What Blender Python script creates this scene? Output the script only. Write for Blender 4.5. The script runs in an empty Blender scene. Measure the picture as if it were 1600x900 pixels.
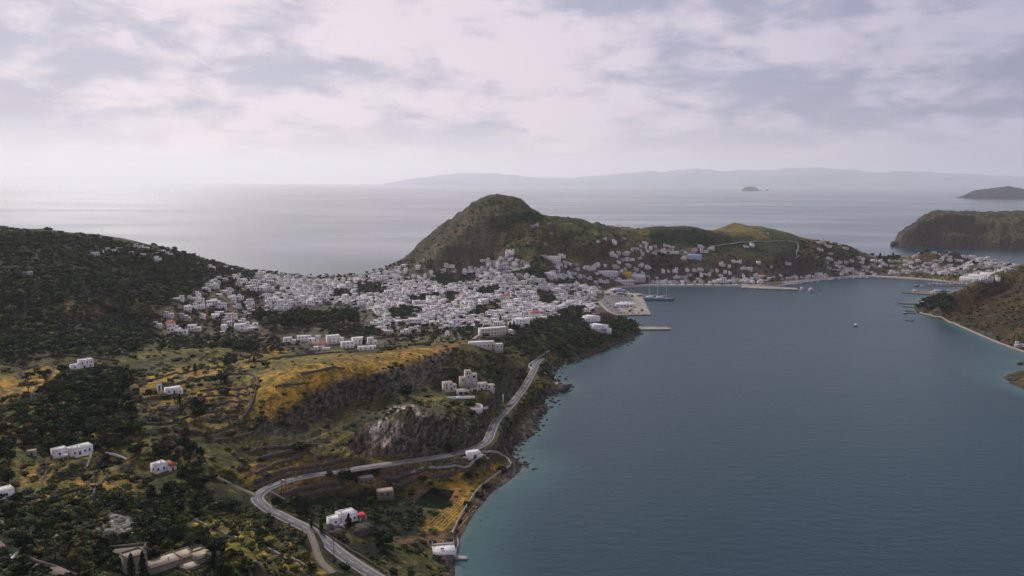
import bpy, bmesh, math, random
import numpy as np
from mathutils import Matrix, Vector

C = bpy.context.scene
COL = C.collection
R = math.radians
random.seed(7)
RNG = np.random.default_rng(11)

# ------------------------------------------------------------------ camera
H = 180.0
FOC = 1256.0
PITCH, ROLL = R(7.5), R(0.27)
cam_data = bpy.data.cameras.new('camera')
cam = bpy.data.objects.new('camera', cam_data)
COL.objects.link(cam)
cam_data.sensor_width = 36.0
cam_data.lens = 36.0 * FOC / 1600.0
cam_data.clip_start = 1.0
cam_data.clip_end = 200000.0
RM = Matrix.Rotation(math.pi / 2 - PITCH, 4, 'X') @ Matrix.Rotation(ROLL, 4, 'Z')
cam.matrix_world = Matrix.Translation((0, 0, H)) @ RM
C.camera = cam
RN = np.array(RM.to_3x3())

# ------------------------------------------------------------------ light
SUN_AZ, SUN_EL = R(-28), R(34)          # azimuth from +Y towards +X
C.view_settings.view_transform = 'Standard'
C.view_settings.look = 'None'
C.view_settings.gamma = 1.0
C.view_settings.use_curve_mapping = False
C.view_settings.exposure = 0.38
C.cycles.use_denoising = True
C.cycles.max_bounces = 5
C.cycles.diffuse_bounces = 2
C.cycles.glossy_bounces = 2
C.cycles.volume_bounces = 2
C.cycles.caustics_reflective = False
C.cycles.caustics_refractive = False

sun_dir = Vector((math.sin(SUN_AZ) * math.cos(SUN_EL), math.cos(SUN_AZ) * math.cos(SUN_EL), math.sin(SUN_EL)))
sd = bpy.data.lights.new('sun', 'SUN')
sd.energy = 2.4
sd.angle = R(9)
sd.color = (1.0, 0.94, 0.86)
sun = bpy.data.objects.new('sun', sd)
COL.objects.link(sun)
sun.rotation_euler = (-sun_dir).to_track_quat('-Z', 'Y').to_euler()


class NT:
    def __init__(s, tree):
        s.t = tree
        s.n = tree.nodes
        s.l = tree.links

    def node(s, kind, **kw):
        n = s.n.new(kind)
        for k, v in kw.items():
            setattr(n, k, v)
        return n

    def put(s, sock, v):
        if isinstance(v, bpy.types.NodeSocket):
            s.l.new(v, sock)
        elif v is not None:
            if isinstance(v, (tuple, list)) and len(v) == 3 and sock.type == 'RGBA':
                v = (*v, 1)
            sock.default_value = v

    def math(s, op, a, b=None, clamp=False):
        n = s.node('ShaderNodeMath', operation=op, use_clamp=clamp)
        s.put(n.inputs[0], a)
        if b is not None:
            s.put(n.inputs[1], b)
        return n.outputs[0]

    def vmath(s, op, a, b=None):
        n = s.node('ShaderNodeVectorMath', operation=op)
        s.put(n.inputs[0], a)
        if b is not None:
            s.put(n.inputs[1], b)
        return n.outputs['Value'] if op == 'DOT_PRODUCT' else n.outputs[0]

    def mix(s, f, a, b, mode='MIX'):
        n = s.node('ShaderNodeMix', data_type='RGBA', blend_type=mode)
        s.put(n.inputs[0], f)
        s.put(n.inputs[6], a)
        s.put(n.inputs[7], b)
        return n.outputs[2]

    def noise(s, vec, scale, detail=3, rough=0.55, dist=0.0, out=0):
        n = s.node('ShaderNodeTexNoise')
        s.put(n.inputs['Vector'], vec)
        n.inputs['Scale'].default_value = scale
        n.inputs['Detail'].default_value = detail
        n.inputs['Roughness'].default_value = rough
        n.inputs['Distortion'].default_value = dist
        return n.outputs[out]

    def ramp(s, f, lo, hi, a=0.0, b=1.0):
        n = s.node('ShaderNodeMapRange', interpolation_type='SMOOTHSTEP')
        s.put(n.inputs[0], f)
        n.inputs[1].default_value = lo
        n.inputs[2].default_value = hi
        n.inputs[3].default_value = a
        n.inputs[4].default_value = b
        return n.outputs[0]

    def mapping(s, vec, scale=(1, 1, 1), rot=(0, 0, 0), loc=(0, 0, 0)):
        n = s.node('ShaderNodeMapping')
        s.put(n.inputs[0], vec)
        n.inputs['Scale'].default_value = scale
        n.inputs['Rotation'].default_value = rot
        n.inputs['Location'].default_value = loc
        return n.outputs[0]


# ------------------------------------------------------------------ sky
world = bpy.data.worlds.new('World')
C.world = world
world.use_nodes = True
w = NT(world.node_tree)
w.n.clear()
SKY_S = 0.1
sky = w.node('ShaderNodeTexSky', sky_type='NISHITA')
sky.sun_disc = False
sky.sun_elevation = SUN_EL
sky.sun_rotation = SUN_AZ
sky.air_density = 1.0
sky.dust_density = 2.0
dirv = w.node('ShaderNodeTexCoord').outputs['Generated']
sep = w.node('ShaderNodeSeparateXYZ')
w.put(sep.inputs[0], dirv)
zz = w.math('MAXIMUM', sep.outputs[2], 0.0)
inv = w.math('DIVIDE', 1.0, w.math('ADD', zz, 0.26))
cmb = w.node('ShaderNodeCombineXYZ')
w.put(cmb.inputs[0], w.math('MULTIPLY', sep.outputs[0], inv))
w.put(cmb.inputs[1], w.math('MULTIPLY', sep.outputs[1], inv))
w.put(cmb.inputs[2], w.math('MULTIPLY', zz, 2.5))
cp = w.mapping(cmb.outputs[0], loc=(5.3, 2.2, 0), scale=(1.0, 0.9, 1))
n1 = w.noise(cp, 1.5, 8, 0.58, 0.25)
n2 = w.noise(cp, 4.6, 8, 0.62, 0.3)
cover = w.math('ADD', w.math('MULTIPLY', n1, 0.6), w.math('MULTIPLY', n2, 0.4))
hz = w.ramp(zz, 0.01, 0.085)                       # clouds thin out towards the horizon
cover = w.math('MULTIPLY', w.ramp(cover, 0.435, 0.575), hz)
glow = w.vmath('DOT_PRODUCT', dirv, tuple(Vector((math.sin(R(-18)), math.cos(R(-18)), 0.02)).normalized()))
glow = w.ramp(glow, 0.62, 1.0)
base = w.mix(glow, (4.0, 3.75, 4.85), (5.8, 5.0, 5.6))
base = w.mix(w.ramp(zz, 0.08, 0.0), base, w.mix(glow, (3.9, 3.8, 4.95), (6.7, 5.9, 5.85)))
dark = w.mix(glow, (2.1, 2.2, 3.2), (2.75, 2.8, 3.85))
cloud = w.mix(cover, base, dark)
skyc = w.mix(0.93, sky.outputs[0], cloud)
bg = w.node('ShaderNodeBackground')
w.put(bg.inputs[0], skyc)
bg.inputs[1].default_value = SKY_S
wo = w.node('ShaderNodeOutputWorld')
w.l.new(bg.outputs[0], wo.inputs[0])


# ------------------------------------------------------------------ helpers: pixels (1600x900) to places and back
def rays(px, py):
    px = np.asarray(px, float); py = np.asarray(py, float)
    d = np.stack([(px - 800) / FOC, (450 - py) / FOC, -np.ones_like(px)], -1)
    return d @ RN.T


def at_z(px, py, z):
    d = rays(px, py)
    t = (z - H) / d[..., 2]
    return np.stack([d[..., 0] * t, d[..., 1] * t, np.full_like(t, 1.0) * z], -1)


def at_y(px, py, y):
    d = rays(px, py)
    t = y / d[..., 1]
    return np.stack([d[..., 0] * t, d[..., 1] * t, H + d[..., 2] * t], -1)


def proj(P):
    q = (np.asarray(P, float) - np.array([0, 0, H])) @ RN
    return 800 + FOC * q[..., 0] / -q[..., 2], 450 - FOC * q[..., 1] / -q[..., 2]


def hashn(ix, iy, seed):
    h = (ix.astype(np.int64) * 374761393 + iy.astype(np.int64) * 668265263 + seed * 974711) & 0x7fffffff
    h = ((h ^ (h >> 13)) * 1274126177) & 0x7fffffff
    return ((h ^ (h >> 16)) & 0xffff) / 65535.0


def vnoise(x, y, s, seed=0):
    x = x / s; y = y / s
    ix = np.floor(x); iy = np.floor(y)
    fx = x - ix; fy = y - iy
    fx = fx * fx * (3 - 2 * fx); fy = fy * fy * (3 - 2 * fy)
    a = hashn(ix, iy, seed); b = hashn(ix + 1, iy, seed); c = hashn(ix, iy + 1, seed); d = hashn(ix + 1, iy + 1, seed)
    return (a * (1 - fx) + b * fx) * (1 - fy) + (c * (1 - fx) + d * fx) * fy - 0.5


def fbm(x, y, s, octv=4, seed=0, gain=0.5):
    r = 0; a = 1.0
    for k in range(octv):
        r = r + a * vnoise(x + 17.3 * k, y - 9.1 * k, s, seed + k)
        s *= 0.5; a *= gain
    return r


def poly_sd(px, py, poly):
    """signed distance to a closed polygon, positive inside"""
    P = np.asarray(poly, float)
    Q = np.roll(P, -1, 0)
    best = np.full(px.shape, 1e18)
    ins = np.zeros(px.shape, bool)
    for (x0, y0), (x1, y1) in zip(P, Q):
        ex, ey = x1 - x0, y1 - y0
        L = ex * ex + ey * ey + 1e-12
        t = np.clip(((px - x0) * ex + (py - y0) * ey) / L, 0, 1)
        best = np.minimum(best, (px - x0 - t * ex) ** 2 + (py - y0 - t * ey) ** 2)
        if y0 != y1:
            c = ((y0 > py) != (y1 > py)) & (px < ex * (py - y0) / ey + x0)
            ins ^= c
    d = np.sqrt(best)
    return np.where(ins, d, -d)


def line_dist(px, py, pts):
    """distance to an open polyline and interpolated third value"""
    P = np.asarray(pts, float)
    best = np.full(px.shape, 1e18); zv = np.zeros(px.shape)
    for a, b in zip(P[:-1], P[1:]):
        ex, ey = b[0] - a[0], b[1] - a[1]
        L = ex * ex + ey * ey + 1e-12
        t = np.clip(((px - a[0]) * ex + (py - a[1]) * ey) / L, 0, 1)
        d = (px - a[0] - t * ex) ** 2 + (py - a[1] - t * ey) ** 2
        m = d < best
        best = np.where(m, d, best)
        zv = np.where(m, a[2] + t * (b[2] - a[2]), zv)
    return np.sqrt(best), zv


def smooth(x, a, b):
    t = np.clip((x - a) / (b - a), 0, 1)
    return t * t * (3 - 2 * t)


def spline(pts, n=8):
    """Catmull-Rom through points"""
    P = [np.asarray(p, float) for p in pts]
    P = [2 * P[0] - P[1]] + P + [2 * P[-1] - P[-2]]
    out = []
    for i in range(1, len(P) - 2):
        for k in range(n):
            t = k / n
            out.append(0.5 * ((2 * P[i]) + (-P[i - 1] + P[i + 1]) * t + (2 * P[i - 1] - 5 * P[i] + 4 * P[i + 1] - P[i + 2]) * t * t
                              + (-P[i - 1] + 3 * P[i] - 3 * P[i + 1] + P[i + 2]) * t ** 3))
    out.append(P[-2])
    return np.array(out)


# ------------------------------------------------------------------ coastlines (sea level)
shore_px = [(714, 960), (713, 900), (709, 872), (716, 850), (726, 830), (742, 803), (768, 770), (796, 752), (829, 728), (806, 716), (809, 698), (828, 680),
            (838, 662), (850, 642), (860, 620), (874, 613), (888, 611), (888, 601), (872, 593), (866, 583), (880, 573), (915, 560), (955, 545), (985, 532),
            (999, 522), (1000, 510), (990, 502), (968, 493), (956, 488), (945, 470), (950, 456), (975, 448), (1010, 446), (1060, 447), (1100, 447), (1150, 447), (1180, 449),
            (1215, 447), (1236, 443), (1262, 437), (1300, 434), (1350, 432), (1400, 433), (1440, 437), (1480, 441), (1520, 445), (1535, 449), (1500, 455),
            (1462, 462), (1436, 470), (1426, 479), (1432, 489), (1480, 504), (1540, 526), (1600, 552), (1650, 570), (1612, 566), (1589, 565), (1590, 570), (1612, 575),
            (1600, 578), (1584, 580), (1570, 588), (1575, 598), (1594, 609), (1612, 616), (1700, 640), (1760, 720), (1760, 900)]
front = at_z(*np.array(shore_px, float).T, 0.0)[:, :2]
back_px = [(1800, 438), (1700, 432), (1600, 418), (1560, 411), (1500, 399), (1440, 399), (1400, 404), (1345, 405), (1310, 400)]
back = at_z(*np.array(back_px, float).T, 0.0)[:, :2]
rest = np.array([(900, 2150), (640, 2300), (300, 2150), (0, 2050), (-180, 1850), (-240, 1690)])
back2 = at_z(*np.array([(612, 418), (600, 422), (560, 430), (480, 433), (440, 431), (400, 426)], float).T, 0.0)[:, :2]
rest2 = np.array([(-600, 1700), (-900, 1750), (-1400, 1700), (-1500, 900), (-600, 20), (-60, 20)])
LAND = np.vstack([front, [(620, 60), (1500, 60), (2200, 1400)], back, rest, back2, rest2])
head_px = [(1398, 384), (1402, 381), (1394, 378), (1404, 383), (1430, 387), (1500, 389), (1560, 390), (1640, 392), (1800, 395)]
head = at_z(*np.array([(1395, 381), (1404, 385), (1440, 387), (1500, 389), (1560, 391), (1640, 392), (1800, 396)], float).T, 0.0)[:, :2]
HEADLAND = np.vstack([head, [(2300, 2700), (1900, 3050), (1480, 2900), (1240, 2550)]])

# ------------------------------------------------------------------ heights: (pixel, pixel, elevation)
cz = [
    # foreground left
    (0, 900, 62), (100, 900, 60), (200, 900, 57), (300, 900, 50), (400, 900, 33), (480, 900, 22), (0, 840, 57), (100, 840, 53), (200, 840, 47), (300, 840, 38), (400, 840, 25),
    (590, 897, 14), (540, 872, 15), (490, 835, 16), (440, 810, 17), (410, 790, 18), (403, 775, 18.5), (430, 760, 19), (470, 747, 19), (540, 735, 19), (620, 724, 18),
    (700, 713, 16), (750, 698, 14), (765, 680, 13), (775, 660, 12), (800, 630, 11), (820, 605, 10.5), (830, 580, 10), (850, 562, 10), (880, 546, 9), (920, 535, 9),
    (650, 900, 9), (690, 880, 4), (600, 860, 10), (540, 822, 13), (600, 830, 7), (660, 850, 5), (560, 840, 13),
    (0, 790, 53), (100, 780, 46), (200, 790, 38), (300, 790, 31), (360, 760, 25), (340, 810, 28), (420, 800, 18),
    (0, 740, 51), (50, 700, 47), (110, 712, 41), (200, 720, 35), (250, 738, 32), (310, 720, 33), (370, 740, 26),
    (450, 790, 11), (480, 780, 10), (540, 770, 9), (500, 800, 10), (450, 770, 15), (540, 750, 14), (620, 745, 11),
    (580, 770, 8), (640, 790, 5), (660, 768, 5), (700, 800, 3.5), (720, 765, 4), (760, 735, 4), (640, 820, 5), (700, 740, 8), (680, 820, 3.5), (790, 722, 4), (790, 705, 5),
    (400, 700, 29), (450, 700, 29), (520, 695, 28), (400, 725, 24), (460, 725, 23), (560, 712, 22),
    (600, 690, 26), (600, 655, 36), (650, 655, 37), (560, 670, 32), (660, 690, 23), (690, 650, 33), (730, 660, 23), (740, 640, 24), (760, 640, 19), (800, 655, 8), (812, 640, 7), (830, 630, 6),
    (800, 675, 7), (850, 610, 6), (870, 600, 6),
    (0, 650, 52), (100, 650, 47), (200, 650, 43), (300, 650, 40), (370, 660, 38), (0, 600, 54), (60, 610, 52), (100, 600, 49), (200, 600, 46), (265, 610, 43), (300, 600, 43), (370, 610, 43),
    (0, 560, 55), (60, 550, 53), (130, 575, 47), (200, 550, 45), (300, 560, 39), (350, 565, 38), (370, 580, 42),
    # ridge with golden top and cliff
    (400, 590, 48), (450, 573, 51), (500, 563, 52), (550, 556, 51), (600, 550, 49), (660, 541, 46), (700, 535, 44), (730, 536, 41), (765, 545, 35), (800, 565, 24), (815, 580, 16),
    (420, 625, 47), (470, 612, 49), (540, 596, 50), (600, 583, 49), (660, 563, 46), (720, 556, 40), (400, 650, 40),
    (440, 655, 38), (500, 645, 36), (560, 628, 36), (620, 610, 36), (680, 590, 35), (720, 580, 34), (760, 580, 28), (790, 595, 18), (640, 640, 35),
    (700, 600, 31), (740, 598, 29), (760, 600, 27), (730, 625, 26), (400, 560, 38), (440, 555, 39), (350, 545, 37),
    # left wood
    (0, 500, 63), (0, 450, 82), (0, 400, 101), (100, 510, 57), (100, 450, 77), (100, 400, 96), (200, 510, 46), (200, 460, 66), (200, 410, 86), (250, 500, 43), (260, 440, 66), (300, 460, 54),
    (300, 420, 72), (350, 440, 50), (380, 455, 38), (350, 470, 42),
    # town flats
    (250, 520, 37), (300, 520, 32), (350, 520, 27), (400, 520, 20), (400, 490, 21), (400, 460, 28), (450, 520, 15), (450, 500, 16), (450, 470, 20), (450, 445, 16), (500, 540, 13.5), (550, 540, 13.5), (500, 520, 13), (500, 490, 13),
    (500, 460, 13), (500, 440, 9), (560, 520, 13), (560, 490, 13), (560, 460, 13), (560, 436, 8), (600, 530, 13), (600, 470, 13), (600, 428, 8), (650, 525, 15), (650, 490, 14), (650, 450, 13), (640, 420, 18),
    (700, 520, 20), (700, 490, 16), (700, 460, 15), (700, 430, 22), (750, 542, 22), (750, 510, 20), (750, 480, 17), (750, 440, 22), (760, 415, 36), (800, 540, 18), (800, 510, 18), (800, 480, 16), (800, 450, 24), (800, 425, 38), (800, 402, 56),
    (840, 420, 42), (850, 450, 20), (850, 480, 10), (850, 520, 17), (850, 540, 13), (900, 520, 14), (900, 500, 16), (930, 510, 14), (960, 525, 9), (940, 488, 15), (920, 480, 6), (900, 470, 6), (900, 440, 14),
    (940, 445, 4), (1000, 435, 6), (1050, 435, 6), (1100, 436, 6), (1150, 436, 5),
    (1200, 436, 5), (1250, 430, 5), (1300, 425, 5), (1350, 425, 5), (1350, 410, 8), (1400, 425, 6), (1400, 412, 8), (1450, 430, 5), (1450, 415, 10), (1450, 402, 24),
    (1500, 435, 5), (1500, 420, 10), (1530, 438, 6), (1540, 420, 10), (1500, 408, 14), (1570, 420, 10),
    # right hill
    (1440, 484, 4), (1450, 470, 8), (1480, 480, 11), (1480, 495, 4), (1540, 510, 7), (1540, 480, 18), (1600, 530, 8), (1600, 490, 22), (1600, 450, 42), (1550, 455, 32), (1500, 466, 14), (1595, 605, 4), (1600, 590, 6), (1640, 590, 12),
]
# (pixel, pixel, distance along Y) for skylines
cy = [(0, 358, 1100), (60, 361, 1090), (100, 366, 1080), (150, 371, 1090), (200, 377, 1100), (240, 383, 1110), (262, 388, 1130), (290, 399, 1180), (320, 407, 1230), (350, 413, 1290), (380, 421, 1340),
      (425, 427, 1420), (-200, 350, 1100),
      (780, 308, 1560), (757, 312, 1560), (740, 322, 1560), (715, 337, 1560), (690, 354, 1570), (665, 375, 1570), (645, 392, 1580), (625, 408, 1590),
      (800, 310, 1560), (815, 317, 1560), (830, 328, 1560), (850, 336, 1570), (880, 342, 1600), (910, 347, 1620), (935, 350, 1640), (945, 354, 1640), (975, 356, 1650),
      (1010, 356, 1640), (1035, 354, 1600), (1075, 354, 1600), (1100, 358, 1620), (1120, 361, 1700), (1140, 353, 1800), (1152, 350, 1820), (1165, 354, 1820), (1195, 357, 1820), (1225, 364, 1780), (1255, 373, 1740),
      (1280, 375, 1680), (1305, 381, 1660), (1325, 390, 1640), (1345, 399, 1640), (1380, 404, 1640), (1420, 401, 1640), (1445, 392, 1640), (1470, 393, 1640), (1500, 397, 1640), (1530, 404, 1600), (1570, 413, 1560),
      # hill faces
      (880, 395, 1420), (900, 415, 1395), (940, 425, 1400), (950, 400, 1430), (1000, 415, 1475), (1000, 395, 1500), (980, 380, 1520), (1050, 415, 1478), (1050, 400, 1505), (1050, 385, 1545), (1100, 415, 1480), (1100, 400, 1510), (1100, 385, 1550), (1150, 415, 1490), (1150, 400, 1520), (1150, 385, 1570),
      (1200, 415, 1510), (1200, 400, 1550), (1250, 412, 1540), (1250, 400, 1580), (1300, 412, 1595), (1300, 400, 1625),
      (780, 350, 1470), (740, 370, 1440), (700, 400, 1400), (680, 410, 1380), (840, 360, 1480), (800, 380, 1400), (780, 330, 1510), (900, 375, 1450), (860, 385, 1400), (950, 370, 1530), (1000, 372, 1550), (1080, 370, 1565), (1150, 372, 1610), (1200, 380, 1610),
      (1240, 385, 1620),
      # right hill crest
      (1478, 462, 1080), (1500, 455, 1095), (1530, 442, 1115), (1560, 429, 1130), (1580, 421, 1140), (1600, 414, 1150), (1700, 385, 1180), (1800, 370, 1200),
      # headland
      (1402, 366, 2290), (1420, 352, 2310), (1440, 345, 2340), (1470, 336, 2400), (1500, 334, 2400), (1520, 340, 2420), (1560, 345, 2450), (1600, 338, 2550), (1650, 330, 2550), (1440, 370, 2290), (1500, 365, 2300), (1560, 370, 2280), (1640, 365, 2280)]
cw = [(-700, 600, 90), (-400, 250, 75), (-250, 150, 75), (-150, 100, 70), (-60, 100, 40), (-90, 200, 40), (-1200, 900, 130), (-1300, 1400, 60), (-800, 1500, 50), (-600, 1450, 40), (-1000, 1650, 20),
      # valley behind the ridge
      (-130, 740, 16), (-180, 730, 17), (-80, 740, 17), (-60, 760, 18), (-230, 720, 22),
      # behind skylines
      (0, 1800, 70), (-150, 1720, 60), (200, 1900, 50), (400, 2050, 30), (640, 2150, 20), (700, 1950, 50), (100, 1980, 20), (-700, 1250, 60), (-550, 1420, 30),
      (1700, 1300, 120), (1400, 1000, 100), (1000, 600, 70), (1000, 300, 60), (1250, 1500, 20), (1500, 1600, 20), (1800, 1500, 40),
      (700, 500, 30), (1400, 2700, 80), (1900, 2600, 90), (850, 800, 40), (1250, 1350, 14), (1000, 1330, 12), (870, 1400, 5), (900, 1300, 4)]
pts = [tuple(at_z(a, b, z)) for a, b, z in cz] + [tuple(at_y(a, b, y)) for a, b, y in cy] + cw
sh = np.vstack([front[::2], back, rest, back2])
pts += [(x, y, 2.0) for x, y in sh]
for a, b, y in cy:                       # the ground falls away behind every skyline
    if not ((y in (1470, 1440, 1400, 1380, 1480, 1510, 1450, 2290, 2280)) or (a < 1350 and b > 366 and 870 < a)):
        q_ = at_y(a, b, y)
        if q_[2] > 12:
            kx_ = (y + 55) / y
            pts.append((q_[0] * kx_, q_[1] * kx_, q_[2] - 10))
pts = np.array(pts)


def uv(x, y):
    return x / y * 1.0, np.log(y) * 1.0


def tps_fit(P, lam=3e-6):
    u, v = uv(P[:, 0], P[:, 1])
    X = np.stack([u, v], 1)
    d2 = ((X[:, None] - X[None]) ** 2).sum(-1)
    K = 0.5 * d2 * np.log(d2 + 1e-12) + np.eye(len(X)) * lam
    Pm = np.hstack([np.ones((len(X), 1)), X])
    A = np.zeros((len(X) + 3, len(X) + 3))
    A[:-3, :-3] = K; A[:-3, -3:] = Pm; A[-3:, :-3] = Pm.T
    b = np.concatenate([P[:, 2], np.zeros(3)])
    return X, np.linalg.solve(A, b)


def tps_eval(X, w_, u, v):
    r = w_[-3] + w_[-2] * u + w_[-1] * v
    for i in range(len(X)):
        d2 = (u - X[i, 0]) ** 2 + (v - X[i, 1]) ** 2
        r = r + w_[i] * 0.5 * d2 * np.log(d2 + 1e-12)
    return r


NU, NV = 1040, 640
U0, U1 = -0.86, 0.92
V0, V1 = math.log(60.0), math.log(3300.0)
# coarse evaluation, then bilinear to the fine grid
cu = np.linspace(U0, U1, NU // 4 + 1); cv = np.linspace(V0, V1, NV // 3 + 1)
CU, CV = np.meshgrid(cu, cv)
X_, W_ = tps_fit(pts)
HC = tps_eval(X_, W_, CU, CV)
gu = np.linspace(U0, U1, NU); gv = np.linspace(V0, V1, NV)


def bil(A, fu, fv):
    i = np.clip(np.floor(fu).astype(int), 0, A.shape[1] - 2); j = np.clip(np.floor(fv).astype(int), 0, A.shape[0] - 2)
    a = np.clip(fu - i, 0, 1); b = np.clip(fv - j, 0, 1)
    return (A[j, i] * (1 - a) + A[j, i + 1] * a) * (1 - b) + (A[j + 1, i] * (1 - a) + A[j + 1, i + 1] * a) * b


GU, GV = np.meshgrid(gu, gv)
HG = bil(HC, (GU - U0) / (U1 - U0) * (len(cu) - 1), (GV - V0) / (V1 - V0) * (len(cv) - 1))
GY = np.exp(GV); GX = GU * GY
near = GX + 0
SD = np.maximum(poly_sd(GX, GY, LAND), poly_sd(GX, GY, HEADLAND))
jit = fbm(GX, GY, 26.0, 4, 5) * 7.0 + fbm(GX, GY, 7.0, 2, 8) * 2.0
PXv, PYv = proj(np.stack([GX, GY, np.maximum(HG, 0)], -1))
calm = ((PXv > 935) & (PXv < 1500) & (PYv < 500)) | ((PXv < 800) & (PYv > 735)) | ((PXv > 1430) & (PXv < 1585) & (PYv < 560))
SD = SD + jit * np.where(calm, 0.08, 1.0)
relief = fbm(GX, GY, 60.0, 5, 21, 0.55)
rough_amt = np.clip(0.6 + 0.010 * np.clip(HG - 20, 0, 80), 0.4, 2.0) * np.clip(GY / 700, 0.5, 1.6)
hillm = smooth(PXv, 600, 660) * smooth(PXv, 1010, 930) * smooth(PYv, 412, 385) * (GY > 1200)
headm = (GY > 2100) * 1.0
rid = 0.28 - np.abs(fbm(GX, GY, 55.0, 5, 91, 0.6))
HL = np.maximum(HG, 1.6) + relief * rough_amt * 3.0 + rid * 19.0 * hillm + (rid * 26.0 - 2) * headm
rightm = smooth(PXv, 1440, 1500) * (GY < 1300) * (GY > 600)
HL = HL + rid * 7.0 * rightm
HL = np.where(SD > 0, np.maximum(HL, 0.8) * (1 - np.exp(-np.maximum(SD, 0) / 9.0)) + 0.02, -np.minimum(-SD * 0.35, 3.5) - 0.15)

# ------------------------------------------------------------------ roads as lines in space
def pz(*a):
    a = np.array(a, float)
    return at_z(a[:, 0], a[:, 1], a[:, 2])


main_road = spline(pz((628, 925, 12.5), (580, 897, 14), (536, 868, 15), (490, 832, 16), (445, 809, 17), (415, 793, 17.8), (402, 779, 18.4), (412, 767, 18.8), (432, 757, 19), (470, 746, 19), (540, 735, 19), (620, 723, 18),
                      (690, 713, 16), (735, 703, 14.6), (760, 690, 13.6), (768, 674, 12.8), (776, 657, 12), (798, 633, 11), (818, 607, 10.5), (832, 582, 10), (838, 568, 10), (845, 560, 10)), 6)
lane_a = spline(pz((400, 775, 18.6), (385, 768, 20), (360, 756, 23), (338, 744, 27)), 5)
lane_b = spline(pz((484, 830, 16.3), (492, 852, 17), (500, 875, 18), (520, 896, 19)), 5)
lane_c = spline(pz((-10, 845, 57), (5, 862, 58), (-2, 880, 59), (12, 892, 60)), 5)
drive = spline(pz((797, 632, 11.4), (770, 634, 15), (745, 637, 20), (722, 636, 24), (722, 626, 26)), 6)
court = spline(pz((12, 892, 60), (40, 883, 59), (70, 886, 58.6), (100, 900, 58.5)), 5)
flat = [(main_road, 4.4, 10.0), (lane_a, 2.0, 5.0), (lane_b, 2.4, 5.0), (lane_c, 3, 8), (drive, 2.2, 5.0), (court, 5, 9)]
HF = HL.copy()
# stepped farm terraces held by stone banks
riser = np.zeros(GX.shape)
for tz_poly, step_ in (([(150, 600), (230, 600), (400, 590), (402, 645), (380, 690), (300, 700), (200, 690), (120, 640)], 2.1), ([(370, 690), (480, 660), (560, 690), (570, 716), (440, 735), (400, 755), (370, 740)], 1.9),
                       ([(20, 715), (100, 720), (210, 712), (215, 790), (30, 795)], 2.1), ([(320, 795), (420, 815), (520, 885), (470, 900), (330, 850)], 2.3), ([(850, 345), (960, 352), (1010, 362), (960, 402), (860, 400), (790, 385), (800, 360)], 4.2),
                       ([(200, 560), (340, 548), (440, 548), (440, 575), (330, 595), (200, 600)], 2.4), ([(1255, 376), (1320, 385), (1335, 402), (1260, 402)], 4.0), ([(0, 555), (110, 560), (110, 620), (0, 650)], 2.6)):
    dz_ = poly_sd(PXv, PYv, np.array(tz_poly, float))
    kz = smooth(dz_, -3, 6) * (SD > 8)
    hj = HL + fbm(GX, GY, 45.0, 2, 150) * 2.5
    fr_ = (hj / step_) % 1.0
    hs = hj - fr_ * step_ + step_ * smooth(fr_, .70, 1.0) - (hj - HL)
    HF = HF * (1 - kz) + hs * kz
    riser = np.maximum(riser, kz * smooth(fr_, .62, .74) * (fbm(GX, GY, 30.0, 3, 160) > -.22))
for line, a, b in flat:
    bx0, bx1 = line[:, 0].min() - b, line[:, 0].max() + b
    by0, by1 = line[:, 1].min() - b, line[:, 1].max() + b
    m = (GX > bx0) & (GX < bx1) & (GY > by0) & (GY < by1)
    d, zv = line_dist(GX[m], GY[m], line)
    k = 1 - smooth(d, a, b)
    HF[m] = HF[m] * (1 - k) + (zv - 0.25) * k

# platforms levelled under yards and houses: (pixel x, pixel y, elevation, radius)
PADS = [(725, 612, 27.0, 17), (538, 815, 13.0, 9), (110, 712, 41.0, 10), (250, 738, 32.0, 8), (740, 712, 13.2, 6), (693, 857, 3.2, 8), (272, 884, 53.5, 22), (127, 574, 47, 10), (268, 610, 43, 9),
        (0, 776, 50, 8), (197, 864, 46, 7), (572, 751, 12.5, 6)]
for px_, py_, z_, r_ in PADS:
    c = at_z(px_, py_, z_)
    d = np.hypot(GX - c[0], GY - c[1])
    k = 1 - smooth(d, r_, r_ * 1.7)
    HF = HF * (1 - k) + z_ * k
HF = np.where(SD < 0, HL, HF)


def ground(x, y):
    x = np.asarray(x, float); y = np.asarray(y, float)
    return bil(HF, (x / y - U0) / (U1 - U0) * (NU - 1), (np.log(y) - V0) / (V1 - V0) * (NV - 1))


def hit(px, py):
    """where the line of sight through a pixel meets the land (or the sea)"""
    px = np.atleast_1d(np.asarray(px, float)); py = np.atleast_1d(np.asarray(py, float))
    d = rays(px, py)
    ys = np.exp(np.linspace(V0, V1, NV * 2))
    out = np.zeros((len(px), 3))
    for i in range(len(px)):
        t = ys / d[i, 1]
        x = d[i, 0] * t; z = H + d[i, 2] * t
        h = np.maximum(ground(x, ys), 0.0)
        j = np.argmax(z <= h)
        if z[j] > h[j]:
            j = len(ys) - 1
        if j > 0:
            f = (z[j - 1] - h[j - 1]) / max(1e-6, (z[j - 1] - h[j - 1]) - (z[j] - h[j]))
            yy = ys[j - 1] + f * (ys[j] - ys[j - 1])
        else:
            yy = ys[0]
        xx = d[i, 0] / d[i, 1] * yy
        out[i] = (xx, yy, max(float(ground(xx, yy)), 0.0))
    return out


def hit1(px, py):
    return Vector(hit(px, py)[0])


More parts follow.
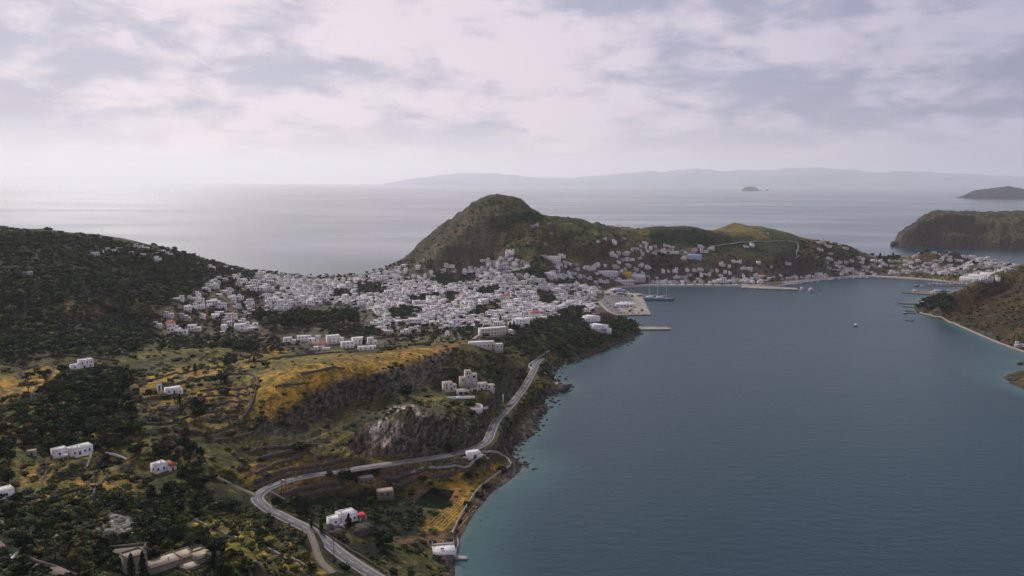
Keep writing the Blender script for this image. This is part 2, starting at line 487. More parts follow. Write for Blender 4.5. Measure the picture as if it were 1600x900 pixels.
# ------------------------------------------------------------------ what covers the land
PX, PY = proj(np.stack([GX, GY, np.maximum(HF, 0)], -1))
scale_m = np.clip(GY / 700, 0.4, 2)
WX = PX + fbm(GX, GY, 34.0, 4, 31) * 22
WY = PY + fbm(GX, GY, 34.0, 4, 41) * 13
N1 = fbm(GX, GY, 45.0, 5, 51, 0.6)
N2 = fbm(GX, GY, 16.0, 4, 61, 0.6)
GOLD = (0.26, 0.17, 0.032); GOLD2 = (0.19, 0.13, 0.028); OLIVE = (0.14, 0.122, 0.028); SCRUB = (0.062, 0.064, 0.021); WOOD = (0.018, 0.022, 0.011)
SOIL = (0.095, 0.062, 0.04); RUST = (0.15, 0.085, 0.035); ROCKD = (0.075, 0.062, 0.05); ROCKP = (0.36, 0.32, 0.275); TOWNC = (0.10, 0.09, 0.07); GREENF = (0.045, 0.062, 0.02)
DGREEN = (0.02, 0.035, 0.016); HILLB = (0.066, 0.062, 0.028); STONEP = (0.34, 0.31, 0.27); BEACH = (0.11, 0.09, 0.075)
colr = np.empty(GX.shape + (3,)); colr[:] = SCRUB
rock = np.zeros(GX.shape); tuft = np.full(GX.shape, 0.6)


def mixcol(m, c):
    global colr
    colr = colr * (1 - m[..., None]) + np.array(c) * m[..., None]


mixcol(smooth(N1, 0.02, 0.3) * 0.6, OLIVE)


def zone(poly, c, soft=6, rk=None, tf=None, c2=None, warp=1.0, amt=1.0):
    global rock, tuft
    P = np.array(poly, float)
    lo = P.min(0) - 30; hi = P.max(0) + 30
    wx = PX + (WX - PX) * warp; wy = PY + (WY - PY) * warp
    sel = (wx > lo[0]) & (wx < hi[0]) & (wy > lo[1]) & (wy < hi[1]) & (SD > -6)
    d = poly_sd(wx[sel], wy[sel], P)
    k = smooth(d, -soft, soft) * amt
    cc = np.array(c)[None]
    if c2 is not None:
        q = smooth(N1[sel] + N2[sel] * 0.7, -0.12, 0.22)[:, None]
        cc = cc * (1 - q) + np.array(c2)[None] * q
    colr[sel] = colr[sel] * (1 - k[:, None]) + cc * k[:, None]
    if rk is not None:
        rock[sel] = rock[sel] * (1 - k) + rk * k
    if tf is not None:
        tuft[sel] = tuft[sel] * (1 - k) + tf * k


zone([(-200, 330), (0, 350), (270, 380), (400, 422), (395, 470), (250, 500), (240, 545), (100, 560), (-200, 570)], WOOD, 8, 0, .5, (0.026, 0.03, 0.015))
zone([(-200, 560), (0, 560), (240, 540), (330, 530), (420, 545), (420, 700), (330, 760), (-200, 760)], SCRUB, 10, 0, .7, OLIVE)
zone([(95, 470), (160, 462), (175, 475), (120, 495), (90, 490)], SOIL, 5, .3, .5, GOLD2)
zone([(0, 455), (60, 458), (60, 470), (0, 470)], SOIL, 4, 0, .5)
zone([(200, 465), (300, 478), (290, 495), (200, 490)], SOIL, 6, .2, .6, OLIVE)
zone([(-100, 600), (0, 592), (60, 576), (95, 572), (118, 588), (70, 610), (0, 628), (-100, 640)], GOLD, 4, 0, .1, GOLD2, .5)
zone([(222, 588), (300, 574), (352, 560), (440, 546), (442, 562), (350, 584), (260, 602), (222, 600)], GOLD, 4, 0, .25, OLIVE, .5)
zone([(180, 600), (300, 598), (390, 600), (402, 640), (340, 680), (280, 665), (200, 640)], GOLD2, 8, 0, .6, OLIVE)
zone([(402, 590), (442, 575), (500, 563), (560, 552), (640, 542), (700, 533), (728, 536), (700, 548), (640, 570), (560, 588), (480, 618), (440, 652), (385, 655)], GOLD, 5, 0, .32, (0.17, 0.10, 0.035), .6)
zone([(402, 560), (460, 553), (520, 550), (560, 548), (470, 568), (420, 585)], OLIVE, 5, 0, .5, GOLD2, .6)
zone([(380, 560), (440, 552), (455, 542), (420, 540), (380, 550)], RUST, 4, 0, .4, GOLD2, .6)
zone([(450, 545), (560, 549), (600, 545), (600, 538), (450, 535)], DGREEN, 4, 0, .6, GREENF)
zone([(455, 528), (500, 513), (536, 505), (540, 511), (500, 525), (462, 533)], GOLD2, 2, 0, .2, OLIVE, .4)
zone([(560, 535), (640, 520), (700, 516), (700, 528), (620, 540)], GOLD2, 5, 0, .7, DGREEN)
zone([(390, 700), (420, 660), (500, 650), (560, 640), (640, 620), (690, 620), (690, 700), (540, 720), (400, 735)], HILLB, 8, .15, .7, OLIVE)
zone([(380, 678), (425, 652), (480, 620), (560, 588), (640, 570), (700, 548), (722, 562), (690, 590), (640, 612), (560, 632), (500, 652), (440, 672)], ROCKD, 4, 1.0, .5, HILLB, .7)
zone([(720, 545), (790, 565), (825, 590), (810, 625), (770, 640), (740, 600), (700, 590)], HILLB, 7, .4, .8, DGREEN)
zone([(545, 690), (560, 668), (600, 656), (632, 662), (655, 690), (640, 712), (590, 716), (550, 706)], ROCKD, 3, .9, .15, SOIL, .3)
zone([(572, 672), (600, 652), (626, 662), (650, 698), (630, 706), (604, 700), (586, 690)], ROCKP, 2, 1.0, 0, (0.30, 0.26, 0.21), .25)
zone([(550, 690), (575, 680), (590, 700), (570, 712), (552, 705)], ROCKP, 3, 1.0, 0, SOIL, .3)
zone([(640, 640), (690, 645), (760, 655), (762, 685), (700, 705), (655, 700)], ROCKD, 6, 1.0, .6, (0.26, 0.225, 0.185), .6)
zone([(600, 640), (640, 636), (665, 650), (640, 655)], ROCKP, 3, 1.0, .3, HILLB, .6)
zone([(370, 735), (400, 722), (520, 712), (560, 722), (440, 752), (400, 768)], GOLD2, 4, 0, .3, RUST, .4)
zone([(420, 775), (470, 752), (560, 742), (640, 732), (730, 722), (745, 735), (640, 752), (560, 762), (470, 782)], RUST, 4, 0, .25, GOLD2, .4)
zone([(545, 725), (640, 728), (660, 735), (600, 745), (560, 742)], SOIL, 4, .5, .2, ROCKD, .4)
zone([(430, 785), (560, 765), (660, 760), (660, 850), (715, 870), (715, 905), (560, 905)], WOOD, 5, 0, .5, SCRUB, .5)
zone([(600, 845), (680, 830), (720, 840), (712, 900), (640, 900)], SOIL, 5, 0, .4, SCRUB, .5)
zone([(672, 760), (700, 745), (745, 722), (790, 728), (775, 748), (742, 790), (722, 822), (668, 832), (655, 824), (690, 790), (708, 772)], RUST, 3, 0, .08, GOLD2, .25)
zone([(662, 826), (700, 795), (716, 780), (738, 775), (716, 808), (690, 830)], GOLD, 2, 0, 0, GOLD2, .2)
zone([(648, 782), (680, 762), (707, 770), (690, 794), (655, 792)], (0.012, 0.03, 0.012), 1.2, 0, 0, None, .1)
zone([(625, 780), (650, 765), (672, 760), (648, 783)], SOIL, 1.5, 0, 0, None, .1)
# lower left
zone([(-200, 760), (0, 740), (180, 790), (330, 760), (400, 790), (480, 840), (560, 900), (560, 960), (-200, 960)], WOOD, 6, 0, .5, DGREEN)
zone([(40, 720), (95, 722), (200, 715), (212, 760), (170, 785), (60, 795), (30, 770)], GOLD2, 6, 0, .5, OLIVE)
zone([(90, 765), (140, 775), (110, 782), (80, 780)], GOLD, 3, 0, .2)
zone([(300, 790), (350, 800), (440, 830), (520, 896), (470, 900), (360, 860), (300, 830)], (0.23, 0.185, 0.03), 7, 0, .8, DGREEN)
zone([(140, 805), (200, 800), (215, 850), (160, 860)], ROCKD, 5, .9, .5, STONEP, .8, .8)
# town floor
zone([(240, 500), (330, 440), (400, 424), (600, 420), (760, 405), (800, 398), (850, 412), (940, 390), (1060, 380), (1120, 400), (1200, 410), (1300, 380), (1345, 400), (1400, 408), (1550, 402), (1590, 430), (1560, 446),
      (1000, 446), (940, 490), (850, 505), (800, 520), (700, 535), (590, 540), (480, 545), (300, 525), (240, 525)], TOWNC, 5, 0, .3, (0.08, 0.07, 0.045))
zone([(660, 440), (700, 430), (720, 445), (690, 452)], DGREEN, 3, 0, .6)
# far hill
zone([(612, 417), (700, 335), (760, 305), (790, 340), (770, 380), (720, 415), (640, 417)], HILLB, 5, .6, .8, (0.125, 0.10, 0.058))
zone([(740, 318), (800, 305), (850, 330), (840, 340), (770, 338)], (0.075, 0.075, 0.03), 4, .2, .6, HILLB)
zone([(768, 345), (800, 335), (840, 335), (845, 345), (800, 352), (775, 362)], DGREEN, 2, 0, .2)
zone([(800, 345), (900, 350), (960, 370), (960, 410), (850, 410), (790, 390), (765, 380)], OLIVE, 6, .2, 1.0, SCRUB)
zone([(765, 378), (790, 372), (790, 383), (768, 385)], GOLD2, 2, 0, .1)
zone([(868, 338), (930, 345), (960, 358), (950, 368), (900, 355)], GREENF, 3, 0, .1, (0.05, 0.055, 0.02))
zone([(940, 352), (1020, 355), (1030, 385), (970, 385)], OLIVE, 5, .2, .8, SCRUB)
zone([(900, 378), (960, 372), (950, 400), (905, 400)], (0.11, 0.07, 0.04), 4, .3, .5, SCRUB)
zone([(1015, 355), (1075, 352), (1150, 372), (1245, 372), (1248, 398), (1150, 400), (1080, 386), (1025, 384)], (0.026, 0.036, 0.015), 4, 0, .25, (0.034, 0.04, 0.018))
zone([(1120, 362), (1145, 350), (1180, 352), (1210, 362), (1190, 372), (1140, 372)], (0.14, 0.11, 0.05), 4, .2, .5, OLIVE)
zone([(1180, 355), (1250, 370), (1248, 378), (1190, 370)], (0.035, 0.05, 0.02), 3, 0, .2)
zone([(1250, 372), (1310, 380), (1340, 398), (1300, 412), (1255, 405)], OLIVE, 5, .2, 1.0, (0.10, 0.075, 0.04))
zone([(1080, 388), (1200, 398), (1280, 408), (1250, 420), (1100, 412)], HILLB, 5, .3, .8, (0.085, 0.055, 0.035))
zone([(1400, 402), (1450, 390), (1480, 392), (1470, 403), (1410, 410)], OLIVE, 3, .1, .5, SOIL)
zone([(1420, 425), (1500, 430), (1530, 440), (1440, 434)], OLIVE, 2, 0, .5)
# right hill, headland
zone([(1425, 490), (1480, 455), (1600, 405), (1900, 330), (1900, 600), (1600, 550), (1500, 515)], (0.05, 0.038, 0.02), 4, .25, .8, (0.085, 0.058, 0.028))
zone([(1480, 455), (1600, 408), (1700, 380), (1700, 410), (1560, 445), (1480, 470)], (0.11, 0.085, 0.035), 6, .1, .6, (0.07, 0.05, 0.025))
zone([(1425, 460), (1500, 452), (1500, 475), (1430, 490)], DGREEN, 4, 0, .6)
zone([(1390, 392), (1400, 350), (1440, 330), (1900, 300), (1900, 420)], (0.08, 0.072, 0.034), 4, .35, .8, (0.055, 0.055, 0.024))
zone([(1390, 392), (1392, 352), (1440, 345), (1460, 368), (1600, 380), (1900, 385), (1900, 420)], (0.06, 0.048, 0.04), 5, 1.0, .2, (0.045, 0.036, 0.03))

mixcol(riser * .85, (0.06, 0.05, 0.04))
gx_, gy_ = np.gradient(HF, axis=1), np.gradient(HF, axis=0)
dux = np.gradient(GX, axis=1); dvy = np.gradient(GY, axis=0)
slope = np.hypot(gx_ / dux, (gy_ - gx_ / dux * np.gradient(GX, axis=0)) / dvy)
k = smooth(slope, 0.75, 1.3) * 0.75
k = np.where(PY > 735, k * 0.4, k) * (1 - riser)
mixcol(k, ROCKD); rock = np.maximum(rock, k)
# rocky rim of the shore
rim = smooth(SD, 13, 5) * (SD > -8)
rimz = np.where(PX > 1420, 0.7, 1.0) * np.where((PY < 500) & (PX < 1420), 0.0, 1.0) * np.where((PY > 735) & (PX < 780), 0.0, 1.0)
mixcol(rim * rimz, (0.07, 0.058, 0.05)); rock = np.maximum(rock, rim * rimz)
bz = smooth(SD, 8, 4) * ((PY > 735) & (PX < 780))
mixcol(bz, (0.075, 0.06, 0.05))


# ------------------------------------------------------------------ object helpers
def link(o, parent=None):
    COL.objects.link(o)
    if parent is not None:
        o.parent = parent
    return o


def tag(o, label=None, cat=None, group=None, kind=None):
    if label: o['label'] = label
    if cat: o['category'] = cat
    if group: o['group'] = group
    if kind: o['kind'] = kind
    return o


def mesh_np(name, V, F, mats, matidx=None, smooth_=False):
    """V (n,3); F list of arrays (m,k)"""
    me = bpy.data.meshes.new(name)
    V = np.asarray(V, np.float32)
    me.vertices.add(len(V)); me.vertices.foreach_set('co', V.ravel())
    if isinstance(F, np.ndarray):
        F = [F]
    loops = np.concatenate([f.ravel() for f in F]).astype(np.int32)
    tot = np.concatenate([np.full(len(f), f.shape[1]) for f in F]).astype(np.int32)
    st = np.concatenate([[0], np.cumsum(tot)[:-1]]).astype(np.int32)
    me.loops.add(len(loops)); me.loops.foreach_set('vertex_index', loops)
    me.polygons.add(len(tot)); me.polygons.foreach_set('loop_start', st); me.polygons.foreach_set('loop_total', tot)
    if matidx is not None:
        me.polygons.foreach_set('material_index', np.asarray(matidx, np.int32))
    if smooth_:
        me.polygons.foreach_set('use_smooth', np.ones(len(tot), bool))
    for m in (mats if isinstance(mats, (list, tuple)) else [mats]):
        me.materials.append(m)
    me.update(calc_edges=True)
    return me


def attr(me, name, arr, kind='FLOAT'):
    a = me.attributes.new(name, 'FLOAT_COLOR' if kind == 'COLOR' else 'FLOAT', 'POINT')
    if kind == 'COLOR':
        c = np.ones((len(arr), 4), np.float32); c[:, :3] = arr
        a.data.foreach_set('color', c.ravel())
    else:
        a.data.foreach_set('value', np.asarray(arr, np.float32).ravel())


def material(name):
    m = bpy.data.materials.new(name)
    m.use_nodes = True
    t = NT(m.node_tree); t.n.clear()
    b = t.node('ShaderNodeBsdfPrincipled')
    o = t.node('ShaderNodeOutputMaterial')
    t.l.new(b.outputs[0], o.inputs[0])
    return m, t, b, o


def simple_mat(name, c, rough=0.8, var=0.25, scale=0.8, spec=0.3, metal=0.0):
    m, t, b, o = material(name)
    co = t.node('ShaderNodeNewGeometry').outputs['Position']
    n = t.noise(co, scale, 4, 0.6)
    f = t.ramp(n, 0.3, 0.7, 1 - var, 1 + var * 0.4)
    cc = t.node('ShaderNodeVectorMath', operation='SCALE')
    cc.inputs[0].default_value = c
    t.put(cc.inputs['Scale'], f)
    t.put(b.inputs['Base Color'], cc.outputs[0])
    b.inputs['Roughness'].default_value = rough
    b.inputs['Specular IOR Level'].default_value = spec
    b.inputs['Metallic'].default_value = metal
    return m


# ------------------------------------------------------------------ terrain
m_land, t, b, o = material('land')
pos = t.node('ShaderNodeNewGeometry').outputs['Position']
ac = t.node('ShaderNodeAttribute', attribute_name='cover').outputs['Color']
ar = t.node('ShaderNodeAttribute', attribute_name='rock').outputs['Fac']
at = t.node('ShaderNodeAttribute', attribute_name='tuft').outputs['Fac']
nf = t.noise(pos, 0.35, 6, 0.7)
nm = t.noise(pos, 0.09, 5, 0.6, 0.6)
c1 = t.mix(1.0, ac, t.mix(t.ramp(nf, 0.33, 0.67), (0.42, 0.43, 0.46), (1.65, 1.58, 1.45)), 'MULTIPLY')
c1 = t.mix(1.0, c1, t.mix(t.ramp(nm, 0.38, 0.62), (0.55, 0.62, 0.68), (1.5, 1.36, 1.15)), 'MULTIPLY')
# low dwarf bushes
vo = t.node('ShaderNodeTexVoronoi')
t.put(vo.inputs['Vector'], t.vmath('ADD', pos, t.vmath('SCALE', t.noise(pos, 0.4, 2, out=1))))
vo.inputs['Scale'].default_value = 0.48
tn = t.noise(pos, 0.05, 3, 0.6)
thr = t.math('MULTIPLY', at, t.ramp(tn, 0.3, 0.6, 0.25, 0.75))
tm = t.math('MULTIPLY', t.math('LESS_THAN', vo.outputs['Distance'], thr), 0.55)
c1 = t.mix(tm, c1, t.mix(t.noise(pos, 0.9, 2), (0.012, 0.014, 0.007), (0.04, 0.045, 0.018)))
# bedded rock: layers dipping to the right
rp = t.mapping(pos, scale=(0.55, 0.09, 0.5), rot=(0.2, 0.75, 0.3))
rn = t.noise(rp, 0.9, 8, 0.72, 0.4)
rn2 = t.noise(pos, 0.12, 5, 0.65)
rc = t.mix(1.0, ac, t.mix(t.ramp(rn, 0.40, 0.62), (0.28, 0.28, 0.3), (2.3, 2.2, 2.1)), 'MULTIPLY')
rc = t.mix(t.math('MULTIPLY', t.ramp(rn2, 0.48, 0.6), 0.55), rc, (0.04, 0.04, 0.02))
cc = t.mix(ar, c1, rc)
t.put(b.inputs['Base Color'], cc)
b.inputs['Roughness'].default_value = 0.95
b.inputs['Specular IOR Level'].default_value = 0.1
bp = t.node('ShaderNodeBump')
bp.inputs['Strength'].default_value = 0.9
bp.inputs['Distance'].default_value = 1.6
hh = t.math('ADD', t.math('MULTIPLY', nf, 0.5), t.math('MULTIPLY', t.math('MULTIPLY', rn, ar), 1.6))
hh = t.math('ADD', hh, t.math('MULTIPLY', tm, 0.5))
t.put(bp.inputs['Height'], hh)
t.put(b.inputs['Normal'], bp.outputs[0])

idx = np.arange(NU * NV).reshape(NV, NU)
rockdisp = rock * fbm(GX * 1.0, GY * 0.35, 7.0, 4, 77, 0.6) * 3.2 * np.clip(SD / 6, 0, 1)
HD = HF + rockdisp
d_road = np.full(GX.shape, 99.0)
for line, a, bb in flat:
    m = (GX > line[:, 0].min() - 12) & (GX < line[:, 0].max() + 12) & (GY > line[:, 1].min() - 12) & (GY < line[:, 1].max() + 12)
    dd, _ = line_dist(GX[m], GY[m], line)
    d_road[m] = np.minimum(d_road[m], dd)
HD = HF + rockdisp * smooth(d_road, 5, 9)
HF = HD
q = np.stack([idx[:-1, :-1], idx[:-1, 1:], idx[1:, 1:], idx[1:, :-1]], -1).reshape(-1, 4)
zq = HD.ravel()[q].max(1)
q = q[zq > -3.0]
used, invi = np.unique(q, return_inverse=True)
Vt = np.stack([GX.ravel(), GY.ravel(), HD.ravel()], 1)[used]
me = mesh_np('terrain', Vt, invi.reshape(-1, 4).astype(np.int32), m_land, smooth_=True)
attr(me, 'cover', colr.reshape(-1, 3)[used], 'COLOR')
attr(me, 'rock', rock.ravel()[used]); attr(me, 'tuft', tuft.ravel()[used])
terrain = link(bpy.data.objects.new('terrain', me))
tag(terrain, kind='structure')

# ------------------------------------------------------------------ sea
m_sea, t, b, o = material('sea')
pos = t.node('ShaderNodeNewGeometry').outputs['Position']
sha = t.node('ShaderNodeAttribute', attribute_name='shallow').outputs['Fac']
opn = t.node('ShaderNodeAttribute', attribute_name='open').outputs['Fac']
deep = t.mix(t.noise(pos, 0.004, 3), (0.003, 0.032, 0.046), (0.005, 0.040, 0.056))
shn = t.math('ADD', sha, t.math('MULTIPLY', t.math('SUBTRACT', t.noise(pos, 0.03, 4), 0.5), 0.25))
c = t.mix(t.ramp(shn, 0.10, 0.75), deep, (0.022, 0.085, 0.088))
c = t.mix(t.ramp(shn, 0.75, 1.1), c, (0.08, 0.125, 0.105))
t.put(b.inputs['Base Color'], c)
b.inputs['IOR'].default_value = 1.333
b.inputs['Specular IOR Level'].default_value = 0.44
t.put(b.inputs['Specular IOR Level'], t.math('ADD', 0.44, t.math('MULTIPLY', opn, 0.4)))
slick = t.noise(t.mapping(pos, scale=(0.0005, 0.0014, 1), rot=(0, 0, 0.22)), 1.0, 5, 0.55, 1.2)
slk = t.ramp(slick, 0.40, 0.66)
slf = t.math('MULTIPLY', slk, t.math('ADD', t.math('MULTIPLY', opn, 0.75), 0.25))
t.put(b.inputs['Roughness'], t.math('SUBTRACT', t.math('SUBTRACT', 0.30, t.math('MULTIPLY', opn, 0.07)), t.math('MULTIPLY', slf, 0.07)))
wv = t.noise(t.mapping(pos, scale=(0.09, 0.2, 1), rot=(0, 0, 0.12)), 1.0, 5, 0.62, 0.0)
wv2 = t.noise(t.mapping(pos, scale=(0.012, 0.035, 1), rot=(0, 0, -0.06)), 1.0, 4, 0.6, 0.0)
wh = t.math('ADD', t.math('MULTIPLY', wv, 1.3), t.math('MULTIPLY', wv2, 0.8))
bp = t.node('ShaderNodeBump')
t.put(bp.inputs['Strength'], t.math('MULTIPLY', t.math('SUBTRACT', 0.55, t.math('MULTIPLY', slf, 0.30)), t.math('SUBTRACT', 1.0, t.math('MULTIPLY', opn, 0.6))))
bp.inputs['Distance'].default_value = 1.0
t.put(bp.inputs['Height'], wh)
t.put(b.inputs['Normal'], bp.outputs[0])

ang = np.concatenate([np.linspace(-180, -42, 24, endpoint=False), np.linspace(-42, 42, 420, endpoint=False), np.linspace(42, 180, 24)])
rad = np.concatenate([[0.1], np.exp(np.linspace(math.log(60), math.log(4000), 230)), np.exp(np.linspace(math.log(4300), math.log(58000), 40))])
A, Rr = np.meshgrid(np.radians(ang), rad)
SX, SY = np.sin(A) * Rr, np.cos(A) * Rr
sdw = np.full(SX.shape, -999.0)
m = (Rr < 3500) & (np.abs(A) < R(48))
sdw[m] = np.maximum(poly_sd(SX[m], SY[m], LAND), poly_sd(SX[m], SY[m], HEADLAND))
spx, spy = proj(np.stack([SX, np.maximum(SY, 1), SX * 0], -1))
wid = np.where((spy > 700) & (spx < 1000), 24.0, 12.0)
wid = wid + 30 * np.exp(-((spx - 1520) ** 2 / 90 ** 2 + (spy - 560) ** 2 / 35 ** 2))
wid = np.where(spy < 500, 14, wid)
shal = np.where(sdw > -900, np.exp(np.minimum(sdw, 0) / wid), 0) * np.where(SY < 0, 0, 1)
opn_ = smooth(Rr, 1500, 2300)
ids = np.arange(A.size).reshape(A.shape)
q = np.stack([ids[:-1, :-1], ids[:-1, 1:], ids[1:, 1:], ids[1:, :-1]], -1).reshape(-1, 4)[:, ::-1]
me = mesh_np('sea', np.stack([SX.ravel(), SY.ravel(), np.zeros(SX.size)], 1), q.astype(np.int32), m_sea)
attr(me, 'shallow', shal); attr(me, 'open', opn_)
sea = link(bpy.data.objects.new('sea', me)); tag(sea, kind='structure')


# ------------------------------------------------------------------ islands and the coast beyond
def ridge_land(name, outline, depth, mat, seed, base=-2.0, rows=14):
    """outline: list of (pixel x, pixel y of skyline, distance); a rounded body of land under that skyline"""
    pts_ = np.array([tuple(at_y(a, b_, d_)) for a, b_, d_ in outline])
    n = len(pts_) * 10
    tt = np.linspace(0, len(pts_) - 1, n)
    X = np.interp(tt, range(len(pts_)), pts_[:, 0]); Y = np.interp(tt, range(len(pts_)), pts_[:, 1]); Z = np.interp(tt, range(len(pts_)), pts_[:, 2])
    V = []
    for j in range(rows + 1):
        s = -1 + 2 * j / rows
        prof = max(0.0, 1 - abs(s) ** 1.6)
        ed = np.clip(np.minimum(tt, tt[-1] - tt) * 0.8, 0.12, 1)
        y = Y + s * depth * ed
        nz = fbm(X + 31 * seed, y, depth * 0.5, 5, seed, 0.6)
        z = Z * prof * (1 + nz * 0.5 * (1 - prof * 0.6)) + base * (1 - prof)
        V.append(np.stack([X + fbm(X, y, depth * .3, 3, seed + 9) * depth * 0.05, y, z], 1))
    V = np.array(V).reshape(-1, 3)
    i2 = np.arange((rows + 1) * n).reshape(rows + 1, n)
    f = np.stack([i2[:-1, :-1], i2[:-1, 1:], i2[1:, 1:], i2[1:, :-1]], -1).reshape(-1, 4)
    o_ = link(bpy.data.objects.new(name, mesh_np(name, V, f.astype(np.int32), mat, smooth_=True)))
    return tag(o_, kind='structure')


m_isl = simple_mat('island_rock', (0.016, 0.022, 0.026), 0.95, 0.6, 0.006, 0.1)
ridge_land('island', [(1160, 297.0, 19500), (1163, 293.5, 19500), (1166, 291.2, 19500), (1172, 291.0, 19500), (1178, 292.0, 19500), (1182, 293.4, 19500), (1184, 297.0, 19500)], 300, m_isl, 3)
ridge_land('island', [(1187, 297.0, 19500), (1188.5, 296.3, 19500), (1190, 297.0, 19500)], 60, m_isl, 4)
ridge_land('island', [(1196, 297.3, 19500), (1199, 296.2, 19500), (1201, 297.2, 19500)], 60, m_isl, 5)
ridge_land('island', [(1510, 304.6, 10400), (1520, 301, 10400), (1530, 296, 10400), (1545, 293, 10400), (1562, 291.8, 10400), (1580, 292.6, 10400), (1600, 295, 10400), (1625, 299, 10400), (1640, 304.6, 10400)], 420, m_isl, 6)
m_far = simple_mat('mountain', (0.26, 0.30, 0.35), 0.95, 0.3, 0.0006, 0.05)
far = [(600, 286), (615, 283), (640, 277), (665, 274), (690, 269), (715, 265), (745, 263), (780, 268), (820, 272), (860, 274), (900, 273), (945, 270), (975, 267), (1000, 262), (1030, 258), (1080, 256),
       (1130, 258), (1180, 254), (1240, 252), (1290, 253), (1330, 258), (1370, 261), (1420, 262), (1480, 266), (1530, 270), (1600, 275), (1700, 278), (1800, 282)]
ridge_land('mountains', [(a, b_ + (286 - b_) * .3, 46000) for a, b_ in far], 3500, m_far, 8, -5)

# ------------------------------------------------------------------ air
m_haze = bpy.data.materials.new('haze'); m_haze.use_nodes = True
t = NT(m_haze.node_tree); t.n.clear()
vp = t.node('ShaderNodeVolumePrincipled')
vp.inputs['Color'].default_value = (0.92, 0.94, 1.0, 1)
vp.inputs['Density'].default_value = 3.1e-5
vp.inputs['Anisotropy'].default_value = 0.4
t.l.new(vp.outputs[0], t.node('ShaderNodeOutputMaterial').inputs['Volume'])
hx, hy0, hy1, hz0, hz1 = 60000.0, -60000.0, 60000.0, -8.0, 1300.0
V = np.array([(sx * hx, y, z) for z in (hz0, hz1) for sx, y in ((-1, hy0), (1, hy0), (1, hy1), (-1, hy1))])
F = np.array([(0, 3, 2, 1), (4, 5, 6, 7), (0, 1, 5, 4), (1, 2, 6, 5), (2, 3, 7, 6), (3, 0, 4, 7)], np.int32)
hz_o = link(bpy.data.objects.new('haze', mesh_np('haze', V, F, m_haze)))
tag(hz_o, kind='stuff')

# ------------------------------------------------------------------ mesh building kit
class MB:
    def __init__(s):
        s.V = []; s.F4 = []; s.F3 = []; s.m4 = []; s.m3 = []; s.n = 0

    def add(s, V, F, mi=0):
        V = np.asarray(V, float)
        F = np.asarray(F, int) + s.n
        s.V.append(V); s.n += len(V)
        if F.shape[1] == 4:
            s.F4.append(F); s.m4.append(np.full(len(F), mi))
        else:
            s.F3.append(F); s.m3.append(np.full(len(F), mi))
        return s

    def box(s, x0, y0, z0, x1, y1, z1, mi=0, taper=0.0):
        tx, ty = (x1 - x0) * taper / 2, (y1 - y0) * taper / 2
        V = [(x0, y0, z0), (x1, y0, z0), (x1, y1, z0), (x0, y1, z0), (x0 + tx, y0 + ty, z1), (x1 - tx, y0 + ty, z1), (x1 - tx, y1 - ty, z1), (x0 + tx, y1 - ty, z1)]
        F = [(0, 3, 2, 1), (4, 5, 6, 7), (0, 1, 5, 4), (1, 2, 6, 5), (2, 3, 7, 6), (3, 0, 4, 7)]
        return s.add(V, F, mi)

    def prism(s, loop, z0, z1, mi=0):
        n = len(loop)
        V = [(x, y, z0) for x, y in loop] + [(x, y, z1) for x, y in loop]
        s.add(V, [(i, (i + 1) % n, n + (i + 1) % n, n + i) for i in range(n)], mi)
        cx = sum(p[0] for p in loop) / n; cy_ = sum(p[1] for p in loop) / n
        s.add([(x, y, z1) for x, y in loop] + [(cx, cy_, z1)], [(i, (i + 1) % n, n) for i in range(n)], mi)
        return s

    def lathe(s, prof, n=10, mi=0, c=(0, 0, 0)):
        V = [(c[0] + r * math.cos(2 * math.pi * k / n), c[1] + r * math.sin(2 * math.pi * k / n), c[2] + z) for r, z in prof for k in range(n)]
        F = [(j * n + k, j * n + (k + 1) % n, (j + 1) * n + (k + 1) % n, (j + 1) * n + k) for j in range(len(prof) - 1) for k in range(n)]
        return s.add(V, F, mi)

    def tube(s, a, b, r0, r1, n=6, mi=0):
        a = np.array(a, float); b = np.array(b, float)
        d = b - a; d /= np.linalg.norm(d) + 1e-9
        u = np.cross(d, (0, 0, 1.0) if abs(d[2]) < 0.9 else (1.0, 0, 0)); u /= np.linalg.norm(u); v = np.cross(d, u)
        V = [p + r * (math.cos(2 * math.pi * k / n) * u + math.sin(2 * math.pi * k / n) * v) for p, r in ((a, r0), (b, r1)) for k in range(n)]
        V += [a, b]
        s.add(V, [(k, (k + 1) % n, n + (k + 1) % n, n + k) for k in range(n)], mi)
        s.add(V[n:2 * n] + [b], [(k, (k + 1) % n, n) for k in range(n)], mi)
        return s

    def arrays(s):
        V = np.concatenate(s.V)
        F4 = np.concatenate(s.F4) if s.F4 else np.zeros((0, 4), int)
        F3 = np.concatenate(s.F3) if s.F3 else np.zeros((0, 3), int)
        m = np.concatenate(s.m4 + s.m3)
        return V, F4, F3, m

    def mesh(s, name, mats, smooth_=False):
        V, F4, F3, m = s.arrays()
        return mesh_np(name, V, [f for f in (F4, F3) if len(f)], mats, m, smooth_)

    def obj(s, name, mats, parent=None, smooth_=False):
        return link(bpy.data.objects.new(name, s.mesh(name, mats, smooth_)), parent)


def empty(name, loc, rz=0.0):
    o = bpy.data.objects.new(name, None)
    o.empty_display_size = 0.5
    COL.objects.link(o)
    o.location = loc; o.rotation_euler = (0, 0, rz)
    return o


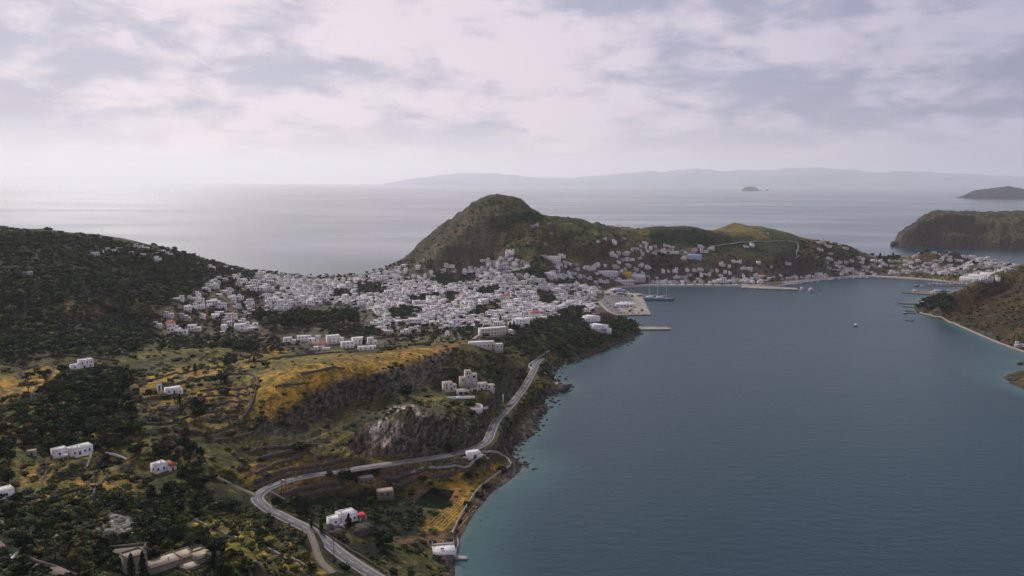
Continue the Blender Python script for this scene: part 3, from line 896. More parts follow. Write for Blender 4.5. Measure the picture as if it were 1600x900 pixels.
WHITE = simple_mat('white_plaster', (0.84, 0.79, 0.74), 0.85, 0.16, 0.35, 0.2)
CREAM = simple_mat('cream_plaster', (0.66, 0.585, 0.50), 0.85, 0.18, 0.35, 0.2)
PINKW = simple_mat('pink_plaster', (0.66, 0.57, 0.54), 0.85, 0.15, 0.35, 0.2)
GREYW = simple_mat('grey_render', (0.42, 0.41, 0.41), 0.9, 0.2, 0.35, 0.2)
BLUEW = simple_mat('blue_plaster', (0.50, 0.60, 0.74), 0.85, 0.15, 0.35, 0.2)
YELW = simple_mat('yellow_plaster', (0.62, 0.42, 0.06), 0.85, 0.15, 0.35, 0.2)
ROOFW = simple_mat('white_roof', (0.66, 0.64, 0.64), 0.9, 0.3, 0.25, 0.2)
ROOFG = simple_mat('grey_roof', (0.40, 0.38, 0.37), 0.9, 0.3, 0.25, 0.2)
ROOFB = simple_mat('beige_roof', (0.42, 0.34, 0.245), 0.9, 0.3, 0.25, 0.2)
TILE = simple_mat('red_tile', (0.34, 0.09, 0.05), 0.85, 0.35, 1.5, 0.2)
BSTONE = simple_mat('brown_stone', (0.20, 0.165, 0.125), 0.9, 0.35, 0.8, 0.2)
BSTONE2 = simple_mat('sand_render', (0.21, 0.175, 0.13), 0.9, 0.25, 0.5, 0.2)
GLASS = simple_mat('dark_glass', (0.03, 0.035, 0.045), 0.25, 0.4, 1.0, 0.5)
BLUES = simple_mat('blue_shutter', (0.05, 0.10, 0.24), 0.6, 0.3, 1.0, 0.3)
BROWNS = simple_mat('brown_shutter', (0.11, 0.055, 0.035), 0.7, 0.3, 1.0, 0.3)
REDA = simple_mat('red_awning', (0.50, 0.05, 0.06), 0.8, 0.2, 1.0, 0.2)
STONEW = simple_mat('dry_stone', (0.115, 0.095, 0.078), 0.95, 0.55, 1.2, 0.15)
PALEW = simple_mat('pale_stone', (0.36, 0.32, 0.275), 0.95, 0.35, 0.9, 0.15)
WWALL = simple_mat('whitewashed_wall', (0.66, 0.63, 0.60), 0.9, 0.25, 0.7, 0.2)
ASPH = simple_mat('asphalt', (0.165, 0.155, 0.15), 0.9, 0.25, 0.25, 0.2)
PAINT = simple_mat('road_paint', (0.62, 0.60, 0.58), 0.8, 0.25, 0.8, 0.2)
GRAVEL = simple_mat('gravel', (0.20, 0.165, 0.13), 0.95, 0.25, 0.6, 0.15)
PAVE = simple_mat('paving', (0.40, 0.36, 0.31), 0.9, 0.2, 0.35, 0.2)
CONC = simple_mat('concrete', (0.33, 0.29, 0.24), 0.9, 0.45, 0.12, 0.2)
POOLM = simple_mat('pool_water', (0.02, 0.20, 0.42), 0.1, 0.15, 1.0, 0.5)
WOODP = simple_mat('weathered_wood', (0.10, 0.075, 0.055), 0.85, 0.3, 2.0, 0.2)
HULLW = simple_mat('white_hull', (0.78, 0.78, 0.79), 0.35, 0.08, 1.0, 0.5)
HULLB = simple_mat('blue_hull', (0.16, 0.25, 0.38), 0.35, 0.15, 1.0, 0.5)
HULLN = simple_mat('navy_hull', (0.04, 0.07, 0.13), 0.4, 0.15, 1.0, 0.5)
TEAK = simple_mat('teak_deck', (0.33, 0.25, 0.18), 0.7, 0.2, 1.5, 0.3)
METAL = simple_mat('painted_metal', (0.62, 0.62, 0.63), 0.4, 0.1, 1.0, 0.5)
DMETAL = simple_mat('dark_metal', (0.05, 0.05, 0.055), 0.6, 0.2, 1.0, 0.4)
HMATS = [WHITE, CREAM, PINKW, GREYW, BLUEW, BSTONE, ROOFW, ROOFG, ROOFB, TILE, GLASS, BLUES, BROWNS, REDA, YELW]
HI = {m.name: i for i, m in enumerate(HMATS)}

# ------------------------------------------------------------------ roads
def ribbon(name, line, a, b, mat, lift=0.0, thick=0.25, kind='structure', dash=None):
    L = np.asarray(line, float)
    T = np.gradient(L[:, :2], axis=0); T /= np.linalg.norm(T, axis=1)[:, None] + 1e-9
    Nn = np.stack([T[:, 1], -T[:, 0]], 1)
    n = len(L); V = []
    for off, dz in ((a, lift), (b, lift), (b, lift - thick), (a, lift - thick)):
        V.append(np.stack([L[:, 0] + Nn[:, 0] * off, L[:, 1] + Nn[:, 1] * off, L[:, 2] + dz], 1))
    V = np.array(V).reshape(-1, 3)
    F = []
    for i in range(n - 1):
        if dash and (i % dash[1]) >= dash[0]:
            continue
        F += [(i, n + i, n + i + 1, i + 1), (n + i, 2 * n + i, 2 * n + i + 1, n + i + 1), (3 * n + i, i, i + 1, 3 * n + i + 1)]
    o = link(bpy.data.objects.new(name, mesh_np(name, V, np.array(F, np.int32), mat)))
    return tag(o, kind=kind)


def dense(L, step):
    L = np.asarray(L, float)
    s = np.concatenate([[0], np.cumsum(np.linalg.norm(np.diff(L[:, :2], axis=0), axis=1))])
    t = np.arange(0, s[-1], step)
    return np.stack([np.interp(t, s, L[:, k]) for k in range(L.shape[1])], 1)


mr = dense(main_road, 1.5)
ribbon('road', mr, -3.0, 3.0, ASPH, 0.12, 0.6)
for off in (-2.7, 2.7):
    ribbon('road_marking', mr, off - 0.12, off + 0.12, PAINT, 0.135, 0.01)
ribbon('road_marking', mr, -0.09, 0.09, PAINT, 0.135, 0.01, dash=(3, 7))
ribbon('road_verge', mr, 3.0, 3.6, GRAVEL, 0.05, 0.5)
ribbon('road_verge', mr, -3.4, -3.0, GRAVEL, 0.05, 0.5)
for ln in (lane_a, lane_b, drive):
    ribbon('lane', dense(ln, 1.5), -1.6, 1.6, GRAVEL, 0.06, 0.5)
ribbon('lane', dense(lane_c, 1.5), -1.6, 1.6, GRAVEL, 0.08, 0.5)
ribbon('yard', dense(court, 1.5), -2.4, 1.9, GRAVEL, 0.06, 0.5)


def on_ground(px_pts, step=3.0, k=6):
    P = hit(*np.array(px_pts, float).T)
    L = dense(spline(P, k) if len(P) > 2 else P, step)
    L[:, 2] = np.maximum(ground(L[:, 0], L[:, 1]), 0)
    return L


for pp, wd in (([(1108, 384), (1140, 381), (1180, 377), (1215, 376), (1238, 377), (1247, 383), (1244, 392), (1249, 398), (1240, 403)], 1.7), ([(640, 737), (700, 728), (740, 720), (765, 712)], 1.2),
               ([(870, 600), (866, 588), (855, 585), (846, 578)], 1.0), ([(1320, 392), (1326, 397), (1325, 402)], 1.3),
               ([(735, 534), (744, 527), (752, 520)], 1.6), ([(1062, 392), (1080, 389), (1104, 387)], 1.3)):
    L = on_ground(pp); L[:, 2] += 0.35
    ribbon('path', L, -wd, wd, PALEW if wd > 1.1 else WWALL, 0.1, 1.2)


def wall(px_pts, h, th, mat, label, cat='wall', name='stone_wall', group=None, step=2.5, rough_=0.12):
    L = on_ground(px_pts, step)
    n = len(L)
    T = np.gradient(L[:, :2], axis=0); T /= np.linalg.norm(T, axis=1)[:, None] + 1e-9
    Nn = np.stack([T[:, 1], -T[:, 0]], 1)
    top = L[:, 2] + h + (RNG.random(n) - 0.5) * rough_ * h * 2
    V = []
    for off, z in ((-th / 2, L[:, 2] - 1.5), (th / 2, L[:, 2] - 1.5), (th * .42, top), (-th * .42, top)):
        V.append(np.stack([L[:, 0] + Nn[:, 0] * off, L[:, 1] + Nn[:, 1] * off, z], 1))
    V = np.array(V).reshape(-1, 3)
    i = np.arange(n - 1)
    F = np.concatenate([np.stack([a * n + i, b_ * n + i, b_ * n + i + 1, a * n + i + 1], 1) for a, b_ in ((0, 1), (1, 2), (2, 3), (3, 0))])
    F = np.vstack([F, [(0, n, 2 * n, 3 * n), (n - 1, 4 * n - 1, 3 * n - 1, 2 * n - 1)]])
    o = link(bpy.data.objects.new(name, mesh_np(name, V, F.astype(np.int32), mat)))
    return tag(o, label, cat, group)


TW = 'dry stone walls across the fields'
wall([(400, 742), (420, 733), (440, 725), (475, 714)], 1.8, .9, STONEW, 'topmost grey terrace wall above the bend in the road', group=TW, name='terrace_wall')
wall([(398, 753), (430, 742), (460, 734), (510, 727), (548, 721)], 1.8, .9, STONEW, 'middle long grey terrace wall above the bend in the road', group=TW, name='terrace_wall')
wall([(398, 764), (425, 752), (455, 743), (500, 736), (540, 730)], 1.6, .9, STONEW, 'lowest terrace wall, running right along the uphill road edge', group=TW, name='terrace_wall')
wall([(440, 774), (470, 765), (500, 760), (536, 753)], 1.7, .9, STONEW, 'upper terrace wall just below the road left of the tree clump', group=TW, name='terrace_wall')
wall([(445, 784), (475, 775), (505, 769), (540, 762)], 1.7, .9, STONEW, 'lower terrace wall below the road left of the tree clump', group=TW, name='terrace_wall')
wall([(596, 748), (650, 739), (700, 729), (728, 727)], 1.8, .9, STONEW, 'terrace wall below the road between the stone hut and white shed', group=TW, name='terrace_wall')
wall([(612, 757), (660, 749), (700, 741)], 1.4, .9, STONEW, 'lower terrace wall in the brown field beside the stone hut', group=TW, name='terrace_wall')
wall([(236, 610), (280, 600), (330, 590), (385, 585), (402, 596), (397, 622), (385, 648), (360, 668), (330, 676)], 1.5, 1.0, STONEW, 'long curving dry stone wall enclosing the terraced golden fields', group=TW)
wall([(312, 612), (350, 607), (392, 605)], 1.2, .8, STONEW, 'first straight wall inside the enclosed terraces, topmost', group=TW)
wall([(305, 623), (345, 619), (392, 616)], 1.2, .8, STONEW, 'second straight wall from the top of the enclosed terraces', group=TW)
wall([(318, 634), (350, 631), (390, 628)], 1.2, .8, STONEW, 'third straight wall from the top of the enclosed terraces', group=TW)
wall([(322, 646), (350, 643), (384, 640)], 1.2, .8, STONEW, 'fourth straight wall from the top of the enclosed terraces', group=TW)
wall([(325, 657), (350, 655), (374, 651)], 1.2, .8, STONEW, 'bottom straight wall of the enclosed terraces', group=TW)
wall([(195, 658), (230, 663), (262, 663), (285, 656), (300, 648)], 1.3, .9, STONEW, 'dry stone wall curving below the chapel with a bell arch', group=TW)
wall([(120, 636), (150, 645), (190, 655)], 1.2, .8, STONEW, 'dry stone wall left of the curved field wall in dark scrub', group=TW)
wall([(205, 598), (260, 588), (300, 580), (345, 572)], 1.1, .8, STONEW, 'dry stone wall along the upper golden strip left of the ridge', group=TW)
wall([(385, 566), (430, 561), (470, 556), (520, 552), (560, 550)], 1.4, .9, STONEW, 'dark wall running behind the golden ridge below the small white houses', group=TW)
wall([(165, 709), (180, 712), (190, 716), (200, 720)], 1.1, .6, WWALL, 'thin whitewashed wall right of the twin-block white house', name='garden_wall', rough_=.05)
wall([(70, 735), (78, 718), (92, 707)], 1.2, .7, STONEW, 'stone wall climbing left of the twin-block white house', group=TW)
wall([(133, 735), (140, 720), (146, 706)], 1.2, .7, PALEW, 'pale wall climbing right of the twin-block white house', group=TW)
wall([(62, 770), (66, 750), (74, 735)], 1.0, .7, STONEW, 'stone wall dividing golden plots left of the vegetable garden', group=TW)
wall([(112, 780), (128, 765), (140, 752)], 1.0, .7, STONEW, 'stone wall slanting between golden plots below the vegetable garden', group=TW)
wall([(142, 778), (152, 762), (170, 740)], 1.0, .7, STONEW, 'stone wall slanting right of the vegetable garden', group=TW)
wall([(0, 817), (12, 824), (26, 832)], 1.1, .7, PALEW, 'pale wall running in from the left edge of the photo', group=TW)
wall([(75, 805), (90, 802), (106, 806), (124, 801)], 1.1, .7, PALEW, 'broken pale wall above the rocks in the lower left', group=TW)
wall([(46, 870), (50, 876), (72, 884), (98, 892), (125, 903)], 1.0, .5, GRAVEL, 'pale retaining wall along the gravel yard in the bottom left', name='garden_wall')
wall([(46, 871), (47, 862), (45, 852)], 1.6, .6, PALEW, 'short pale gate wall behind the gravel yard, bottom left', name='garden_wall')
wall([(17, 880), (22, 875), (32, 866)], 1.7, .4, WWALL, 'bright white slanted wall beside the gravel yard entrance', name='garden_wall', rough_=.02)
wall([(2, 862), (8, 868), (20, 873)], 1.2, .4, PALEW, 'curved low wall around the lawn in the bottom left', name='garden_wall')
wall([(345, 832), (360, 838), (376, 846)], .9, .7, PALEW, 'pale wall in the yellow orchard left of the road', group=TW)
wall([(385, 822), (392, 827), (404, 833)], .9, .7, PALEW, 'short pale wall high in the yellow orchard by the road', group=TW)
wall([(300, 812), (314, 818), (326, 826)], .9, .7, PALEW, 'pale wall leading into the yellow orchard from the left', group=TW)
wall([(418, 858), (435, 866), (455, 876), (480, 885)], .9, .7, PALEW, 'pale wall at the foot of the yellow orchard', group=TW)
wall([(372, 876), (390, 880), (410, 886)], .9, .7, PALEW, 'lowest pale wall of the yellow orchard, near the photo bottom', group=TW)
wall([(330, 744), (344, 750), (360, 758)], 1.0, .6, PALEW, 'pale wall beside the lane joining the road bend from the left', group=TW)
wall([(444, 798), (456, 800), (470, 806), (486, 817), (510, 836), (540, 856), (575, 878), (605, 897)], 1.1, .5, STONEW, 'roadside parapet on the seaward side of the lower road', name='roadside_wall')
wall([(421, 770), (432, 774), (444, 780), (452, 786)], 1.0, .5, PALEW, 'short parapet inside the hairpin bend', name='roadside_wall')
wall([(707, 836), (712, 824), (722, 804), (737, 780), (746, 768), (765, 750), (782, 738), (800, 728)], 1.5, .7, PALEW, 'long pale seawall behind the curving pebble beach', name='seawall', rough_=.04)
wall([(799, 726), (792, 716), (782, 710), (765, 706), (752, 707)], 1.0, .6, PALEW, 'pale wall running from the seawall up to the white shed', name='garden_wall', rough_=.05)
wall([(712, 862), (716, 852), (714, 840)], 1.3, .6, PALEW, 'short seawall beside the white seaside patio', name='seawall', rough_=.04)
wall([(835, 565), (826, 572), (832, 578)], 1.6, .5, WWALL, 'white wall at the bend where the coast road meets the wood', name='roadside_wall', rough_=.04)
wall([(836, 564), (846, 556), (858, 549), (870, 543)], 1.2, .5, PALEW, 'pale roadside wall climbing toward the town through trees', name='roadside_wall')
wall([(1437, 489), (1460, 495), (1480, 502), (1520, 519), (1560, 536), (1602, 551)], 1.5, 1.6, PALEW, 'long straight pale shore wall along the right hand hill', name='seawall', rough_=.03)
wall([(735, 640), (750, 640), (765, 637)], 1.2, .5, CREAM, 'cream parapet on the outer side of the villa drive', name='garden_wall', rough_=.03)
wall([(733, 530), (746, 522), (755, 516)], 1.2, .6, STONEW, 'dark stone wall beside the track above the beige long house', group=TW)
wall([(560, 535), (600, 528), (640, 525), (690, 520)], 1.5, .8, STONEW, 'brown wall below the town on the flat behind the ridge', group=TW)

# ------------------------------------------------------------------ hero buildings
def bearing(p):
    return -math.atan2(p[0], p[1])          # local -Y looks back along the line of sight


def casa(name, label, cat, px, py, turn, blocks, wall_m, roof_m, wins=(), extras=None, z=None, shutter=GLASS, frame=None, parapet=0.55, group=None, base=4.0):
    """blocks: (x0, y0, w, d, z0, h); wins: (block, side, u, z, w, h[, 'door'])"""
    p = hit1(px, py) if z is None else Vector(at_z(px, py, z))
    rz0 = bearing(p) + R(turn)
    if z is None:
        zb_ = float(ground(p.x - math.sin(rz0) * 7, p.y + math.cos(rz0) * 7))
        p.z = max(p.z, p.z + (zb_ - p.z) * .6)
    root = empty(name, p, rz0)
    tag(root, label, cat, group)
    wb, rb = MB(), MB()
    t = 0.28
    for k, (x0, y0, w_, d_, z0, h_) in enumerate(blocks):
        e = 0.003 * k
        zb = z0 - (base if z0 <= 0.01 else 0)
        wb.box(x0 - e, y0 - e, zb, x0 + w_ + e, y0 + d_ + e, z0 + h_)
        zt = z0 + h_ + parapet
        if parapet > 0:
            wb.box(x0 - e, y0 - e, z0 + h_, x0 + w_ + e, y0 + t, zt)
            wb.box(x0 - e, y0 + d_ - t, z0 + h_, x0 + w_ + e, y0 + d_ + e, zt)
            wb.box(x0 - e, y0 + t, z0 + h_, x0 + t, y0 + d_ - t, zt)
            wb.box(x0 + w_ - t, y0 + t, z0 + h_, x0 + w_ + e, y0 + d_ - t, zt)
        MB().box(x0 + t, y0 + t, z0 + h_ + 0.004, x0 + w_ - t, y0 + d_ - t, z0 + h_ + 0.12 + e).obj('roof', roof_m, root)
    wb.obj('wall', wall_m, root)
    for wn in wins:
        b_, side, u, zc, ww, hh_ = wn[:6]
        x0, y0, w_, d_, z0, h_ = blocks[b_]
        door = len(wn) > 6
        q = MB(); fq = MB()
        zc0, zc1 = z0 + zc, z0 + zc + hh_
        def put(mb, g, o1, o2):
            if side == 's':
                mb.box(x0 + u - g, y0 - o2, zc0 - g, x0 + u + ww + g, y0 + 0.1 - o1, zc1 + g)
            elif side == 'e':
                mb.box(x0 + w_ - 0.1 + o1, y0 + u - g, zc0 - g, x0 + w_ + o2, y0 + u + ww + g, zc1 + g)
            elif side == 'w':
                mb.box(x0 - o2, y0 + u - g, zc0 - g, x0 + 0.1 - o1, y0 + u + ww + g, zc1 + g)
        put(q, 0, 0, 0.09)
        wo_ = q.obj('door' if door else 'window', BROWNS if door else shutter, root)
        put(fq, 0.12, 0.0, 0.06)
        fq.obj('frame', frame or wall_m, wo_)
    if extras:
        extras(root)
    return root


def child(mb, name, mat, root, label=None):
    o = mb.obj(name, mat, root)
    if label:
        o['label'] = label
    return o


def parasol_roof(root, x0, y0, x1, y1, zt, zp, mat, name='awning', postm=WHITE):
    child(MB().add([(x0, y0, zp), (x1, y0, zp), (x1, y1, zt), (x0, y1, zt), (x0, y0, zp + .12), (x1, y0, zp + .12), (x1, y1, zt + .12), (x0, y1, zt + .12)],
                   [(0, 3, 2, 1), (4, 5, 6, 7), (0, 1, 5, 4), (1, 2, 6, 5), (2, 3, 7, 6), (3, 0, 4, 7)]), name, mat, root)
    for x in (x0 + .15, x1 - .35):
        child(MB().box(x, y0 + .1, -1, x + .2, y0 + .3, zp), 'post', postm, root)


def chim(x, y, z, h=1.0, s=.5):
    def f(root):
        child(MB().box(x, y, z, x + s, y + s, z + h).box(x - .08, y - .08, z + h, x + s + .08, y + s + .08, z + h + .12), 'chimney', WHITE, root)
    return f


# white house by the road with the red awning
def ex1(root):
    chim(1.2, 4.2, 4.0, 1.6)(root)
    parasol_roof(root, 8.2, -2.2, 12.0, 1.6, 3.0, 2.3, REDA)
    child(MB().box(-7.5, -4.5, -3, -1.2, -2.2, 0.9), 'terrace', CONC, root)
    child(MB().box(-9.2, -2.3, -2, -1.0, -2.0, 1.6), 'garden_wall', WHITE, root)


casa('white_house', 'white flat-roofed house with bright red awning beside the coast road', 'house', 536, 820, 28,
     [(0, 0, 8.2, 7, 0, 4.2), (-5.5, 1.5, 5.5, 5, 0, 3.2), (1.0, 7, 4, 3, 0, 3.0)], WHITE, ROOFW,
     [(0, 's', 1.0, 1.3, 1.0, 1.2), (0, 's', 3.6, 0.0, 1.1, 2.2, 1), (0, 's', 6.0, 1.3, 1.0, 1.2), (0, 'e', 2.0, 1.3, 1.0, 1.2), (1, 's', 2.0, 1.2, 1.0, 1.1)], ex1, parapet=.4)


def ex2(root):
    chim(4.0, 3.2, 3.6, 1.0)(root)
    child(MB().box(0.5, -3.0, -2, 9, -2.7, 1.0), 'garden_wall', WHITE, root)
    parasol_roof(root, -4.6, -1.6, -2.0, .5, 2.2, 2.0, ROOFW, 'canopy')
    child(MB().box(5.5, 0.6, 3.6, 10.0, 5.6, 4.0, taper=.05), 'roof_slab', ROOFW, root)


casa('white_house', 'white house of two joined blocks above a green vegetable garden', 'house', 112, 714, 20,
     [(0, 0, 10.5, 6.2, 0, 3.6), (-7.0, 3.0, 6.4, 4.6, 0.0, 4.2)], WHITE, ROOFW,
     [(0, 's', 1.2, 1.2, .9, 1.1), (0, 's', 3.6, 0, 1.0, 2.1, 1), (0, 's', 6.2, 1.2, .9, 1.1), (0, 's', 8.4, 1.2, .9, 1.1), (1, 's', 2.2, 1.6, .9, 1.2)], ex2, shutter=BLUES, parapet=.35)


def ex3(root):
    mb = MB()
    x0, x1, y0, y1 = 6.4, 10.6, -2.5, 3.2
    mb.add([(x0, y0, 2.6), (x1, y0, 2.4), (x1, y1, 4.0), (x0, y1, 4.2), (x0, y0, 2.8), (x1, y0, 2.6), (x1, y1, 4.2), (x0, y1, 4.4)],
           [(0, 3, 2, 1), (4, 5, 6, 7), (0, 1, 5, 4), (1, 2, 6, 5), (2, 3, 7, 6), (3, 0, 4, 7)])
    child(mb, 'tiled_roof', TILE, root, 'red tiled lean-to roof')
    chim(1.0, 2.0, 4.6, .8)(root); chim(4.0, 2.0, 4.6, .8)(root)


casa('white_house', 'white house with red tiled lean-to roof among dark trees', 'house', 244, 741, 30,
     [(0, 0, 6.4, 5.0, 0, 4.6), (6.4, -2.0, 3.8, 5, 0, 2.3), (10.2, 0, 1.6, 3, 0, 2.0)], WHITE, ROOFW,
     [(0, 's', .8, 1.6, .9, 1.2), (0, 's', 3.9, 1.6, .9, 1.2), (0, 'w', 2, 1.6, .9, 1.2), (1, 's', 1.2, 0, .9, 1.8, 1)], ex3, parapet=.3)
casa('white_house', 'white flat-roofed house cut off by the left edge of the photo', 'house', 2, 781, 15,
     [(-4, 0, 9.0, 5.5, 0, 3.4)], WHITE, ROOFW, [(0, 's', 5.6, 1.2, .9, 1.1), (0, 'e', 2, 1.2, .9, 1.1)], None, parapet=.3)
casa('white_house', 'white two-block house at the top of the left golden field', 'house', 126, 576, 18,
     [(0, 0, 9, 6, 0, 5.4), (-5.6, 0, 5.6, 5, 0, 3.0)], WHITE, ROOFW,
     [(0, 's', 1, 3.2, .9, 1.2), (0, 's', 4, 3.2, .9, 1.2), (0, 's', 7, 3.2, .9, 1.2), (0, 's', 2, 0, 1.1, 2.1, 1), (0, 's', 6.2, .8, .9, 1.2), (1, 's', 1.5, 1, .9, 1.2), (0, 'e', 2.5, 1.2, .9, 1.2)], chim(6, 4, 5.4), parapet=.4)


def ex4(root):
    mb = MB().box(-7.2, 6.0, -1, -6.5, 6.7, 5.6).box(-4.9, 6.0, -1, -4.2, 6.7, 5.6).box(-7.2, 6.0, 5.6, -4.2, 6.7, 6.2).box(-6.5, 6.05, 4.9, -6.0, 6.65, 5.6).box(-5.4, 6.05, 4.9, -4.9, 6.65, 5.6)
    child(mb, 'bell_arch', WHITE, root)
    child(MB().lathe([(.45, -.45), (.4, 0), (.22, .35), (0.02, .45)], 10, c=(-5.7, 6.35, 4.6)), 'bell', DMETAL, root)
    child(MB().box(-5, 2, -1, -4.6, 6, 1.8), 'garden_wall', PALEW, root)


casa('chapel', 'small white chapel with free-standing bell arch on golden terraces', 'chapel', 268, 616, 14,
     [(-3, 0, 9.5, 6, 0, 3.4), (3.5, -2.2, 3.2, 2.2, 0, 2.6)], WHITE, ROOFW, [(0, 's', 1.2, 1.2, .8, 1.1), (0, 's', 4.2, 0, 1.0, 2.1, 1), (1, 's', 1, .8, .8, 1.0), (0, 'e', 2.5, 1.2, .8, 1.1)], ex4, parapet=.3)
casa('shed', 'plain white concrete shed with sloping apron below the road', 'shed', 740, 717, 22,
     [(-3, 0, 8.0, 6.0, 0, 3.4), (-9.5, 2.5, 6.5, 2.5, 0, .5)], WHITE, ROOFW, [(0, 's', 3.0, 0, 2.0, 2.2, 1)], None, parapet=.12, shutter=DMETAL)
casa('stone_hut', 'low grey stone hut shaded by the tree clump below the road', 'hut', 572, 755, 12,
     [(-4, 0, 8.5, 5, 0, 3.0)], BSTONE, ROOFG, [(0, 's', 1.2, 1, .9, 1.0), (0, 's', 3.6, 0, 1.1, 2.0, 1), (0, 's', 6.2, 1, .9, 1.0)], None, parapet=.15)
casa('stone_hut', 'low brown-roofed hut at the edge of the dark orchard', 'hut', 603, 775, 8,
     [(-4.5, 0, 9, 6.5, 0, 2.3)], BSTONE, ROOFB, [(0, 's', 2, .8, .9, 1.0), (0, 's', 5, 0, 1.0, 1.9, 1)], None, z=8.2, parapet=.1)
casa('stone_hut', 'tiny pale hut left of the twin-block white house', 'hut', 50, 712, 0, [(-2, 0, 4, 3, 0, 2.2)], PALEW, ROOFB, [(0, 's', 1.4, 0, .9, 1.7, 1)], None, parapet=.1)


def patio(root):
    child(MB().box(-5.5, -5, -2, 5.5, 6, 0.25), 'floor', WWALL, root)
    for x, y in ((-5.4, -4.9), (5.1, -4.9), (-5.4, 5.6), (5.1, 5.6), (0, 5.6)):
        child(MB().box(x, y, 0.25, x + .3, y + .3, 2.3), 'post', WHITE, root)
    child(MB().box(-5.5, 5.6, .25, 5.5, 5.9, 1.0), 'parapet', WHITE, root)
    child(MB().box(-1.6, -.6, .25, -1.5, -.5, 1.0).box(-.4, .5, .25, -.3, .6, 1.0).box(-1.8, -.8, 1.0, -.1, .8, 1.08), 'table', WOODP, root)


pp = hit1(694, 860); rt = empty('patio', pp, bearing(pp) + R(6)); tag(rt, 'square white paved patio with corner posts behind the small jetty', 'patio'); patio(rt)


# brown flat-roofed complex at the bottom edge
def brown_wins(bs):
    return [(b_, 's', u, 1.0, 1.2, 1.3) for b_, us in bs for u in us]


casa('stone_villa', 'large brown stone villa of stepped flat-roofed blocks, bottom edge', 'house', 270, 899, 20,
     [(-8, 0, 12, 9, 0, 5.0), (4, 1.5, 6, 9, 0, 4.3), (8.2, -4, 9, 8, 0, 4.8), (2, -6.5, 6.2, 6.5, 0, 3.4), (-2.2, -8, 5.5, 6.5, 0, 2.4), (9.5, 4.0, 6, 5.5, 0, 3.6), (-12.5, 3, 4.5, 5, 0, 3.2)], BSTONE2, ROOFB,
     brown_wins([(0, (1.5, 5.5, 9)), (2, (1, 4, 6.8)), (3, (2.5,))]) + [(2, 'e', 2, 1.2, 1.2, 1.3), (2, 'e', 5, 1.2, 1.2, 1.3)], lambda r: (chim(0, 4, 5.1, 1.0)(r), setattr(r, 'scale', (.86, .86, .86))), z=51.0, parapet=.5, base=8)
casa('stone_tower', 'narrow brown stone tower block with parapet left of the villa', 'tower', 214, 899, 20,
     [(-3, 0, 6.6, 6, 0, 6.2)], BSTONE2, ROOFB, [(0, 's', 1, 4.0, .9, 1.3), (0, 's', 4.2, 4.0, .9, 1.3), (0, 's', 4.2, 1.2, .9, 1.3)], None, z=52.5, parapet=.6, base=8)
casa('courtyard', 'pale walled courtyard above the brown stone villa', 'courtyard', 196, 870, -12, [(-6.5, 0, 12, 6.5, 0, .5)], BSTONE2, GRAVEL, [], None, parapet=.9)


# villa with the pool
def vil(name, label, px, py, turn, blocks, wins, ex=None, z=None, wm=CREAM, par=.35):
    return casa(name, label, 'villa', px, py, turn, blocks, wm, ROOFB, wins, ex, z, shutter=GLASS, parapet=par, group='buildings of the pool villa')


vil('villa_wing', 'cream cube wing at the left end of the pool villa', 703, 609, 20, [(-4, 0, 6.6, 6, 0, 5.0), (2.6, 1, 3.0, 4, 0, 3.0)],
    [(0, 's', 1, 3.1, 1, 1.2), (0, 's', 4.4, 3.1, 1, 1.2), (0, 's', 1, 1, 1, 1.3), (0, 's', 4.6, 0, 1.2, 2.1, 1), (1, 's', 1, 1.2, 1, 1.2), (0, 'w', 3, 3.1, 1, 1.2)], z=29)
vil('villa_tower', 'tall cream tower at the back of the pool villa', 733, 597, 14, [(-2.6, 0, 4.4, 4.6, 0, 8.2), (1.8, .5, 4.4, 4.2, 0, 5.4), (-6.4, 1, 3.8, 4, 0, 3.2)],
    [(0, 's', .8, 6.0, .9, 1.2), (0, 's', 2.6, 6.0, .9, 1.2), (0, 's', 1.7, 3.2, 1, 1.3), (1, 's', 1.2, 2.8, 2.0, 1.8), (2, 's', 1.2, .9, 1.2, 1.3)], z=33.5)
vil('villa_house', 'main cream block of the pool villa with flat white roof', 748, 611, 18, [(-1, 0, 8.5, 6.5, 0, 4.8), (-5.8, -1.5, 4.8, 5, 0, 2.6), (7.5, 2.5, 6, 4.5, 0, 2.8)],
    [(0, 's', 1.0, 3.0, 1.1, 1.2), (0, 's', 3.8, 3.0, 1.1, 1.2), (0, 's', 6.6, 3.0, 1.1, 1.2), (0, 's', 2.6, 0, 1.6, 2.2, 1), (0, 's', 6.2, .8, 1.2, 1.3), (1, 's', .8, .5, 3.0, 1.6), (2, 's', 1, 1, 1.2, 1.3), (2, 's', 5, 1, 1.2, 1.3)], z=26.5)


def exv(root):
    child(MB().box(-3.2, -1.4, 2.6, 5.2, -.01, 2.8), 'canopy', ROOFW, root)
    for x in (-3.0, 1.0, 4.8):
        child(MB().box(x, -1.3, 0, x + .3, -1.0, 2.6), 'post', CREAM, root)


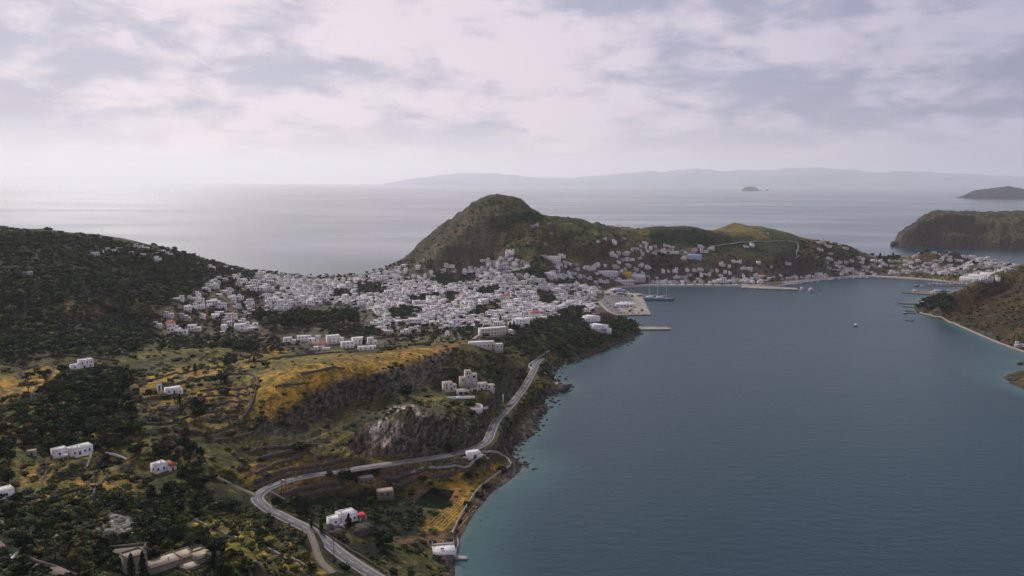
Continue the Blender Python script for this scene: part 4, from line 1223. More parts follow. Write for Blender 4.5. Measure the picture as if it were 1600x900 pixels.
vil('villa_lodge', 'low cream poolside lodge of the villa with shaded veranda', 722, 617, 18, [(-3, 0, 8, 5.5, 0, 3.0)], [(0, 's', .5, .3, 3.0, 2.0), (0, 's', 4.3, .3, 3.0, 2.0)], exv, z=27)
p = at_z(706, 622, 27.35)
pt = empty('pool_terrace', p, bearing(p) + R(16)); tag(pt, 'pale paved terrace wall of the villa overlooking the slope', 'terrace')
child(MB().box(-8, -2.5, -7, 16, 4.0, -.02), 'paving', PAVE, pt); child(MB().box(6, -2.9, -8, 16.4, -2.5, 1.0), 'parapet', WHITE, pt)
pl = empty('swimming_pool', (p[0], p[1], p[2]), bearing(p) + R(16)); tag(pl, 'bright blue rectangular swimming pool beside the poolside lodge', 'pool')
child(MB().box(-5.2, -1.9, -.01, 4.2, -1.5, .16).box(-5.2, 2.0, -.01, 4.2, 2.4, .16).box(-5.2, -1.5, -.01, -4.8, 2.0, .16).box(3.8, -1.5, -.01, 4.2, 2.0, .16), 'rim', WHITE, pl)
child(MB().box(-4.8, -1.5, -.01, 3.8, 2.0, .06), 'water', POOLM, pl)
p = at_z(741, 630, 26.6)
p[2] = float(ground(p[0], p[1])) + .5
tc = empty('round_terrace', p, bearing(p)); tag(tc, 'rounded sandy terrace with curved cream wall right of the pool', 'terrace')
lp = [(5.5 * math.cos(a), 5.5 * math.sin(a) * 1.3) for a in np.linspace(-1.9, 1.4, 12)]
child(MB().prism(lp + [(-3, 6), (-3, -5)], -3, 0.05), 'paving', GRAVEL, tc)
cw_ = MB()
for (ax, ay), (bx_, by_) in zip(lp[:-1], lp[1:]):
    cw_.add([(ax, ay, -3), (bx_, by_, -3), (bx_ * 1.08, by_ * 1.08, -3), (ax * 1.08, ay * 1.08, -3), (ax, ay, 1), (bx_, by_, 1), (bx_ * 1.08, by_ * 1.08, 1), (ax * 1.08, ay * 1.08, 1)],
            [(0, 3, 2, 1), (4, 5, 6, 7), (0, 1, 5, 4), (1, 2, 6, 5), (2, 3, 7, 6), (3, 0, 4, 7)])
child(cw_, 'parapet', WHITE, tc)
p = at_z(786, 625, 14.0)
gp = empty('gate_pillar', p, 0); tag(gp, 'single white gate pillar where the villa drive leaves the road', 'pillar')
child(MB().box(-.5, -.5, -3, .5, .5, 3.6), 'shaft', WHITE, gp); child(MB().box(-.7, -.7, 3.6, .7, .7, 3.9), 'cap', WHITE, gp)

# named larger buildings of the town edge
def grid_w(b_, w_, floors, n, z0=1.0, step=3.0, ww=1.1, hh_=1.3, side='s'):
    return [(b_, side, (i + .5) * w_ / n - ww / 2, z0 + f * step, ww, hh_) for f in range(floors) for i in range(n)]


casa('long_house', 'beige long one-storey house alone below the town behind the ridge', 'house', 757, 545, 10, [(-13, 0, 22, 8, 0, 5.2), (9, -3, 7, 6, 0, 3.6)], CREAM, ROOFW, grid_w(0, 22, 1, 6, 1.8) + grid_w(1, 7, 1, 2), None, parapet=.4)
casa('hotel', 'cream three-storey hotel with balconies above the beige long house', 'hotel', 775, 527, 24, [(-16, 0, 30, 10, 0, 9.0), (14, -4, 5, 9, 0, 6)], CREAM, ROOFW, grid_w(0, 30, 3, 9) + grid_w(1, 5, 2, 2), None, parapet=.5)
casa('big_house', 'white two-storey cube house right of the three-storey hotel', 'house', 810, 512, -25, [(-8, 0, 17, 11, 0, 9.0), (-14, 2, 6, 7, 0, 5)], WHITE, ROOFW, grid_w(0, 17, 3, 4) + grid_w(1, 6, 1, 2) + [(0, 'w', 3, 4, 1, 1.3), (0, 'w', 7, 4, 1, 1.3)], None, parapet=.5)
casa('cliff_house', 'upper white house on the bluff right above the stone pier', 'house', 921, 505, -28, [(-9, 0, 18, 10, 0, 8.0), (-14, 3, 5, 6, 0, 5)], WHITE, ROOFW, grid_w(0, 18, 2, 5), None, parapet=.4, shutter=BLUES)
casa('cliff_house', 'lower white house on the bluff right above the stone pier', 'house', 932, 517, -28, [(-9, 0, 19, 10, 0, 6.5), (10, 2, 5, 6, 0, 3.4)], WHITE, ROOFW, grid_w(0, 19, 2, 5), None, parapet=.4, shutter=BLUES)
casa('white_cistern', 'tiny white domed chapel on the crest of the golden ridge', 'chapel', 699, 526, 0, [(-2.5, 0, 5, 5, 0, 3.2)], WHITE, ROOFW, [(0, 's', 2, 0, 1, 2, 1)],
     lambda r: child(MB().lathe([(2.2, 3.2), (2.1, 3.9), (1.6, 4.9), (.8, 5.6), (0.02, 5.8)], 12, c=(0, 2.5, 0)), 'dome', WHITE, r), parapet=.15)
for px_, py_, tn, bl, lb in (
        (451, 538, 10, [(-4, 0, 8, 6, 0, 6.5), (4, 1, 4, 5, 0, 3.5)], 'narrow white house at the left end of the row behind the ridge'),
        (476, 534, 5, [(-7, 0, 14, 7, 0, 5.6)], 'wide pale house, second from left in the row behind the ridge'),
        (489, 538, -8, [(-5, 0, 10, 7, 0, 5.5), (2, 3, 5, 4, 5.5, 2.5)], 'white house with roof room, third from left behind the ridge'),
        (523, 537, 15, [(-7, 0, 13, 8, 0, 8.0), (6, 1, 4, 5, 0, 5)], 'tallest white house of the row behind the golden ridge'),
        (544, 544, 12, [(-6, 0, 12, 7, 0, 5.8)], 'white house with two dark windows right of the tallest one'),
        (562, 540, 18, [(-6, 0, 12, 8, 0, 7.5)], 'white cube house in the row behind the ridge, beside a cypress'),
        (580, 539, 10, [(-3, 0, 6, 6, 0, 7), (3, 0, 3, 4, 0, 4)], 'slim white house at the right end of the row behind the ridge'),
        (576, 547, 8, [(-10, 0, 9, 6, 0, 3.2), (0, .5, 8, 6, 0, 3.0)], 'low white double house directly on the golden ridge line'),
        (503, 547, 0, [(-8, 0, 5, 5, 0, 3), (0, 0, 8, 4, 0, 1.6)], 'low white outbuilding left on the golden ridge line')):
    casa('white_house', lb, 'house', px_, py_, tn, bl, WHITE, ROOFW, [w_ for i, b_ in enumerate(bl) if b_[4] == 0 and b_[5] > 2.8 for w_ in grid_w(i, b_[2], 2 if b_[5] > 5 else 1, max(1, int(b_[2] // 3.5)))], None, group='white houses in a row behind the golden ridge', parapet=.4)
rp_ = hit1(499, 543)
for pts_w, lb_w in (([(60, 560), (100, 556), (150, 560), (190, 566)], 'dry stone wall behind the house atop the left golden field'), ([(0, 636), (40, 630), (80, 618), (110, 606)], 'dry stone wall along the lower edge of the left golden field'),
                    ([(0, 566), (30, 574), (60, 572)], 'dry stone wall along the upper edge of the left golden field'), ([(290, 684), (310, 700), (320, 720)], 'dry stone wall dropping right of the dark tree group'),
                    ([(335, 690), (370, 684), (400, 676)], 'dry stone wall under the left end of the grey cliff band'), ([(385, 708), (420, 700), (460, 698), (500, 696)], 'dry stone wall on the slope well above the hairpin bend'),
                    ([(400, 720), (430, 712), (470, 706)], 'dry stone wall just above the topmost terrace wall'), ([(230, 640), (236, 652), (232, 662)], 'short dry stone wall dropping from the dark rocky knoll'),
                    ([(205, 630), (240, 622), (262, 622)], 'dry stone wall running left from the chapel'), ([(270, 668), (290, 674), (330, 678)], 'dry stone wall below the enclosed terraces'),
                    ([(470, 585), (500, 580), (540, 577)], 'low dry stone wall across the middle of the golden ridge'), ([(430, 606), (460, 602), (480, 597)], 'low dry stone wall on the left of the golden ridge'),
                    ([(10, 700), (40, 694), (70, 690)], 'dry stone wall in the dark scrub above the tiny pale hut'), ([(700, 742), (725, 736), (745, 730)], 'low dry stone wall at the top of the seaside field')):
    wall(pts_w, 1.3, .9, STONEW, lb_w, group=TW)
rr = empty('red_roof_house', rp_, bearing(rp_)); tag(rr, 'small white house with pitched red tiled roof behind the ridge', 'house')
child(MB().box(-5, 0, -3, 5, 6, 3), 'wall', WHITE, rr); child(MB().add([(-5.4, -.5, 2.9), (5.4, -.5, 2.9), (5.4, 6.5, 2.9), (-5.4, 6.5, 2.9), (-5, 3, 4.8), (5, 3, 4.8)], [(0, 1, 5, 4), (2, 3, 4, 5)]).add([(-5.4, -.5, 2.9), (-5.4, 6.5, 2.9), (-5, 3, 4.8), (5.4, -.5, 2.9), (5.4, 6.5, 2.9), (5, 3, 4.8)], [(0, 2, 1), (3, 4, 5)]), 'roof', TILE, rr)
child(MB().box(-1, -.08, 0, 0, .1, 2.1), 'door', BROWNS, rr)

# ------------------------------------------------------------------ labels that say which one
MARKS = [((1028, 466), 'the three-masted yacht'), ((975, 482), 'the harbour quay'), ((1015, 512), 'the stone pier'), ((930, 512), 'the two cliff houses'), ((772, 520), 'the three-storey hotel'),
         ((699, 526), 'the domed chapel'), ((600, 552), 'the golden ridge'), ((805, 345), 'the pine grove on the hill'), ((320, 400), 'the left hillside wood'), ((1225, 449), 'the marina mole'),
         ((1455, 397), 'the knoll with trees at the right'), ((612, 433), 'the turquoise-roofed building'), ((978, 430), 'the yellow building'), ((495, 497), 'the tall tree belt'),
         ((1246, 388), 'the zigzag hill track'), ((797, 401), 'the church on the knoll'), ((1260, 452), 'the two moored ferries'), ((1475, 455), 'the blue-roofed boatyard'), ((1510, 500), 'the right shore wall'),
         ((112, 708), 'the twin-block white house'), ((262, 606), 'the bell-arch chapel'), ((250, 734), 'the red-roofed house'), ((270, 882), 'the brown stone villa'), ((537, 815), 'the red-awning house'),
         ((728, 603), 'the pool villa'), ((740, 712), 'the white road shed'), ((602, 686), 'the pale quarry scar'), ((405, 778), 'the hairpin bend'), ((693, 857), 'the seaside patio'), ((45, 603), 'the left golden field'),
         ((678, 778), 'the dark green field'), ((875, 602), 'the headland rocks'), ((127, 570), 'the house atop the left golden field'), ((350, 628), 'the walled golden terraces'), ((420, 845), 'the yellow orchard'),
         ((190, 822), 'the pale rock outcrops'), ((575, 745), 'the grey stone hut'), ((120, 755), 'the vegetable garden'), ((520, 540), 'the house row behind the ridge'), ((850, 640), 'the sea cliffs'), ((1590, 590), 'the dark rocks at right')]
ORD = ['', 'second', 'third', 'fourth', 'fifth', 'sixth', 'seventh', 'eighth', 'ninth', 'tenth', 'eleventh', 'twelfth', '13th', '14th', '15th', '16th', '17th', '18th', '19th'] + ['%d%s' % (n, {1: 'st', 2: 'nd', 3: 'rd'}.get(n % 10, 'th')) for n in range(20, 400)]
USED = set()


def label_all(items):
    """items: (object, look, px, py). Gives each its own label by look, landmark and order."""
    bins = {}
    for o, look, x, y in items:
        best = None
        for (mx, my), nm_ in MARKS:
            d = math.hypot(x - mx, (y - my) * 2.0)
            if best is None or d < best[0]:
                best = (d, mx, my, nm_)
        _, mx, my, nm_ = best
        dx, dy = x - mx, (y - my) * 2.0
        rel = ('right of ' if dx > 0 else 'left of ') if abs(dx) > abs(dy) else ('below ' if dy > 0 else 'above ')
        bins.setdefault((look, rel + nm_), []).append((x, y, o))
    for (look, pl), L in bins.items():
        L.sort(key=lambda e: e[0])
        for i, (x, y, o) in enumerate(L):
            if len(L) == 1:
                s = f'{look} {pl}'
            elif i == 0:
                s = f'{look} {pl}, leftmost such'
            elif i == len(L) - 1:
                s = f'{look} {pl}, rightmost such'
            else:
                s = f'{look} {pl}, {ORD[i]} from left'
            o['label'] = s


# ------------------------------------------------------------------ town houses
def town_variant(seed):
    r = random.Random(seed)
    wmat = r.choice(['white_plaster'] * 12 + ['cream_plaster'] * 3 + ['pink_plaster'] * 3 + ['grey_render'])
    rmat = r.choice(['white_roof'] * 5 + ['grey_roof', 'grey_roof', 'beige_roof', 'beige_roof'])
    smat = r.choice(['dark_glass', 'dark_glass', 'dark_glass', 'blue_shutter', 'brown_shutter', 'brown_shutter'])
    fl = r.choice([1, 1, 1, 2, 2, 2])
    w_, d_ = r.uniform(7.0, 12.5), r.uniform(6, 9)
    fh = 2.85
    parts = {}

    def mb(k):
        return parts.setdefault(k, MB())
    blocks = [(-w_ / 2, -d_ / 2, w_, d_, 0, fl * fh)]
    if fl < 3 and r.random() < .6:
        uw = w_ * r.uniform(.4, .65); ux = -w_ / 2 + 0.02 if r.random() < .5 else w_ / 2 - uw - .02
        blocks.append((ux, d_ / 2 - d_ * .6 - .03, uw, d_ * .6, fl * fh, fh * .9))
    if r.random() < .55:
        s_ = r.choice([-1, 1]); aw = r.uniform(3, 5)
        blocks.append(((w_ / 2 if s_ > 0 else -w_ / 2 - aw), -d_ / 2 + .6, aw, d_ - 1.5, 0, max(1, fl - 1) * fh - .1))
    wi = HI[wmat]; wl = MB(); rf = MB()
    t = .25; wins = []
    for k, (x0, y0, bw, bd, z0, h_) in enumerate(blocks):
        wl.box(x0, y0, z0 - (3.5 if z0 == 0 else 0), x0 + bw, y0 + bd, z0 + h_, wi)
        zt = z0 + h_ + .5
        wl.box(x0, y0, z0 + h_, x0 + bw, y0 + t, zt, wi); wl.box(x0, y0 + bd - t, z0 + h_, x0 + bw, y0 + bd, zt, wi)
        wl.box(x0, y0 + t, z0 + h_, x0 + t, y0 + bd - t, zt, wi); wl.box(x0 + bw - t, y0 + t, z0 + h_, x0 + bw, y0 + bd - t, zt, wi)
        rf.box(x0 + t, y0 + t, z0 + h_ - .01, x0 + bw - t, y0 + bd - t, z0 + h_ + .1, HI[rmat])
        n = max(1, int(bw // 2.6)); f_ = max(1, int(round(h_ / fh)))
        for f in range(f_):
            for i in range(n):
                u = (i + .5) * bw / n
                if r.random() < .12: continue
                m_ = MB()
                if f == 0 and i == n // 2 and z0 == 0 and k == 0:
                    m_.box(x0 + u - .5, y0 - .08, z0, x0 + u + .5, y0 + .1, z0 + 2.1, HI['brown_shutter']); wins.append(('door', m_))
                else:
                    m_.box(x0 + u - .6, y0 - .07, z0 + f * fh + .8, x0 + u + .6, y0 + .1, z0 + f * fh + 2.3, HI[smat]); wins.append(('window', m_))
            if k != 2:
                for sx, xx in ((-1, x0), (1, x0 + bw)):
                    if r.random() < .8:
                        m_ = MB().box(xx - .08, y0 + bd * .35, z0 + f * fh + .9, xx + .08, y0 + bd * .35 + 1.0, z0 + f * fh + 2.2, HI[smat]); wins.append(('window', m_))
    ext = []
    extra_name = None
    q = r.random()
    if q < .35 and fl >= 2:
        m_ = MB().box(-w_ * .35, -d_ / 2 - 1.4, fh - .1, w_ * .35, -d_ / 2, fh + .1, wi).box(-w_ * .35, -d_ / 2 - 1.4, fh + .1, w_ * .35, -d_ / 2 - 1.28, fh + .95, wi); ext.append(('balcony', m_)); extra_name = 'front balcony'
    elif q < .5:
        m_ = MB().box(-w_ * .3, -d_ / 2 - 1.8, 2.3, w_ * .3, -d_ / 2 - .002, 2.45, HI[r.choice(['red_awning', 'blue_shutter', 'white_roof', 'beige_roof'])]); ext.append(('awning', m_))
    elif q < .6:
        h0 = fl * fh + .12
        m_ = MB().tube((w_ * .1, 0, h0 + .5), (w_ * .1 + 1.4, 0, h0 + .5), .35, .35, 8, HI['white_roof']).box(w_ * .1, -1.2, h0, w_ * .1 + 1.4, -.5, h0 + .3, HI['dark_glass']); ext.append(('water_heater', m_))
    if r.random() < .4:
        h0 = fl * fh
        m_ = MB().box(w_ * .25, d_ * .3, h0, w_ * .25 + .6, d_ * .3 + .6, h0 + 1.6, wi); ext.append(('chimney', m_))
    colw = {'white_plaster': 'white', 'cream_plaster': 'cream', 'pink_plaster': 'pinkish', 'grey_render': 'grey', 'blue_plaster': 'pale blue'}[wmat]
    size = 'wide' if w_ > 10.5 else ('small' if w_ < 8.2 else 'mid-sized')
    look = f"{size} {['', 'one', 'two'][fl]}-storey {colw} house"
    allparts = [('wall', wl), ('roof', rf)] + wins + ext
    merged = MB()
    for _, m_ in allparts:
        off = merged.n
        merged.V += m_.V; merged.n += m_.n
        merged.F4 += [f + off for f in m_.F4]; merged.m4 += m_.m4
        merged.F3 += [f + off for f in m_.F3]; merged.m3 += m_.m3
    return dict(parts=allparts, look=look, merged=merged, w=w_, meshes=None)


VAR = [town_variant(100 + i) for i in range(30)]


def own_mat_mesh(nm_, mb_):
    """one part's mesh with only the material it uses"""
    V_, F4, F3, m_ = mb_.arrays()
    u = np.unique(m_)
    lut = {k: i for i, k in enumerate(u)}
    return mesh_np(nm_, V_, [f for f in (F4, F3) if len(f)], [HMATS[k] for k in u], [lut[k] for k in m_])


def in_any(px, py, poly):
    return poly_sd(px, py, poly) > 0


# where houses stand: (polygon, keep probability, spacing); gaps are gardens, groves, squares
TOWN = [
    ([(596, 436), (640, 428), (700, 424), (750, 418), (775, 408), (812, 410), (850, 424), (915, 430), (938, 444), (930, 458), (925, 470), (948, 486), (918, 496), (860, 497), (830, 507), (790, 510), (740, 516), (690, 512), (640, 505), (560, 520), (600, 500), (560, 470)], .88, 10.2),
    ([(786, 402), (808, 402), (830, 415), (770, 415)], .9, 9.5),
    ([(480, 440), (600, 432), (610, 500), (555, 478), (480, 480), (440, 470)], .62, 11.5),
    ([(590, 508), (690, 510), (700, 520), (640, 522), (590, 526)], .42, 12.5),
    ([(400, 428), (480, 434), (480, 480), (430, 490), (400, 488)], .68, 11.5),
    ([(305, 440), (345, 432), (400, 430), (400, 520), (350, 524), (300, 524), (240, 524), (245, 510), (290, 470)], .52, 13),
    ([(620, 418), (700, 412), (705, 424), (640, 428), (600, 436), (560, 436), (600, 424)], .6, 11),
    ([(905, 425), (925, 405), (970, 392), (1000, 380), (1050, 384), (1060, 398), (1030, 410), (1015, 420), (1012, 440), (985, 442), (935, 446), (905, 438)], .8, 11),
    ([(855, 415), (905, 408), (905, 430), (880, 432)], .8, 11),
    ([(1015, 425), (1060, 416), (1070, 395), (1085, 392), (1085, 415), (1190, 428), (1190, 443), (1015, 444)], .75, 11.5),
    ([(1120, 406), (1215, 414), (1215, 428), (1120, 424)], .4, 13),
    ([(1290, 405), (1340, 402), (1400, 408), (1450, 405), (1480, 398), (1530, 402), (1592, 416), (1575, 432), (1550, 444), (1510, 443), (1490, 430), (1420, 428), (1400, 430), (1290, 431)], .8, 11),
    ([(1185, 432), (1290, 424), (1300, 432), (1190, 442)], .5, 12),
    ([(1275, 378), (1310, 382), (1338, 397), (1300, 400), (1270, 390)], .5, 12),
    ([(930, 376), (1010, 384), (1000, 376), (940, 372)], .25, 15),
    ([(1070, 386), (1100, 386), (1100, 396), (1070, 396)], .7, 12),
    ([(1420, 392), (1444, 396), (1440, 402), (1415, 402)], .3, 12),
]
GAPS = [[(680, 428), (735, 428), (752, 440), (690, 450), (672, 440)], [(556, 446), (600, 440), (612, 458), (560, 462)], [(740, 452), (780, 448), (775, 462), (748, 462)], [(695, 460), (712, 458), (712, 476), (695, 476)],
        [(838, 458), (865, 456), (865, 474), (840, 474)], [(752, 478), (785, 470), (782, 488), (740, 496), (720, 500)], [(520, 455), (548, 455), (548, 465), (520, 465)], [(600, 488), (650, 478), (655, 490), (615, 500)],
        [(620, 496), (650, 494), (650, 502), (620, 504)], [(928, 462), (950, 453), (1010, 440), (1030, 500), (930, 500)], [(1008, 402), (1064, 396), (1066, 420), (1012, 424)], [(900, 436), (925, 436), (925, 444), (905, 446)],
        [(800, 428), (830, 420), (858, 426), (855, 440), (830, 432)], [(1380, 430), (1490, 431), (1500, 438), (1400, 436)], [(860, 440), (895, 438), (895, 446), (860, 448)], [(925, 400), (955, 396), (955, 405), (928, 410)],
        [(765, 512), (850, 500), (850, 530), (765, 535)], [(380, 470), (400, 450), (412, 470), (400, 486)], [(1360, 420), (1400, 418), (1400, 424), (1360, 424)], [(640, 466), (690, 458), (690, 464), (645, 474)],
        [(505, 496), (560, 492), (560, 520), (500, 520)], [(870, 488), (905, 478), (925, 500), (880, 505)]]


def spread(sp, y0, y1, seed, umin=-.72, umax=.75):
    r = np.random.default_rng(seed)
    ys = np.arange(y0, y1, sp * .92)
    out = []
    for k, y in enumerate(ys):
        xs = np.arange(umin * y, umax * y, sp) + (k % 2) * sp * .5
        out.append(np.stack([xs, np.full(len(xs), y)], 1))
    P = np.concatenate(out)
    P += (r.random(P.shape) - .5) * sp * (.34 if 199 < seed < 300 else .6)
    z = np.maximum(ground(P[:, 0], P[:, 1]), 0)
    return np.column_stack([P, z]), r


def visible(P, lift=4.0):
    """is a point 'lift' metres above P seen from the camera, over the land only"""
    ok = np.ones(len(P), bool)
    T = np.column_stack([P[:, 0], P[:, 1], P[:, 2] + lift])
    for f in np.linspace(.25, .995, 90):
        x = T[:, 0] * f; y = T[:, 1] * f; z = H + (T[:, 2] - H) * f
        g = ground(x, np.maximum(y, 61))
        ok &= ~((g > z) & (y > 61))
    return ok


def shore_sd(P):
    return bil(SD, (P[:, 0] / P[:, 1] - U0) / (U1 - U0) * (NU - 1), (np.log(P[:, 1]) - V0) / (V1 - V0) * (NV - 1))


heroes = [o for o in COL.objects if o.type == 'EMPTY' and o.parent is None]
taken = [(o.location.x, o.location.y, 13.0) for o in heroes]
cand = []
for k, (poly, prob, sp) in enumerate(TOWN):
    P, r = spread(sp, 640, 1900, 200 + k)
    px, py = proj(P)
    keep = in_any(px, py, poly) & (r.random(len(P)) < prob)
    for g in GAPS:
        keep &= ~in_any(px, py, g)
    keep &= shore_sd(P) > 7
    cand += [(x, y, z, sp) for x, y, z in P[keep]]
# singles seen on the slopes
for px_, py_ in ((30, 426), (42, 428), (145, 394), (158, 396), (150, 400), (212, 400), (220, 401), (239, 408), (247, 407), (228, 392), (265, 401), (172, 393), (186, 392), (200, 396), (252, 397), (244, 392), (216, 390), (236, 399), (276, 405), (290, 409), (312, 414), (330, 420), (346, 418), (362, 424), (320, 443), (333, 445), (280, 469), (300, 468), (312, 474), (308, 480),
                 (930, 376), (934, 378), (945, 374), (960, 380), (975, 374), (1085, 391), (1112, 390), (1165, 386), (1175, 384), (1200, 366), (1230, 412), (832, 354), (838, 352), (1295, 396), (1310, 381), (1300, 379), (1285, 377),
                 (760, 404), (850, 402), (876, 401), (760, 408), (640, 412), (1460, 396), (1468, 398), (1592, 540), (1438, 476), (10, 780), (700, 416)):
    h_ = hit(px_, py_)[0]
    cand.append((h_[0], h_[1], h_[2], 9.0))
cand = np.array(cand)
vis = visible(cand[:, :3], 5.0)
cand = cand[vis]
order = np.argsort(cand[:, 1])
placed = []
cell = {}
for i in order:
    x, y, z, sp = cand[i]
    bad = any((x - a) ** 2 + (y - b_) ** 2 < c_ * c_ for a, b_, c_ in taken)
    kx, ky = int(x // 12), int(y // 12)
    if not bad:
        for ax in (-1, 0, 1):
            for ay in (-1, 0, 1):
                for (qx, qy) in cell.get((kx + ax, ky + ay), ()):
                    if (x - qx) ** 2 + (y - qy) ** 2 < (8.6 if sp < 11 else sp * .78) ** 2:
                        bad = True
    if bad:
        continue
    cell.setdefault((kx, ky), []).append((x, y))
    placed.append((x, y, z, sp))
placed = np.array(placed)
px, py = proj(placed[:, :3])
fr = (px > -15) & (px < 1615)
placed = placed[fr]; px = px[fr]; py = py[fr]
rot0 = fbm(placed[:, 0], placed[:, 1], 160, 2, 404) * 0.9
hr = np.random.default_rng(5)
lab = []
stuffH = MB()
nh = 0
for i in range(len(placed)):
    x, y, z, sp = placed[i]
    v = VAR[int(hr.integers(len(VAR)))]
    rz = -math.atan2(x, y) + rot0[i] + hr.normal(0, .05) + (math.pi / 2 if hr.random() < .25 else 0)
    s_ = float(hr.uniform(.70, 1.0) if hr.random() > .07 else hr.uniform(1.1, 1.35)) * (1.0 if y < 1300 else .95)
    if nh < 275:
        if v['meshes'] is None:
            v['meshes'] = [(a, own_mat_mesh(a, m_)) for a, m_ in v['parts']]
        root = empty('town_house', (x, y, z - .2), rz)
        root.scale = (s_, s_, s_ * .86)
        root['category'] = 'house'; root['group'] = 'white cube houses of the harbour town'
        for a, me_ in v['meshes']:
            link(bpy.data.objects.new(a, me_), root)
        lab.append((root, v['look'], float(px[i]), float(py[i])))
        nh += 1
    else:
        V_, F4, F3, m_ = v['merged'].arrays()
        c_, sn = math.cos(rz) * s_, math.sin(rz) * s_
        W2 = np.column_stack([V_[:, 0] * c_ - V_[:, 1] * sn + x, V_[:, 0] * sn + V_[:, 1] * c_ + y, V_[:, 2] * s_ * .86 + z - .2])
        off = stuffH.n
        stuffH.V.append(W2); stuffH.n += len(W2)
        stuffH.F4.append(F4 + off); stuffH.m4.append(m_[:len(F4)])
        if len(F3):
            stuffH.F3.append(F3 + off); stuffH.m3.append(m_[len(F4):])
label_all(lab)
so = stuffH.obj('town_houses', HMATS)
tag(so, 'dense mass of small white houses farther back in the harbour town', 'houses', kind='stuff')
print('houses', len(placed), 'individual', nh)
HOUSE_XY = placed[:, :2]

# a few special buildings of the town
casa('church', 'white church with two bell towers crowning the knoll above the town', 'church', 797, 401, 5, [(-7, 0, 14, 9, 0, 7), (-7.02, -2.5, 3.2, 3.2, 0, 11), (3.9, -2.5, 3.2, 3.2, 0, 11)], WHITE, ROOFW, [(0, 's', 6, 0, 1.6, 3, 1), (1, 's', 1.1, 8, 1, 1.8), (2, 's', 1.1, 8, 1, 1.8)],
     lambda r: child(MB().lathe([(3.2, 7), (3.1, 8), (2.3, 9.6), (1.1, 10.5), (.02, 10.8)], 14, c=(0, 5, 0)), 'dome', WHITE, r), parapet=.3)
casa('turquoise_hall', 'long white building with turquoise roof at the back of town', 'hall', 612, 437, 4, [(-17, 0, 18, 8, 0, 6), (1.5, 0, 13, 8, 0, 7)], WHITE, simple_mat('turquoise_roof', (.06, .34, .34), .7, .2), grid_w(0, 18, 2, 7), None, parapet=.05)
casa('yellow_building', 'ochre yellow building above the harbour front', 'building', 979, 434, 3, [(-8, 0, 17, 9, 0, 8)], YELW, ROOFB, grid_w(0, 17, 2, 3), None, parapet=.3)
casa('school', 'long white two-storey building left of the yellow building', 'school', 948, 434, -4, [(-22, 0, 40, 9, 0, 7), (-22.3, -3, 7, 3, 0, 6)], WHITE, ROOFW, grid_w(0, 40, 2, 14), None, parapet=.4)
casa('harbour_office', 'white arcaded two-storey office on the waterfront behind the yacht', 'office', 995, 440, 3, [(-13, 0, 28, 10, 0, 9)], WHITE, ROOFW, grid_w(0, 28, 2, 10) + grid_w(0, 28, 1, 6, 4.0), None, parapet=.6)
casa('harbour_arcade', 'long low white arcade left on the harbour front', 'arcade', 975, 445, 8, [(-20, 0, 38, 7, 0, 5)], WHITE, ROOFB, grid_w(0, 38, 1, 12, .6, 3, 1.8, 2.4), None, parapet=.4)
casa('hotel', 'broad white stepped hotel at the right end of the bay', 'hotel', 1532, 441, -6, [(-34, 0, 62, 10, 0, 7), (-20, 10, 56, 9, 0, 12), (-4, 19, 46, 9, 0, 16)], WHITE, ROOFW, grid_w(0, 62, 2, 20) + grid_w(1, 56, 1, 18, 8.2), None, z=4.5, parapet=.4)
casa('grand_house', 'grey-white three-storey building left of the hillside village', 'building', 866, 412, 5, [(-14, 0, 25, 9, 0, 10), (-16, 3, 4, 6, 0, 7)], WHITE, ROOFG, grid_w(0, 25, 3, 7), None, parapet=.4)
casa('blue_house', 'pale blue long house on the slope above the waterfront', 'house', 1085, 405, 0, [(-13, 0, 26, 8, 0, 7)], BLUEW, ROOFW, grid_w(0, 26, 2, 8), None, parapet=.4)
for px_, py_, w_, lb in ((790, 468, 12, 'bright red tiled roof house in the dense middle of town'), (838, 496, 14, 'orange-red tiled roof house near the near edge of town'), (1192, 434, 10, 'red tiled roof house beside the marina mole'), (268, 512, 8, 'small red roofed house in the far left hillside cluster')):
    pz_ = hit1(px_, py_); rr = empty('tiled_house', pz_, bearing(pz_) + .2); tag(rr, lb, 'house')
    h_ = w_ / 2
    child(MB().box(-h_, 0, -3, h_, 8, 5), 'wall', WHITE, rr)
    child(MB().add([(-h_ - .4, -.5, 4.9), (h_ + .4, -.5, 4.9), (h_ + .4, 8.5, 4.9), (-h_ - .4, 8.5, 4.9), (-h_ * .5, 4, 7.2), (h_ * .5, 4, 7.2)], [(0, 1, 5, 4), (2, 3, 4, 5)]).add([(-h_ - .4, -.5, 4.9), (-h_ - .4, 8.5, 4.9), (-h_ * .5, 4, 7.2), (h_ + .4, -.5, 4.9), (h_ + .4, 8.5, 4.9), (h_ * .5, 4, 7.2)], [(0, 2, 1), (3, 4, 5)]), 'roof', TILE, rr)
    for u in (-h_ * .5, h_ * .4):
        child(MB().box(u, -.08, 1, u + 1, .1, 2.3), 'window', GLASS, rr)

